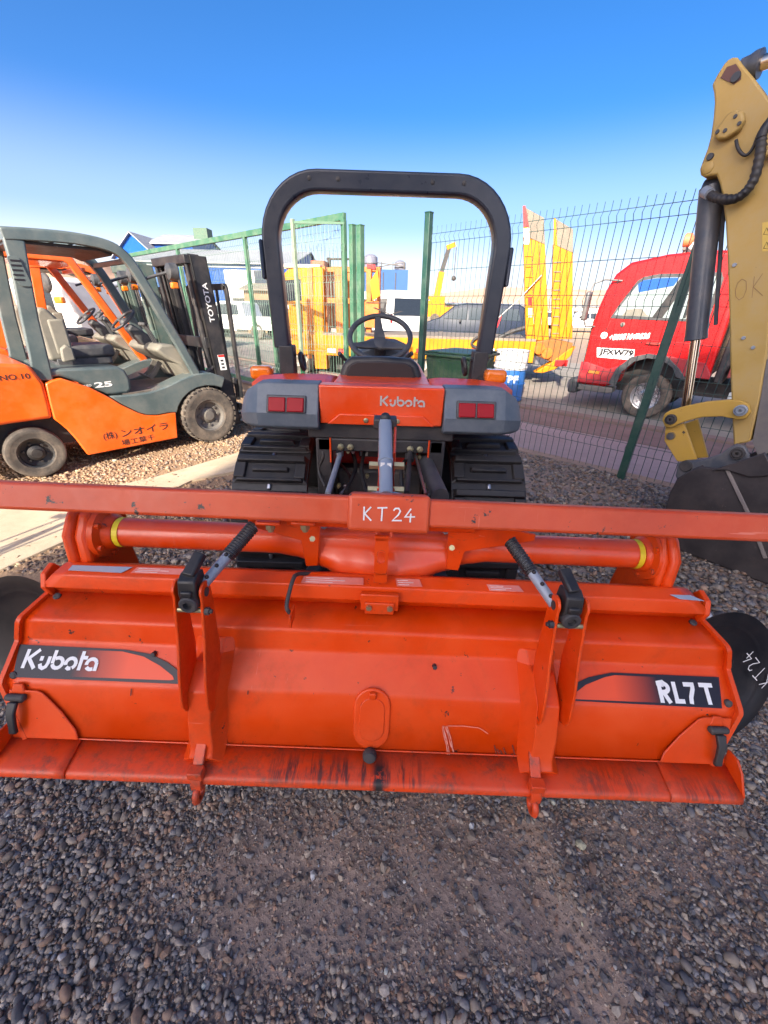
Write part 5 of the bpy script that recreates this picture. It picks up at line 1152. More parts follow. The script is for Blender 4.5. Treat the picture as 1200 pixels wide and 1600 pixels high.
# hoses
m = XB(); P = smooth_path([ep(1103, 300, -.02), ep(1118, 308, .04), ep(1140, 313, .06), ep(1163, 302, .07), ep(1179, 278, .07), ep(1187, 245, .07), ep(1190, 215, .07), ep(1200, 193, .05), ep(1222, 178, .0)], 8); m.tube(P, .021, 12)
hz = m.build("hose", M_black, stick, smooth=60)
m = XB(); P2 = smooth_path([P[6], P[10], P[20], P[30], P[40], P[48]], 14); d_ = [.0245 if (i // 2) % 2 else .0215 for i in range(len(P2))]; m.tube(P2, d_, 12); m.build("hose_wrap", M_vinyl, hz, smooth=60)
m = XB(); m.cyl(ep(1101, 299, -.01), ep(1109, 303, .02), .028, n=12); m.build("fitting", M_grey, hz)
m = XB(); m.tube(smooth_path([ep(1150, 219, .02), ep(1153, 231, .03), ep(1159, 240, .03), ep(1167, 242, .03), ep(1177, 230, .03), ep(1187, 206, .04), ep(1205, 180, .02)], 6), .008, 8); m.build("thin_hose", M_black, stick, smooth=60)
# links between cylinder and bucket
for d in (.04, -TH - .04):
    m = XB(); P = [(1041, 666), (1037, 655), (1041, 645), (1050, 640), (1075, 633), (1105, 627), (1140, 624), (1160, 625), (1172, 631), (1175, 643), (1168, 653), (1155, 655), (1130, 650), (1100, 651), (1075, 657), (1060, 663), (1052, 668)]
    m.prism([ep(u, v, d) for u, v in P], EN * (.03 if d > 0 else -.03)); gl = m.build("guide_link", M_exl, exc, bevel=.006)
    if d > 0: 
        disc("pin", 1158, 641, 13, .07, .02, M_grey, gl, 24, BOSS); disc("pin", 1049, 655, 10.5, .07, .02, M_dark, gl, 24, BOSS)
for d in (.0, -TH):
    m = XB(); P = [(1042, 664), (1050, 668), (1070, 660), (1090, 716), (1088, 722), (1060, 720), (1040, 688)] if d == 0 else [(1070, 662), (1090, 655), (1106, 715), (1086, 716)]
    m.prism([ep(u, v, d) for u, v in P], EN * (.025 if d == 0 else -.025)); pl_ = m.build("push_link", M_exl, exc, bevel=.004)
    if d == 0: disc("pin", 1049, 681, 8, .025, .02, M_steel, pl_, 20)
# bucket: ears, pins, side plate, shell
m = XB(); P = [(1058, 742), (1062, 722), (1075, 718), (1100, 717), (1128, 708), (1140, 699), (1152, 692), (1166, 696), (1172, 708), (1174, 722), (1145, 737), (1095, 745), (1062, 752)]
for d in (.03, -TH - .06): m.prism([ep(u, v, d) for u, v in P], EN * .035)
ears = m.build("bucket_ear", paint("bucket_ear_steel", (.07, .08, .10), .4, dust=.4), exc, bevel=.008)
disc("pin", 1153, 708, 14, .065, .02, M_dark, ears, 26, BOSS); disc("pin", 1072, 728, 12, .065, .014, M_dark, ears, 20)
bw0, bw1 = .14, -.44
side = [(1092, 730), (1075, 737), (1058, 748), (1046, 772), (1039, 800), (1036, 830), (1038, 852), (1062, 866), (1110, 892), (1160, 920), (1205, 944), (1240, 930), (1250, 880), (1232, 810), (1215, 745), (1200, 712), (1180, 716), (1136, 733)]
sf = [ep(u, v, bw0) for u, v in side]; 
for p in sf: p.z = max(p.z, .004)
shell = [0, 1, 2, 3, 4, 5, 6, 7, 8, 9, 10]
m = XB(); m.prism(sf, -EN * .03); m.prism([p - EN * (bw0 - bw1) for p in sf], EN * .03); 
bs = m.build("bucket", M_buck, exc, bevel=.006)
m = XB(); m.sheet([[sf[i] - EN * .001 for i in shell], [sf[i] - EN * (bw0 - bw1) for i in shell]]); m.build("bucket_shell", M_buck, bs, solid=.02, smooth=50)
m = XB(); a, b, c_ = ep(1136, 733, bw0), ep(1171, 806, bw0), ep(1196, 872, bw0); m.sweep([a, b, c_], RECT(.02, .016), up=tuple(EN)); m.build("wear_strip", paint("worn_edge_steel", (.22, .19, .18), .5, dust=.4), bs, bevel=.003)
m = XB(); m.prism([ep(u, v, bw0 + .001) for u, v in ((1112, 734), (1150, 722), (1196, 706), (1214, 742), (1172, 745), (1138, 734))], EN * .02); m.build("ear_gusset", M_buck, bs, bevel=.006)
for k in range(4):
    q = sf[10].lerp(sf[11], .4) - EN * (k * (bw0 - bw1) / 3.4 + .06); m = XB(); m.prism([q + Vector((0, 0, .07)), q + E1 * .20 + Vector((0, 0, .03)), q + E1 * .20 + Vector((0, 0, .01)), q + Vector((0, 0, -.0))], -EN * .07); m.build("tooth", M_buck, bs, bevel=.005)
# arm cylinder above and the boom going off to the right
a0, a1, a2x = ep(1166, 108, -TH / 2), ep(1178, 103, -TH / 2), ep(1330, 48, -TH / 2)
m = XB(); m.cyl(ep(1158, 112, -TH / 2), a1, .055, n=20); m.lathe(a1, a2x - a1, [(.055, -.02), (.062, .0), (.062, .03), (.04, .035)], 20); ac = m.build("arm_cylinder", M_cylb, exc, smooth=40)
m = XB(); m.cyl(a1, a2x, .034, n=20); m.build("arm_cylinder_rod", M_chrome, ac, smooth=50)
disc("stick_pivot", 1212, 214, 22, .03, .03, M_exy, stick, 28, BOSS)
pv = ep(1212, 214, 0); m = XB()
bo = [(-.03, -.10), (-.03, .10), (.5, .42), (1.4, .66), (2.4, .40), (2.9, -.35), (2.6, -.42), (2.1, .05), (1.4, .25), (.6, .06)]
m.prism([pv + E1 * a + Vector((0, 0, b)) + EN * .03 for a, b in bo[:]], EN * .03); m.prism([pv + E1 * a + Vector((0, 0, b)) - EN * (TH + .03) for a, b in bo], -EN * .03)
m.prism([pv + E1 * a + Vector((0, 0, b)) - EN * TH for a, b in bo[2:]], EN * TH); m.build("boom", M_exy, exc, bevel=.012)
# its body stands out to the right of the camera
bc = pv + E1 * 3.3; bc.z = 0
m = XB(); rot = Matrix((E1, -EN if False else Vector((-E1.y, E1.x, 0)), Vector((0, 0, 1)))).transposed()
Bp = lambda a, b, z: bc + E1 * a + Vector((-E1.y, E1.x, 0)) * b + Vector((0, 0, z))
m.prism([Bp(-.5, -.85, 1.0), Bp(-.5, .85, 1.0), Bp(-.3, .85, 1.75), Bp(-.3, -.85, 1.75)], E1 * 2.2); m.build("engine_house", M_exy, exc, bevel=.05)
for q in (-1, 1):
    m = XB(); P = [(-1.1, .35), (-.9, .65), (.9, .65), (1.1, .35), (.9, .02), (-.9, .02)]; m.prism([Bp(a, q * .75 - .2, z) for a, z in P], Vector((-E1.y, E1.x, 0)) * .4); m.build("crawler", M_rub, exc, bevel=.04)
m = XB(); m.cyl(Bp(0, 0, .3), Bp(0, 0, 1.0), .5, n=24); m.build("turntable", M_dark, exc)
# ------------------------------------------------------------------ fence, gate
M_fg = paint("dark_green_post", (0.012, 0.062, 0.048), 0.45, dust=0.25, dustc=(.2, .2, .16))
M_fw = paint("green_wire", (0.018, 0.060, 0.055), 0.5, dust=0.1)
M_gl = paint("faded_green_frame", (0.045, 0.145, 0.085), 0.5, dust=0.5, dustc=(.22, .25, .18), chips=.1)
M_gw = paint("pale_green_wire", (0.08, 0.15, 0.12), 0.45, dust=.3, dustc=(.35, .36, .3))  # a paler green than the wire of the right-hand fence
FENCE_B = 4.65
def fence_post(a, b, h, lean, label, mt=None, w=.06, name="fence_post", z0=-.3):
    base = ab(a, b); base.z = 0; o = thing(name, label, "fence post", base, (0, 0, math.atan2(AV.y, AV.x)), "green fence posts")
    m = MB(); m.sweep([(0, 0, z0), (lean[0] * h, lean[1] * h, h)], RECT(w, w), up=(1, 0, 0)); m.build("post", mt or M_fg, o, bevel=.004)
    m = MB(); m.box((lean[0] * h, lean[1] * h, h + .006), (w + .006, w + .006, .016)); m.build("cap", mt or M_fg, o, bevel=.004)
    for z in (.4, 1.2, 2.0): m = MB(); m.box((lean[0] * z, lean[1] * z - w / 2 - .008, z), (.05, .02, .03)); m.build("clip", mt or M_fg, o, bevel=.003)
    return o
def mesh_panel(m, A, B_, z0, z1, bends, step, r=.0026, amp=.035, singles=(), nrm=None, n=5):
    d = (B_ - A); L = d.length; d = d.normalized(); nv = nrm or Vector((d.y, -d.x, 0))
    zs = [z0]
    for zb in bends: zs += [zb - .045, zb, zb + .045]
    zs = [z for z in sorted(zs) if z <= z1] + [z1]; prof = []
    for z in zs: prof.append((z, amp if any(abs(z - zb) < 1e-6 for zb in bends) else 0))
    k = int(L / step)
    for i in range(k + 1):
        p = A + d * (L * i / k); m.tube([Vector((p.x, p.y, z)) + nv * b for z, b in prof], r, 4)
    for zb in list(bends):
        for q in (-.045, .045):
            if zb + q < z1: a = A + nv * .003; b = B_ + nv * .003; m.tube([Vector((a.x, a.y, zb + q)), Vector((b.x, b.y, zb + q))], r * 1.1, 4)
    for z in singles: m.tube([Vector((A.x, A.y, z)) + nv * .003, Vector((B_.x, B_.y, z)) + nv * .003], r * 1.1, 4)
A1, A2 = 3.53, .76
fence_post(A1, FENCE_B, 2.53, (0, .01), "dark green post beside the green bin, at the edge of the open gateway", w=.075)
fence_post(A2, FENCE_B - .12, 2.36, (-.018, -.02), "dark green fence post leaning in front of the red truck", w=.07)
fence_post(A2 - 2.75, FENCE_B - .1, 2.36, (0, 0), "dark green fence post behind the excavator arm", w=.07)
for (a0, b0), (a1, b1), lab in (((A1 - .05, FENCE_B), (A2 + .03, FENCE_B - .1), "welded wire fence panel between the bin and the leaning post"), ((A2 - .03, FENCE_B - .12), (A2 - 2.72, FENCE_B - .1), "welded wire fence panel running behind the excavator bucket")):
    A = ab(a0, b0); B_ = ab(a1, b1); c = (A + B_) / 2; o = thing("wire_fence", lab, "fence", c, (0, 0, 0), "green wire fence panels")
    m = MB(off=c); mesh_panel(m, A, B_, .03, 2.40, [.30, .95, 1.62, 2.28], .066, r=.0030, singles=(.62, 1.28, 1.95)); m.build("wire_mesh", M_fw, o, smooth=60)
# sliding gate with its heavy frame, lit by the sun
G0, G1 = 5.0, 13.4; gb = FENCE_B - .05; gz1 = 2.64
gc = ab((G0 + G1) / 2, gb); gate = thing("sliding_gate", "long pale green framed wire gate standing open behind the forklift mast", "gate", (gc.x, gc.y, 0))
def gp_(a, z, db=0.0): return ab(a, gb + db, z)
m = MB(off=gate.location); gu = tuple(BV); m.sweep([gp_(G0 - .03, gz1), gp_(G1, gz1)], RECT(.06, .09)); m.build("top_rail", M_gl, gate, bevel=.005)
m = MB(off=gate.location); m.sweep([gp_(G0 - .03, .12), gp_(G1, .12)], RECT(.06, .08)); m.build("bottom_rail", M_gl, gate, bevel=.005)
for a in (G0, 7.6, 10.4, G1):
    m = MB(off=gate.location); m.sweep([gp_(a, .16), gp_(a, gz1 - .04)], RECT(.065, .065), up=gu); m.build("upright", M_gl, gate, bevel=.004)
m = MB(off=gate.location); mesh_panel(m, gp_(G0, 0), gp_(G1, 0), .16, gz1 - .05, [.5, 1.2, 1.9, 2.45], .062, r=.0034, singles=(.85, 1.55)); m.build("wire_mesh", M_gw, gate, smooth=60)
# fixed fence behind it
fence_post(7.95, FENCE_B + .62, 2.45, (0, 0), "pale green post standing behind the sliding gate", M_gl, w=.09)
fence_post(4.90, FENCE_B + .02, 2.54, (0, 0), "left one of two pale green posts at the gateway", M_gl, w=.075)
fence_post(4.74, FENCE_B + .02, 2.52, (0, 0), "right one of two pale green posts at the gateway", M_gl, w=.085)
c = ab(11, FENCE_B + .6); fp = thing("wire_fence", "wire fence panel standing on the pavement behind the sliding gate", "fence", c, (0, 0, 0), "green wire fence panels")
m = MB(off=c); mesh_panel(m, ab(7.9, FENCE_B + .6), ab(15, FENCE_B + .6), .1, 2.35, [.30, .95, 1.62, 2.28], .075, r=.0032); m.build("wire_mesh", M_gw, fp, smooth=60)
# narrow leaf swung into the yard
la = pp_(457, 345, BV * 4.12, BV); lbm = pp_(476, 610, BV * 4.12, BV)
la.z = 0; base = Vector((la.x, la.y, 0)); hinge = ab(4.97, FENCE_B - .06)
lf = thing("gate_leaf", "narrow wire gate leaf swung inward beside the pale green gateway posts", "gate", base)
m = MB(off=base); m.sweep([base, base + Vector((0, 0, 2.60))], RECT(.05, .05), up=gu); sl_ = m.build("stile", paint("pale_green_stile", (.22, .30, .20), .5, dust=.5, dustc=(.4, .38, .3)), lf, bevel=.004)
m = MB(off=base); m.box(base + Vector((0, 0, .62)), (.056, .056, .32)); m.build("green_sleeve", plain("bright_green_sleeve", (.01, .30, .10), .5), sl_)
m = MB(off=base); m.box(base + Vector((0, 0, .36)), (.058, .058, .18)); m.build("red_sleeve", plain("dull_red_sleeve", (.30, .03, .02), .5), sl_)
m = MB(off=base); m.sweep([base + Vector((0, 0, 2.56)), hinge + Vector((0, 0, 2.56))], RECT(.03, .03)); m.build("leaf_rail", M_gl, lf)
m = MB(off=base); mesh_panel(m, base, hinge, .15, 2.56, [.3, .95, 1.62, 2.28], .055, r=.0032); m.build("wire_mesh", M_gw, lf, smooth=60)
# ------------------------------------------------------------------ red truck beyond the fence
M_glass = NT("window_glass"); M_glass.set(Base_Color=(.06, .08, .09), Roughness=.05, Transmission_Weight=.0, Specular_IOR_Level=.8, Alpha=.45); M_glass = M_glass.mat
M_dglass = plain("dark_glass", (.015, .02, .028), .06, Specular_IOR_Level=.7)
M_redp = paint("truck_red_paint", (0.62, 0.008, 0.010), 0.28, dust=0.03, coat=.2, bump=.01)
M_redl = paint("truck_red_lower", (0.36, 0.014, 0.024), 0.45, dust=0.2, bump=.01)
M_vinylw = plain("sign_white", (.80, .80, .78), .5)
M_chr = paint("mirror_grey", (.10, .10, .105), .4, dust=.3)
TBs = 7.86
tb0 = ab(2.43, TBs); rt_h = AV; RTR = thing("red_truck", "red cab over truck parked at the kerb beyond the wire fence", "truck", (tb0.x, tb0.y, -.04), (0, 0, math.atan2(AV.y, AV.x)))
RI = mat_of((tb0.x, tb0.y, -.04), (0, 0, math.atan2(AV.y, AV.x))).inverted()
def RB(): return MB()
# local: x forward (0 = nose), y to the left = towards the camera side, z up
ysg = 1 if (RI.to_3x3() @ (-BV)).y > 0 else -1
W_ = 1.75
def rl(u, v, d=0.0): return RI @ pp_(u, v, BV * (TBs - d), BV)
def rxz(uv): return [(lambda p: (p.x, p.z))(rl(u, v)) for u, v in uv]
yo = 0.0; yi = -ysg * W_
prof = [(-.04, .42), (-.02, .70), (-.02, 1.02), (-.02, 1.36), (-.05, 1.62), (-.11, 1.90), (-.20, 2.12), (-.38, 2.27), (-.85, 2.35), (-1.30, 2.37), (-1.72, 2.35), (-1.80, 2.2), (-1.83, 1.2), (-1.85, .72), (-1.42, .70), (-1.36, .82), (-1.18, .92), (-.98, .93), (-.80, .86), (-.68, .72), (-.62, .50), (-.45, .42)]
m = RB(); m.xz(prof, yo, yi); cab = m.build("cab", M_redp, RTR, bevel=.05, seg=4)
lowp = [(-.005, .45), (.0, .80), (-.10, .80), (-.45, .72), (-.62, .80), (-.76, .93), (-.98, 1.01), (-1.20, 1.0), (-1.75, .93), (-1.86, .78), (-1.86, .71), (-1.44, .72), (-1.36, .84), (-1.18, .94), (-.98, .95), (-.80, .88), (-.66, .72), (-.60, .48)]
m = RB(); m.xz(lowp, ysg * .004, ysg * .045); lp = m.build("lower_panel", M_redl, cab, bevel=.012)
wp = [(-.335, 1.54), (-.39, 1.66), (-.56, 1.97), (-.62, 2.02), (-.80, 2.05), (-1.52, 2.05), (-1.55, 2.0), (-1.55, 1.50)]
m = RB(); m.xz([(-.28, 1.49), (-.36, 1.68), (-.54, 2.02), (-.62, 2.07), (-.80, 2.10), (-1.56, 2.10), (-1.60, 2.02), (-1.60, 1.47)], ysg * .002, ysg * .012); sf_ = m.build("window_frame", M_plas, cab, bevel=.004)
M_wview = plain("window_light", (.30, .36, .36), .1, Specular_IOR_Level=.8)
m = RB(); m.xz(wp, ysg * .011, ysg * .016); m.build("side_window", M_wview, sf_)
m = RB(); m.xz([(-.88, 1.52), (-1.10, 2.05), (-1.22, 2.05), (-1.02, 1.52)], ysg * .0165, ysg * .020); m.build("seat_belt_pillar", M_black, sf_)
m = RB(); m.xz([(-.56, 1.97), (-.62, 2.02), (-.80, 2.045), (-1.08, 2.045), (-1.04, 1.94), (-.60, 1.86)], ysg * .0165, ysg * .018); m.build("sun_band", plain("blue_sun_band", (.02, .10, .45), .2), sf_)
m = RB(); m.bb((-1.315, ysg * .0165, 1.52), (-1.29, ysg * .021, 2.05)) if ysg > 0 else m.bb((-1.315, -.021, 1.52), (-1.29, -.0165, 2.05)); m.build("quarter_bar", M_black, sf_)
m = RB(); m.xz([(-.45, 1.53), (-.50, 1.62), (-.70, 1.64), (-.80, 1.55), (-.86, 1.53)], ysg * .0165, ysg * .0175); m.build("dash_top", M_seat, sf_)
# windscreen, front plate, bumper
m = RB(); m.prism([(-.03, yi * .05, 1.40), (-.03, yi * .95, 1.40), (-.17, yi * .93, 2.04), (-.17, yi * .07, 2.04)], (.03, 0, .01)); m.build("windscreen", M_dglass, cab)
m = RB(); m.bb((-.02, min(yo + ysg * .06, yi - ysg * .06), .26), (.13, max(yo + ysg * .06, yi - ysg * .06), .52)); m.build("bumper", M_plas, RTR, bevel=.04, seg=3)
m = RB(); m.bb((.125, min(yi * .35, yi * .65), .33), (.135, max(yi * .35, yi * .65), .45)); m.build("front_plate", M_vinylw, cab)
m = RB(); y0_, y1_ = sorted((-ysg * .30, -ysg * .34)); m.bb((-1.62, y0_, .36), (-.58, y1_, 1.04)); m.build("wheel_well", M_fkd, RTR)
m = RB(); m.xz([(-.03, .33), (-.03, .43), (-.60, .43), (-.62, .36), (-.56, .33)], ysg * -.16, ysg * .05); m.build("step", M_rimg, RTR, bevel=.015)
m = RB(); m.xz([(-.64, .44), (-.68, .70), (-.82, .87), (-.99, .935), (-1.18, .925), (-1.36, .83), (-1.44, .70), (-1.60, .66), (-1.46, .82), (-1.24, .99), (-.98, 1.005), (-.76, .94), (-.58, .74), (-.52, .5)], ysg * .03, ysg * .062); m.build("wheel_arch", M_plas, cab, bevel=.008)
m = RB(); m.bb((-.34, min(ysg * .046, ysg * .062), .625), (-.16, max(ysg * .046, ysg * .062), .68)); m.build("side_marker", paint("dusty_amber", (.45, .16, .02), .4), lp, bevel=.006)
ux = Vector((-ysg * -1, 0, 0)); ux = Vector((-1, 0, 0)) if ysg > 0 else Vector((1, 0, 0))
ux = Vector((-1, 0, 0)); uz = Vector((0, 0, 1))
def door_text(body, u0, v0, u1, v1, hh, off, mt, par, lift=.006, shear=0):
    a, b = rl(u0, v0), rl(u1, v1); a.y = b.y = ysg * lift; d = (b - a); m = RB(); m.text(body, a, d.normalized(), uz, d.length, hh, .001, offset=off, shear=shear); return m.build("lettering", mt, par)
door_text("+56951649636", 951, 532, 1014, 530, .098, .075, M_vinylw, cab, shear=.15)
p = rl(944, 524); m = RB(); m.lathe((p.x, 0, p.z), (0, ysg, 0), [(.052, 0), (.052, .008), (.048, .009)], 20); m.build("phone_symbol", M_vinylw, cab)
m = RB(); m.tube([(p.x + .02, ysg * .0092, p.z + .025), (p.x + .012, ysg * .0095, p.z - .005), (p.x - .02, ysg * .0095, p.z - .025)], .007, 5); m.build("phone_mark", M_redp, cab)
q = [rl(u, v) for u, v in ((933, 558), (933, 543), (992, 546), (990, 563))]
m = RB(); m.prism([(a.x, ysg * .006, a.z) for a in q], (0, ysg * .006, 0)); dp = m.build("door_plate", M_vinylw, cab)
a, b = rl(935.5, 557), rl(988, 560.5); d = b - a; d.y = 0; m = RB(); m.text("JFXW79", (a.x, ysg * .0125, a.z + .01), d.normalized(), uz, d.length, .118, .0015, offset=.045); m.build("lettering", M_decalk, dp)
for pts in ([(-.30, 1.46), (-.22, 1.10), (-.30, .78)], [(-1.60, 2.04), (-1.63, 1.40), (-1.58, .98)]):
    m = RB(); m.sweep([(x, ysg * .003, z) for x, z in pts], RECT(.008, .006), up=(0, 1, 0)); m.build("door_gap", M_black, cab)
m = RB(); m.sweep([(-.05, ysg * .003, 1.22), (-.9, ysg * .003, 1.20), (-1.75, ysg * .003, 1.17)], RECT(.006, .010), up=(0, 1, 0)); m.build("body_crease", M_redl, cab)
p = rl(973, 507); m = RB(); m.lathe((p.x, 0, p.z), (0, ysg, 0), [(.035, 0), (.035, .02), (.02, .03)], 14); m.build("door_boss", M_rimg, cab)
a, b = rl(1010, 536), rl(1032, 537); m = RB(); m.bb((min(a.x, b.x), min(ysg * .004, ysg * .04), a.z - .018), (max(a.x, b.x), max(ysg * .004, ysg * .04), a.z + .018)); m.build("door_handle", plain("dull_red_handle", (.35, .05, .04), .4), cab, bevel=.008)
for pts, nm in (([(-.10, 1.44), (-.05, 1.46), (-.10, 1.46)], ""),):
    pass
m = RB(); m.tube([(-.33, ysg * .02, 2.02), (-.10, ysg * .10, 2.04), (.03, ysg * .20, 1.98), (.06, ysg * .22, 1.85)], .013, 8); m.tube([(-.08, ysg * .02, 1.36), (.03, ysg * .16, 1.36), (.06, ysg * .20, 1.45)], .012, 8); ma = m.build("mirror_arm", M_chr, RTR)
m = RB(); m.box((.06, ysg * .22, 1.66), (.07, .16, .42)); m.build("mirror", M_chr, ma, bevel=.03, seg=3)
wheel(RB, (-1.10, ysg * -.12, .355), (0, ysg, 0), .355, .22, M_tyre, RTR, .215, paint("chrome_wheel", (.55, .55, .56), .25, metal=.8, dust=.3), 0, "wheel", 8, .0)
wheel(RB, (-1.10, yi + ysg * .12, .355), (0, -ysg, 0), .355, .22, M_tyre, RTR, .215, M_rimg, 0, "wheel", 6)
m = RB(); m.bb((-6.3, min(yi + ysg * .45, -ysg * .45), .40), (-.1, max(yi + ysg * .45, -ysg * .45), .62)); m.bb((-1.75, min(yi + .1, -ysg * .1), .3), (-1.3, max(-.1, yi + .1), .5)) if False else None; m.build("chassis", M_dark, RTR)
m = RB(); y0_, y1_ = sorted((yi, 0)); m.bb((-6.4, y0_, .75), (-2.05, y1_, .90)); m.build("flatbed", paint("bed_red", (.30, .03, .03), .5), RTR, bevel=.01)
m = RB(); m.bb((-2.02, y0_ + .1, .65), (-1.90, y1_ - .1, 1.9)); m.bb((-2.6, y0_ + .3, .9), (-2.1, y1_ - .3, 1.6)); m.build("crane_base", M_dark, RTR, bevel=.02)
m = RB(); m.bb((-3.2, ysg * .0 - .05, .38), (-2.15, ysg * .0 + .02, .56)); m.build("side_guard", plain("pale_side_guard", (.55, .58, .56), .5), RTR, bevel=.01)
for x in (-4.9,):
    wheel(RB, (x, ysg * -.12, .355), (0, ysg, 0), .355, .24, M_tyre, RTR, .21, M_rimg, 0, "wheel", 6); wheel(RB, (x, yi + ysg * .12, .355), (0, -ysg, 0), .355, .24, M_tyre, RTR, .21, M_rimg, 0, "wheel", 6)
# roof rack with lamps and horns
rk = bpy.data.objects.new("roof_light_bar", None); bpy.data.objects.remove(rk)
m = RB(); y0_, y1_ = sorted((-ysg * .12, yi + ysg * .12)); m.bb((-1.02, y0_, 2.40), (-.98, y1_, 2.44)); m.tube([(-1.0, -ysg * .2, 2.22), (-1.0, -ysg * .2, 2.42)], .02, 8); m.tube([(-1.0, yi + ysg * .2, 2.22), (-1.0, yi + ysg * .2, 2.42)], .02, 8); bar_ = m.build("roof_rack", M_rimg, RTR)
for k in range(4):
    y = -ysg * .15 + (yi + ysg * .3) * k / 3; m = RB(); m.lathe((-1.0, y, 2.52), (1, 0, 0), [(.02, -.09), (.085, -.05), (.09, .02), (.08, .03)], 16); m.build("roof_lamp", M_vinylw if k % 2 else paint("orange_lamp", (.6, .2, .08), .4), bar_)
for y in (-ysg * .35, yi + ysg * .4): m = RB(); m.lathe((-.75, y, 2.31), (1, 0, 0), [(.015, -.3), (.02, -.05), (.05, .02), (.055, .03)], 14); m.build("horn", M_steel, RTR)
m = RB(); m.bb((-.60, min(-ysg * .06, -ysg * .12), 2.18), (-.52, max(-ysg * .06, -ysg * .12), 2.25)); m.build("roof_lamp_small" if False else "clearance_lamp", M_vinylw, RTR, bevel=.012)

# ------------------------------------------------------------------ yellow low loader across the road
M_yel = paint("loader_yellow", (0.58, 0.21, 0.003), 0.45, spec=.3, dust=0.1, dustc=(.42, .25, .05), grime=.2, grimec=(.25, .10, .01), chips=.1, bump=.02)
M_yor = paint("loader_orange", (0.56, 0.135, 0.006), 0.45, dust=0.2, bump=.02)
M_wood = paint("grey_wood", (0.20, 0.165, 0.13), 0.75, dust=.4)
M_strap = plain("pale_strap", (.62, .57, .50), .7)
La = Vector((-2.6, 10.7, 0)); Lb = Vector((4.3, 9.75, 0)); LD = (Lb - La).normalized(); LN = Vector((-LD.y, LD.x, 0))
ld = thing("low_loader", "yellow low loader truck with two tall raised ramps, across the road", "truck", (La.x, La.y, -.04))
LI = La.copy()
def LBm(): return MB(off=Vector((La.x, La.y, -.04)))
def lq(u, v, d=0.0): return pp_(u, v, La + LN * d, LN)                # pixel -> point on its near side, d further away
def lbox(u0, v0, u1, v1, d0, d1, mt, name, par=ld, bevel=.01):
    a, b = lq(u0, v0, d0), lq(u1, v1, d0); x0, x1 = sorted(((a - La).dot(LD), (b - La).dot(LD))); z0, z1 = sorted((a.z, b.z))
    m = LBm(); m.prism([La + LD * x0 + LN * d0 + Vector((0, 0, z0)), La + LD * x1 + LN * d0 + Vector((0, 0, z0)), La + LD * x1 + LN * d1 + Vector((0, 0, z0)), La + LD * x0 + LN * d1 + Vector((0, 0, z0))], (0, 0, z1 - z0)); return m.build(name, mt, par, bevel=bevel)
bed = lbox(452, 553, 838, 534, 0, 2.3, M_yel, "bed")
lbox(452, 534, 838, 530, .06, 2.2, M_wood, "deck_boards", bed)
lbox(470, 575, 800, 556, .5, 1.8, M_dark, "chassis")
for u in (512, 528, 575, 615, 650, 690, 735, 760): 
    red = u in (528, 650, 735); lbox(u, 551, u + 13, 545, -.012, -.002, plain("reflector_red", (.65, .02, .02), .4) if red else M_vinylw, "reflector", bed, .0)
# cab with orange rear frame
cabm = LBm(); P = [(436, 556), (436, 480), (440, 430), (450, 420), (500, 416), (505, 420), (506, 556)]
cabm.prism([lq(u, v, .05) for u, v in P], LN * 2.1); lc = cabm.build("cab", M_yel, ld, bevel=.06, seg=3)
m = LBm(); m.prism([lq(u, v, .04) for u, v in ((441, 470), (443, 438), (470, 436), (471, 470))], LN * -.0 + LN * .005); m.build("side_window", M_dglass, lc)
m = LBm(); m.prism([lq(u, v, .03) for u, v in ((480, 560), (480, 418), (488, 418), (488, 560))], LN * .02); m.build("door_pillar", M_yor, lc)
m = LBm(); m.prism([lq(u, v, .0) for u, v in ((434, 530), (460, 492), (448, 474), (470, 473), (472, 520), (486, 522), (486, 534), (462, 532), (444, 540))], LN * .05); m.build("mudguard", M_yel, ld, bevel=.01)
m = LBm(); m.prism([lq(u, v, .025) for u, v in ((438, 483), (438, 474), (451, 474), (451, 483))], LN * .01); m.build("door_sign", M_vinylw, lc)
# machine frame on the deck: posts and plates in orange
for u0, u1, v0, v1, d0 in ((496, 508, 560, 416, .2), (526, 534, 535, 418, .2), (545, 552, 535, 420, .9), (572, 580, 535, 418, .9), (588, 594, 535, 418, 1.2), (548, 590, 500, 470, 1.4), (508, 546, 474, 466, .25), (500, 548, 425, 418, .3), (500, 594, 424, 417, 1.3)): lbox(u0, v0, u1, v1, d0, d0 + .18, M_yor, "frame_post", bed)
lbox(570, 512, 592, 471, .8, .86, M_yor, "frame_plate", bed)
m = LBm(); a = lq(572, 497, .78); m.strokes([[(0, 1), (.5, 1), (.45, .55), (.9, .5), (.3, .0)], [(.2, .7), (.6, .3)]], a, LD, Vector((0, 0, 1)) * .35, .05, .0); m.build("painted_mark", M_decalk, bed)
m = LBm(); m.prism([lq(u, v, .75) for u, v in ((578, 440), (590, 420), (594, 462), (582, 470))], LN * .04); m.build("yellow_flag_plate", M_yel, bed)
lbox(573, 421, 586, 413, .9, 1.1, plain("beacon_red", (.7, .02, .02), .3), "beacon", bed)
lbox(486, 416, 506, 407, .5, .9, plain("rust_red_box", (.45, .10, .05), .6), "roof_box", lc); lbox(512, 419, 516, 402, .9, .97, M_dark, "stack_pipe", bed); lbox(510, 406, 550, 403, .9, .97, M_dark, "pipe_rail", bed)
lbox(440, 418, 500, 413, .1, 2.0, plain("cab_roof_white", (.62, .55, .45), .5), "cab_roof", lc)
lbox(490, 533, 560, 514, .4, 1.9, plain("pale_engine_block", (.42, .38, .33), .6), "load_block", bed)
lbox(492, 576, 510, 553, -.02, .3, M_yel, "toolbox", bed)
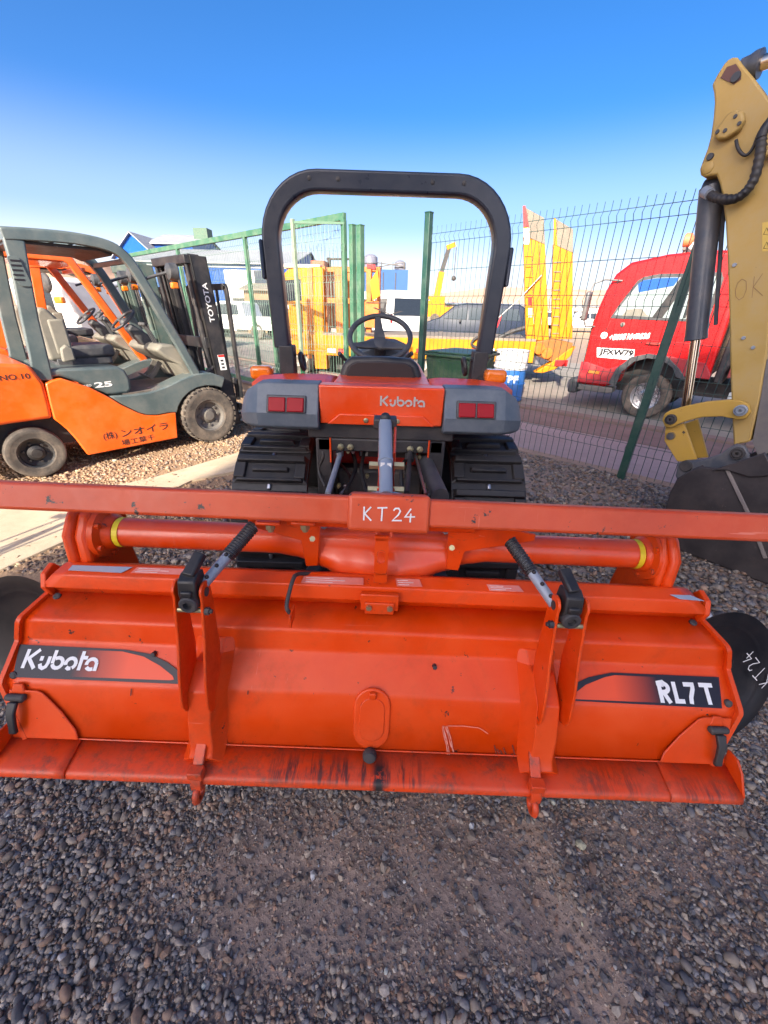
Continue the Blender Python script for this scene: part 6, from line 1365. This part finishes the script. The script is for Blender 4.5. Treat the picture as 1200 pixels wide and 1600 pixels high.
for u, v in ((467, 546), (735, 566), (655, 560)):
    c_ = lq(u, v, .18); r_ = .50 if u < 500 else .42; c_.z = r_ - .04; wheel(LBm, c_, -LN, r_, .28, M_tyre, ld, r_ * .58, paint("dusty_rim", (.42, .38, .33), .5, dust=.4), 0, "wheel", 8)
    wheel(LBm, c_ + LN * 1.9, LN, r_, .28, M_tyre, ld, r_ * .58, M_rimg, 0, "wheel", 6)
# tail: sloping beaver tail with linkage
m = LBm(); m.prism([lq(u, v, .05) for u, v in ((836, 534), (862, 530), (896, 536), (888, 556), (872, 570), (838, 556))], LN * 2.2); M_rust = paint("rusty_orange_steel", (.30, .11, .015), .6, dust=.4, dustc=(.16, .11, .06), grime=.8, grimec=(.06, .035, .02)); tl = m.build("beaver_tail", M_rust, ld, bevel=.02)
m = LBm(); m.prism([lq(u, v, .02) for u, v in ((835, 582), (862, 566), (890, 545), (900, 541), (892, 556), (868, 577), (848, 583))], LN * .25); m.build("hinge_arm", M_yel, tl, bevel=.015)
for u, v in ((843, 545), (855, 552)): c_ = lq(u, v, -.02); m = LBm(); m.cyl(c_, c_ + LN * .2, .12, n=18); m.build("hydraulic_pivot", M_yor, tl)
lbox(812, 568, 838, 556, .1, .6, M_dark, "tail_box", tl); lbox(866, 572, 888, 563, .0, .05, plain("reflector_red", (.65, .02, .02), .4), "tail_reflector", tl)
for (ub, vb, ut, vt, wpx, d) in ((840, 532, 832, 322, 36, .15), (878, 530, 879, 340, 33, 1.6)):
    b0 = lq(ub - wpx / 2, vb, d); b1 = lq(ub + wpx / 2, vb, d); t0 = lq(ut - wpx / 2 + 3, vt, d); t1 = lq(ut + wpx / 2, vt + 18, d); th_ = LN * .10
    m = LBm(); wv = (b1 - b0)
    sh = .80; j0 = b0.lerp(t0, sh); j1 = b1.lerp(t1, sh)
    f = .36
    for s0, s1 in ((0, f), (f + .02, .70), (.72, 1)): m.prism([b0 + wv * s0, b0 + wv * s1, j0 + (j1 - j0) * s1, j0 + (j1 - j0) * s0], th_ * (1 if s0 == 0 else .6))
    rp = m.build("ramp", M_yel, ld, bevel=.012)
    m = LBm(); k0 = b0.lerp(t0, sh * .5) ; m.prism([j0 + (j1 - j0) * .18, j1, t1, t0 + (t1 - t0) * .05], th_ * .9); m.build("ramp_tip", M_wood, rp, bevel=.01)
    m = LBm(); m.prism([j0 - LN * .004, j0 + (j1 - j0) * .2 - LN * .004, t0 + (t1 - t0) * .1 - LN * .004, t0 - LN * .004], LN * .02); m.build("tip_edge", M_yel, rp)
    for k in range(9):
        s_ = .06 + .85 * k / 9; p0 = b0.lerp(j0, s_); m = LBm(); m.prism([p0 + wv * .04 - LN * .02, p0 + wv * .34 - LN * .02, p0 + wv * .34 + Vector((0, 0, .022)) - LN * .02, p0 + wv * .04 + Vector((0, 0, .022)) - LN * .02], LN * .022); m.build("tread_bar", M_wood if d > 1 else M_yel, rp)
    if d < 1:
        for s0, s1, mt in ((.86, 1.0, "r"), (.74, .85, "w")):
            q0, q1 = b0.lerp(t0, s0), b0.lerp(t0, s1); m = LBm(); m.prism([q0 - LN * .012, q0 + wv * .22 - LN * .012, q1 + wv * (.22 if mt == "w" else .10) - LN * .012, q1 - LN * .012], LN * .006); m.build("reflector", M_vinylw if mt == "w" else plain("reflector_red", (.65, .02, .02), .4), rp)
        for s0, s1, mt in ((.34, .46, "r"), (.24, .33, "w")):
            q0, q1 = b0.lerp(j0, s0), b0.lerp(j0, s1); m = LBm(); m.prism([q0 + wv * .12 - LN * .012, q0 + wv * .28 - LN * .012, q1 + wv * .28 - LN * .012, q1 + wv * .12 - LN * .012], LN * .006); m.build("reflector", M_vinylw if mt == "w" else plain("reflector_red", (.65, .02, .02), .4), rp)
m = LBm(); s0, s1 = lq(778, 497, .1), lq(846, 430, .1); m.sweep([s0, s0.lerp(s1, .5) - Vector((0, 0, .04)), s1], RECT(.012, .06), up=tuple(LN)); sp_ = m.build("strap", M_strap, ld)
m = LBm(); m.sweep([lq(776, 512, .08), lq(783, 494, .08)], RECT(.03, .10), up=tuple(LN)); m.build("ratchet", plain("strap_red", (.75, .03, .04), .4), sp_, bevel=.01)
m = LBm(); m.tube([lq(774, 530, .3), lq(800, 518, .3), lq(826, 510, .3)], .05, 8); m.build("rolled_mat", M_dark, ld)
m = LBm(); m.tube(smooth_path([lq(772, 552, -.03), lq(738, 540, -.05), lq(744, 528, -.05), lq(760, 525, -.05)], 4), .03, 8); m.build("loose_hose", M_dark, ld)

# ------------------------------------------------------------------ bin and drum near the fence
bb_ = pz_(694, 640); bb_ = ab(3.35, 5.35)
bn = thing("wheelie_bin", "dark green plastic bin behind the right tail light", "bin", (bb_.x, bb_.y, 0), (0, 0, R_(-40)))
M_bin = paint("bin_green", (.03, .10, .05), .45, dust=.3)
m = MB(); m.loft([[Vector((x * .26, y * .30, .06)) for x, y in ((-1, -1), (1, -1), (1, 1), (-1, 1))], [Vector((x * .36, y * .40, .93)) for x, y in ((-1, -1), (1, -1), (1, 1), (-1, 1))]]); m.build("body", M_bin, bn, bevel=.03, seg=3)
m = MB(); m.bb((-.40, -.45, .93), (.40, .45, .97)); m.bb((-.36, -.41, .97), (.36, .41, .995)); ld2 = m.build("lid", M_bin, bn, bevel=.015)
m = MB(); m.cyl((-.3, .47, .93), (.3, .47, .93), .016, n=8); m.build("handle", M_plas, ld2)
for x in (-.28, .28): m = MB(); m.lathe((x - .03, .34, .10), (1, 0, 0), [(.10, 0), (.10, .05)], 16); m.build("wheel", M_tyre, bn)
db = pz_(790, 622); dr = thing("oil_drum", "blue and white oil drum standing behind the right turn signal", "drum", (db.x, db.y, 0), (0, 0, 0))
rd = .30; m = MB(); pr_ = [(rd, .0), (rd, .28), (rd + .012, .29), (rd + .012, .31), (rd, .32), (rd, .55)]; m.lathe((0, 0, 0), (0, 0, 1), pr_, 32); m.build("lower_shell", paint("drum_blue", (.02, .13, .42), .35, dust=.2), dr)
m = MB(); m.lathe((0, 0, .551), (0, 0, 1), [(rd, 0), (rd, .02), (rd + .012, .03), (rd + .012, .05), (rd, .06), (rd, .31), (rd + .008, .318), (rd + .008, .33), (rd - .02, .332), (rd - .03, .315)], 32); m.build("upper_shell", paint("drum_white", (.55, .55, .55), .45, dust=.5, dustc=(.25, .25, .27), chips=.4), dr)
az = math.atan2(-db.y, -db.x)
def wrap(a, b): 
    th_ = az + (a - .16) / rd; return Vector((math.cos(th_) * (rd + .004), math.sin(th_) * (rd + .004), .33 + b))
m = MB(); m.text("YPF", (0, 0, 0), (1, 0, 0), (0, 0, 1), .34, .13, 0, offset=.03, fn=wrap); m.build("lettering", M_vinylw, dr)
# ------------------------------------------------------------------ parked vehicles beyond
def car(name, label, cat, loc, head, prof, width, wins, wheels, body_m, wr=.32, group=None, glass=None, rear=None, lights=True):
    """side profile lofted across the width with the glasshouse drawn in; local x forward from the tail, y left"""
    rz = math.atan2(head[1], head[0]); L = max(x for x, z in prof); OFF = Vector((L / 2, 0, 0)); root = thing(name, label, cat, loc, (0, 0, rz), group); B = lambda: MB(off=OFF)
    belt = max(z for x, z in prof) * .55; top = max(z for x, z in prof)
    secs = []
    for f, sc in ((-1, .96), (-.97, .99), (-.85, 1), (.85, 1), (.97, .99), (1, .96)):
        cx, cz = L / 2, top * .45; s_ = []
        for x, z in prof:
            k = max(0, (z - belt) / (top - belt)); y = f * width / 2 * (1 - .13 * k); s_.append(Vector((cx + (x - cx) * (sc if abs(f) > .9 else 1), y, cz + (z - cz) * (sc if abs(f) > .9 else 1))))
        secs.append(s_)
    m = B(); m.loft(secs); bd = m.build("body", body_m, root, bevel=.02, seg=2, smooth=40)
    gm_ = glass or M_dglass
    for w in wins:
        for sg in (-1, 1):
            P = []
            for x, z in w:
                k = max(0, (z - belt) / (top - belt)); P.append(Vector((x, sg * (width / 2 * (1 - .13 * k) + .004), z)))
            m = B(); m.prism(P, (0, sg * .006, 0)); m.build("window", gm_, bd)
    if rear:
        (x0, z0, x1, z1, wf) = rear; 
        m = B(); m.prism([(x0 - .02, -width / 2 * wf, z0), (x0 - .02, width / 2 * wf, z0), (x1 - .02, width / 2 * wf * .93, z1), (x1 - .02, -width / 2 * wf * .93, z1)], (-.012, 0, 0)); m.build("rear_window", gm_, bd)
    for x in wheels:
        for sg in (-1, 1): wheel(B, (x, sg * (width / 2 - .10), wr), (0, sg, 0), wr, .22, M_tyre, root, wr * .62, M_rimg, 0, "wheel", 5)
    for sg in (-1, 1):
        m = B(); m.box((L * .63, sg * (width / 2 + .09), belt + .12), (.10, .16, .14)); m.build("door_mirror", M_plas, bd, bevel=.03)
        m = B(); m.bb((.0, sg * (width / 2 - .09) - .05, belt * .75), (.05, sg * (width / 2 - .09) + .05, belt * 1.05)); m.build("tail_lamp", M_red, bd, bevel=.01)
    m = B(); m.bb((-.06, -width / 2 * .95, .28), (.06, width / 2 * .95, .48)); m.build("rear_bumper", M_plas, bd, bevel=.03)
    return root
M_cw = paint("car_white", (.72, .72, .70), .3, dust=.15, dustc=(.45, .38, .3), coat=.4, bump=0); M_cb = paint("van_dark_blue", (.006, .014, .036), .4, dust=.1, dustc=(.06, .07, .09), coat=.0, bump=0, spec=.25)
VAN = [(0, .35), (0, 1.0), (.04, 1.7), (.12, 2.25), (.5, 2.36), (3.6, 2.38), (4.0, 2.28), (4.6, 1.55), (5.3, 1.15), (5.45, .9), (5.45, .35)]
hd = Vector((-.42, .9, 0)); hd.normalize()
def spot(u, v, Y): p = py_(u, v, Y); return Vector((p.x, p.y, -.03))
vp = spot(628, 500, 21.5)
car("white_van", "tall white panel van seen from behind through the gateway", "van", vp + hd * 2.0, hd, VAN, 2.0, [[(.5, 1.30), (.5, 2.0), (1.9, 2.0), (1.9, 1.30)], [(2.1, 1.30), (2.1, 2.0), (3.4, 2.0), (3.4, 1.30)], [(3.5, 1.30), (3.5, 1.98), (4.0, 1.95), (4.35, 1.30)]], (.95, 4.4), M_cw, .34, rear=(.03, 1.30, .10, 2.02, .80))
MPV = [(0, .35), (.02, .95), (.10, 1.2), (.35, 1.75), (.6, 1.86), (3.0, 1.88), (3.5, 1.78), (4.2, 1.25), (4.9, 1.02), (5.05, .8), (5.05, .35)]
dv = spot(742, 495, 21.5); hdm = Vector((-.98, .2, 0)).normalized()
car("dark_van", "dark blue passenger van parked across the road behind the low loader", "van", dv, hdm, MPV, 1.9, [[(.45, 1.2), (.62, 1.68), (1.7, 1.70), (1.7, 1.2)], [(1.78, 1.2), (1.78, 1.70), (2.8, 1.70), (2.8, 1.2)], [(2.88, 1.2), (2.88, 1.70), (3.4, 1.66), (3.95, 1.22)]], (.95, 4.05), M_cb, .34, glass=plain("van_glass", (.025, .04, .055), .15, Specular_IOR_Level=.4), rear=(.13, 1.2, .33, 1.70, .8))
SUV = [(0, .40), (0, .95), (.05, 1.15), (.22, 1.66), (.5, 1.76), (2.4, 1.78), (2.9, 1.68), (3.5, 1.20), (4.4, 1.05), (4.6, .85), (4.6, .40)]
wsuv = [[(.35, 1.16), (.48, 1.62), (1.2, 1.64), (1.2, 1.16)], [(1.28, 1.16), (1.28, 1.64), (2.1, 1.64), (2.1, 1.16)], [(2.18, 1.16), (2.18, 1.63), (2.75, 1.58), (3.2, 1.18)]]
car("white_car", "white estate car glimpsed under the forklift guard, left of the mast", "car", spot(238, 497, 17.5), Vector((-.95, .3, 0)).normalized(), SUV, 1.85, wsuv, (.85, 3.75), M_cw, .35, "white cars parked along the far kerb")
PICK = [(0, .45), (0, 1.05), (1.6, 1.08), (1.75, 1.70), (2.0, 1.78), (3.0, 1.78), (3.3, 1.70), (3.9, 1.15), (4.9, 1.02), (5.1, .85), (5.1, .45)]
car("white_pickup", "white pickup seen through the sliding gate beside the upright load backrest", "pickup", spot(372, 492, 24), Vector((-.97, .25, 0)).normalized(), PICK, 1.85, [[(1.9, 1.15), (2.0, 1.62), (2.5, 1.64), (2.5, 1.15)], [(2.58, 1.15), (2.58, 1.64), (3.15, 1.62), (3.55, 1.17)]], (.95, 4.1), M_cw, .38, "white cars parked along the far kerb")
for u, Yd, lab in ((915, 42, "white car parked far off, left of the red truck"), (845, 50, "white car far off between the two raised ramps")):
    car("white_car", lab, "car", spot(u, 490, Yd), Vector((-1, .1, 0)).normalized(), SUV, 1.85, wsuv, (.85, 3.75), M_cw, .35, "white cars parked along the far kerb")
# white lorry behind the forklifts
wl = spot(128, 470, 13.5)
tw = thing("white_lorry", "white lorry with a big round mirror, behind the row of forklifts", "truck", (wl.x, wl.y, 0), (0, 0, R_(-20)))
m = MB(); m.bb((-1.3, -1.1, .55), (1.1, 1.1, 2.1)); bx_ = m.build("cab", M_cw, tw, bevel=.12, seg=4)
m = MB(); m.bb((-.9, -1.115, 1.25), (.4, -1.102, 1.9)); m.build("window", M_dglass, bx_)
m = MB(); m.bb((-5.5, -1.15, .9), (-1.5, 1.15, 1.1)); m.build("bed", M_dark, tw)
for x in (-4.3, .1):
    for y in (-.95, .95): wheel(MB, (x, y, .45), (0, 1 if y > 0 else -1, 0), .45, .26, M_tyre, tw, .26, M_rimg, 0, "wheel", 6)
m = MB(); m.tube([(.9, -1.1, 2.0), (1.1, -1.5, 2.25), (1.05, -1.55, 2.1)], .02, 6); ma = m.build("mirror_arm", M_dark, tw); m = MB(); m.ball((1.05, -1.58, 1.95), .22, (1, .4, 1.1), 14, 10); m.build("mirror", M_dark, ma); m = MB(); m.box((1.2, -1.45, 1.55), (.3, .12, .16)); m.build("indicator", M_amber, tw, bevel=.03)
# cartons on the second forklift
for (u, v, Y, sx_, lab) in ((135, 540, 6.35, .30, "pale cardboard carton lying on the second forklift's hood"),):
    p = py_(u, v, Y)
    ct = thing("carton", lab, "box", (p.x, p.y, p.z - .13), (0, R_(18), R_(25)))
    m = MB(); m.bb((-.16, -.14, 0), (.16, .14, .22)); b_ = m.build("box", paint("cardboard", (.52, .40, .24), .8, dust=.2), ct, bevel=.006); m = MB(); m.bb((-.162, -.02, .0), (.162, .02, .223)); m.build("tape", M_dark, b_)

# ------------------------------------------------------------------ buildings beyond the road
def corr(name, col, scale=7.0, axis=0):
    if name in MATS: return MATS[name]
    t = NT(name); w = t.n("ShaderNodeTexWave"); w.wave_type = 'BANDS'; w.bands_direction = 'X' if axis == 0 else 'Y'; w.inputs["Scale"].default_value = scale; t.l(t.obj(), w.inputs[0])
    c = t.mix(t.noise(.6, 6, .6), tuple(x * .85 for x in col), tuple(min(1, x * 1.12) for x in col)); t.set(Base_Color=c, Roughness=.5); t.bump(w.outputs[1], .6, .05); MATS[name] = t.mat; return t.mat
M_blue = corr("blue_cladding", (.012, .085, .36)); M_blue2 = corr("blue_container", (.05, .13, .33), 5); M_roof = corr("grey_roof_sheet", (.30, .31, .33), 3, 1)
M_conc = paint("pale_render", (.52, .44, .34), .8, dust=.3); M_wht = paint("white_render", (.72, .68, .62), .7, dust=.2); M_tan = paint("tan_wall", (.42, .31, .20), .85, dust=.3); M_brk = paint("brick_red_wall", (.30, .09, .06), .8, dust=.3)
def shed(name, label, cat, u0, u1, vtop, Y, depth, ridge, wall, roof_m=None, rz=0.0, gable='x', extras=None, z0=0.0):
    a, b = py_(u0, vtop, Y), py_(u1, vtop, Y); w = (b - a).length; zt = (a.z + b.z) / 2; cx = (a + b) / 2; hgt = zt - z0
    o = thing(name, label, cat, (cx.x, cx.y, z0), (0, 0, rz)); h = w / 2
    m = MB()
    if gable == 'y': m.prism([(-h, 0, 0), (h, 0, 0), (h, 0, hgt), (0, 0, hgt + ridge), (-h, 0, hgt)], (0, depth, 0))
    else: m.prism([(-h, 0, 0), (-h, depth, 0), (-h, depth, hgt), (-h, depth / 2, hgt + ridge), (-h, 0, hgt)], (w, 0, 0))
    wl_ = m.build("wall", wall, o)
    if roof_m:
        m = MB()
        if gable == 'y':
            for s_ in (-1, 1): m.prism([(0, -.3, hgt + ridge + .05), (s_ * (h + .3), -.3, hgt - .3 * ridge / h + .05), (s_ * (h + .3), depth + .3, hgt - .3 * ridge / h + .05), (0, depth + .3, hgt + ridge + .05)], (0, 0, .10))
        else:
            m.prism([(-h - .2, -.3, hgt - .25 * ridge / depth + .04), (h + .2, -.3, hgt - .25 * ridge / depth + .04), (h + .2, depth / 2, hgt + ridge + .04), (-h - .2, depth / 2, hgt + ridge + .04)], (0, 0, .08)); m.prism([(-h - .2, depth + .3, hgt + .04), (h + .2, depth + .3, hgt + .04), (h + .2, depth / 2 + .01, hgt + ridge + .04), (-h - .2, depth / 2 + .01, hgt + ridge + .04)], (0, 0, .08))
        m.build("roof", roof_m, o)
    return o, wl_, w, hgt
b1, w1, ww, hh = shed("blue_warehouse", "long blue clad warehouse with a grey roof, behind the gate and forklift mast", "warehouse", 185, 455, 412, 34, 16, 1.6, M_blue, M_roof)
for x in (-.32, .36): m = MB(); m.bb((ww * x, -.06, 0), (ww * x + 2.4, -.005, hh * .45)); m.build("door", corr("blue_shutter", (.02, .07, .22), 4, 1), b1)
m = MB(); m.bb((-ww / 2, -.05, hh - .22), (ww / 2, -.004, hh - .12)); m.build("trim", M_roof, b1)
b2, w2, ww2, hh2 = shed("gabled_shed", "bright blue gabled shed rising above the forklift's guard", "shed", 180, 244, 401, 44, 12, 1.8, corr("bright_blue_cladding", (.008, .12, .55)), M_roof, gable='y')
m = MB(); m.bb((-1.5, -.05, 0), (1.5, -.004, 2.6)); m.build("door", M_wht, b2)
b2b, *_x = shed("blue_annex", "lower blue annex with a sloping roof beside the gabled shed", "shed", 232, 300, 382, 46, 8, 1.2, M_blue, M_roof)
m = MB(); m.bb((1.6, 2, _x[2] + .6), (3.0, 3.4, _x[2] + 1.7)); m.build("roof_tank", paint("tank_green", (.03, .10, .06), .5), b2b)
cw_, cww, cwid, chh = shed("white_building", "small white rendered building right of the forklift mast", "building", 349, 396, 422, 30, 5, .2, M_wht)
m = MB(); m.bb((-.6, -.05, 0), (.4, -.004, 2.0)); m.build("door", M_dark, cw_)
tw_, tww, twid, thh = shed("timber_shed", "brown boarded shed behind the sliding gate uprights", "shed", 380, 455, 455, 28, 4, .4, paint("board_brown", (.30, .17, .09), .8, dust=.4), M_wood)
for x in (-.3, .15): m = MB(); m.bb((twid * x, -.04, .9), (twid * x + 1.0, -.004, 1.9)); m.build("window", M_dglass, tw_)
lw, *_q = shed("low_wall", "long pale boundary wall beyond the parked cars", "wall", 60, 440, 478, 33, .3, .0, M_tan)
ct_, ctw, cid, cht = shed("blue_container", "blue shipping container behind the white van", "container", 560, 638, 421, 38, 3, .0, M_blue2, z0=0)
for x in (-.25, 0, .25): m = MB(); m.bb((cid * x - .04, -.05, .2), (cid * x + .04, -.004, cht - .2)); m.build("door_bar", M_dark, ct_)
for (u, v, Y, r, lab) in ((579, 405, 40, .60, "grey roof tank on the left end of the blue container"), (625, 418, 42, .5, "dark mesh tank on the right end of the blue container")):
    p = py_(u, v, Y); zb = cht; tk_ = thing("roof_tank", lab, "tank", (p.x, p.y, zb), (0, 0, 0), "tanks on the container"); m = MB(); m.lathe((0, 0, 0), (0, 0, 1), [(r, 0), (r, r * 1.7), (r * .6, r * 2.0), (r * .2, r * 2.1)], 16); t_ = m.build("shell", paint("tank_grey", (.16, .17, .22), .5, dust=.3), tk_)
    m = MB(); m.lathe((0, 0, r * .8), (0, 0, 1), [(r * 1.02, 0), (r * 1.02, .1)], 16); m.build("hoop", M_dark, t_)
sc0 = py_(605, 419, 41); m = MB()
sfd = thing("scaffold_frame", "pale steel frame lying along the container's roof", "frame", (sc0.x, sc0.y, cht))
for x in (-1.5, -.5, .5, 1.5): m.tube([(x, 0, 0), (x, 0, .8)], .04, 5)
m.tube([(-1.5, 0, .8), (1.5, 0, .5)], .04, 5); m.tube([(-1.5, 0, .3), (1.5, 0, .8)], .04, 5); m.build("tubes", M_rimg, sfd)
# far crane with yellow boom
cb, cm, ctp = py_(680, 462, 60), py_(690, 425, 60), py_(702, 386, 60)
cr = thing("mobile_crane", "far mobile crane with a yellow and grey boom above the dark van", "crane", (cb.x, cb.y, 0))
CBm = lambda: MB(off=Vector((cb.x, cb.y, 0)))
m = CBm(); m.sweep([cb - Vector((0, 0, 1.6)), cm], RECT(.75, .75), up=(0, 1, 0)); bo_ = m.build("boom", M_yel, cr)
m = CBm(); m.sweep([cm, ctp], RECT(.5, .5), up=(0, 1, 0)); m.build("boom_extension", M_dark, bo_)
m = CBm(); m.box(ctp + Vector((.2, 0, .1)), (1.1, .6, .5), Matrix.Rotation(R_(-20), 3, 'Y')); m.build("boom_head", M_yel, bo_)
m = CBm(); h0 = ctp + Vector((.9, 0, 0)); m.tube([h0, h0 - Vector((0, 0, 3.2))], .05, 5); m.ball(tuple(h0 - Vector((0, 0, 3.4))), .3, n=8, m=6); m.build("hook_line", M_dark, bo_)
m = CBm(); m.bb((cb.x - 3, cb.y - 1.2, .8), (cb.x + 4, cb.y + 1.2, 2.0)); m.bb((cb.x - 1, cb.y - 1, 2.0), (cb.x + 1.2, cb.y + 1, 3.2)); m.build("carrier", M_yel, cr)
for x in (-2.2, 0, 2.6): m = CBm(); m.lathe((cb.x + x, cb.y - 1.3, .6), (0, -1, 0), [(.6, 0), (.6, .3)], 16); m.build("wheel", M_tyre, cr)
# low buildings and wagons along the right horizon
random.seed(11)
for (u0, u1, vt, Y, mt, lab, nm, cat) in ((640, 668, 470, 48, M_conc, "pale low building behind the dark green fence post", "low_building", "building"), (700, 760, 477, 66, M_tan, "tan low wall building beyond the dark van", "low_building", "building"),
        (770, 822, 478, 72, M_wht, "white low building far off left of the ramps", "low_building", "building"), (890, 945, 480, 80, M_wht, "white trailer on the horizon left of the red truck", "trailer", "trailer"),
        (1010, 1060, 470, 55, M_brk, "red brick building seen through the truck's windows", "brick_building", "building"), (455, 520, 470, 40, M_conc, "cream building behind the low loader cab", "low_building", "building")):
    o, w_, wd, hg = shed(nm, lab, cat, u0, u1, vt, Y, 5, .25, mt, M_roof)
    for k in range(3): m = MB(); m.bb((wd * (-.35 + .27 * k), -.05, hg * .35), (wd * (-.22 + .27 * k), -.004, hg * .75)); m.build("window", M_dark, o)
# power pole behind the forklifts
pp0 = py_(146, 455, 45); po = thing("lattice_mast", "thin pale lattice mast far behind the forklifts", "mast", (pp0.x, pp0.y, 0))
pt_ = py_(146, 402, 45); m = MB(off=Vector((pp0.x, pp0.y, 0)))
for dx in (-.4, .4): m.tube([(pp0.x + dx, pp0.y, 0), (pp0.x + dx * .4, pp0.y, pt_.z)], .05, 5)
for k in range(8): z = pt_.z * k / 8; m.tube([(pp0.x - .38, pp0.y, z), (pp0.x + .36, pp0.y, z + pt_.z / 8)], .035, 4)
m.build("lattice", M_rimg, po)

# ------------------------------------------------------------------ hills, their tan paled so the colour carries the haze
def hills(name, pts, Y, depth, mat_):
    rows = []; n = len(pts); base = []; P = [py_(u, v, Y) for u, v in pts]
    fine = []
    for i in range(n - 1):
        for j in range(8): fine.append(P[i].lerp(P[i + 1], j / 8))
    fine.append(P[-1]); k = len(fine)
    for s_ in [i / 10 for i in range(11)]:
        q = s_ * s_ * (3 - 2 * s_)
        rows.append([Vector((p.x * (1 - (1 - s_) * .35), p.y - (1 - s_) * depth, -2 + (p.z + 2) * q * (1 + .10 * float(vnoise(i * .37, s_ * 5, 1, 9)) * (1 if s_ < 1 else .4)))) for i, p in enumerate(fine)])
    rows.append([Vector((p.x, p.y + depth, -5)) for p in fine])
    m = MB(); m.sheet(rows); o = m.build(name, mat_, None, smooth=180); o["kind"] = "structure"; return o
t = NT("dry_hillside"); c = t.mix(t.ramp(t.noise(.012, 8, .65), (.3, 0), (.7, 1)), (.36, .22, .15), (.50, .33, .23)); t.set(Base_Color=c, Roughness=.95, Specular_IOR_Level=.1); M_hill = t.mat
hills("hills", [(-500, 330), (-250, 350), (-60, 378), (40, 396), (100, 402), (150, 408), (200, 430), (260, 448), (340, 458), (460, 466), (600, 470)], 900, 500, M_hill)
t = NT("hazy_far_hill"); c = t.mix(t.ramp(t.noise(.006, 7, .6), (.3, 0), (.7, 1)), (.48, .33, .23), (.60, .43, .31)); t.set(Base_Color=c, Roughness=.95, Specular_IOR_Level=.1)
hills("far_hills", [(520, 474), (600, 470), (660, 462), (720, 454), (800, 450), (880, 452), (950, 455), (1050, 462), (1150, 470), (1300, 480), (1500, 490)], 1600, 800, t.mat)

# ------------------------------------------------------------------ the hall behind the camera that keeps the yard in shade
M_hall = corr("cream_hall_cladding", (.72, .69, .64), 3)
hy = -14.0; hx0 = -1.95 - (3.1 - hy) * SUN_AZ.x / SUN_AZ.y; HH = (8.3 - hy) / SUN_AZ.y * math.tan(SUN_EL)
hall = thing("tall_hall", "tall cream hall standing behind the camera, its shadow lying over the tractor", "hall", (hx0 + 5, hy - 4, 0))
m = MB(off=hall.location); m.bb((hx0, hy - 9, -.1), (hx0 + 10.5, hy, HH)); hw_ = m.build("wall", M_hall, hall)
m = MB(off=hall.location); m.bb((hx0 + 5.8, hy - 1.2, HH), (hx0 + 7.2, hy - .02, HH + .9)); m.build("roof_vent", M_roof, hall)
for k in range(3): m = MB(off=hall.location); m.bb((hx0 + .6 + k * 3.4, hy - .02, 0), (hx0 + 3.2 + k * 3.4, hy + .03, 4.2)); m.build("door", corr("pale_shutter", (.45, .42, .38), 4, 1), hall)
# made-up rack of three pipes, out of view, added to stripe the path with shadow
rk_h = 1.1; back = SUN_AZ * (rk_h / math.tan(SUN_EL))
ra, rb_ = pz_(0, 859), pz_(117, 812); rdv = (rb_ - ra).normalized(); rc = (ra + rb_) / 2 - back; rc.z = 0
rack = thing("shadow_rack", "unseen rack of three thin pipes, added left of the camera to stripe the path with shadow", "rack", rc)
for k, (u0, v0, u1, v1) in enumerate(((0, 849, 120, 803), (0, 859, 118, 812), (0, 869, 114, 822))):
    a, b = pz_(u0, v0) - back, pz_(u1, v1) - back; d = (b - a).normalized(); a = a - d * 1.6; b = b + d * .45; m = MB(off=rc); m.tube([Vector((a.x, a.y, rk_h)), Vector((b.x, b.y, rk_h))], .011, 8); m.build("pipe", M_rimg, rack)
for s_ in (-1.2, .35):
    c = rc + rdv * s_; m = MB(off=rc); m.bb((c.x - .02, c.y - .02, 0), (c.x + .02, c.y + .02, rk_h - .03)); m.box((c.x, c.y, rk_h - .025), (.40, .03, .03)); m.build("stand", M_dark, rack)
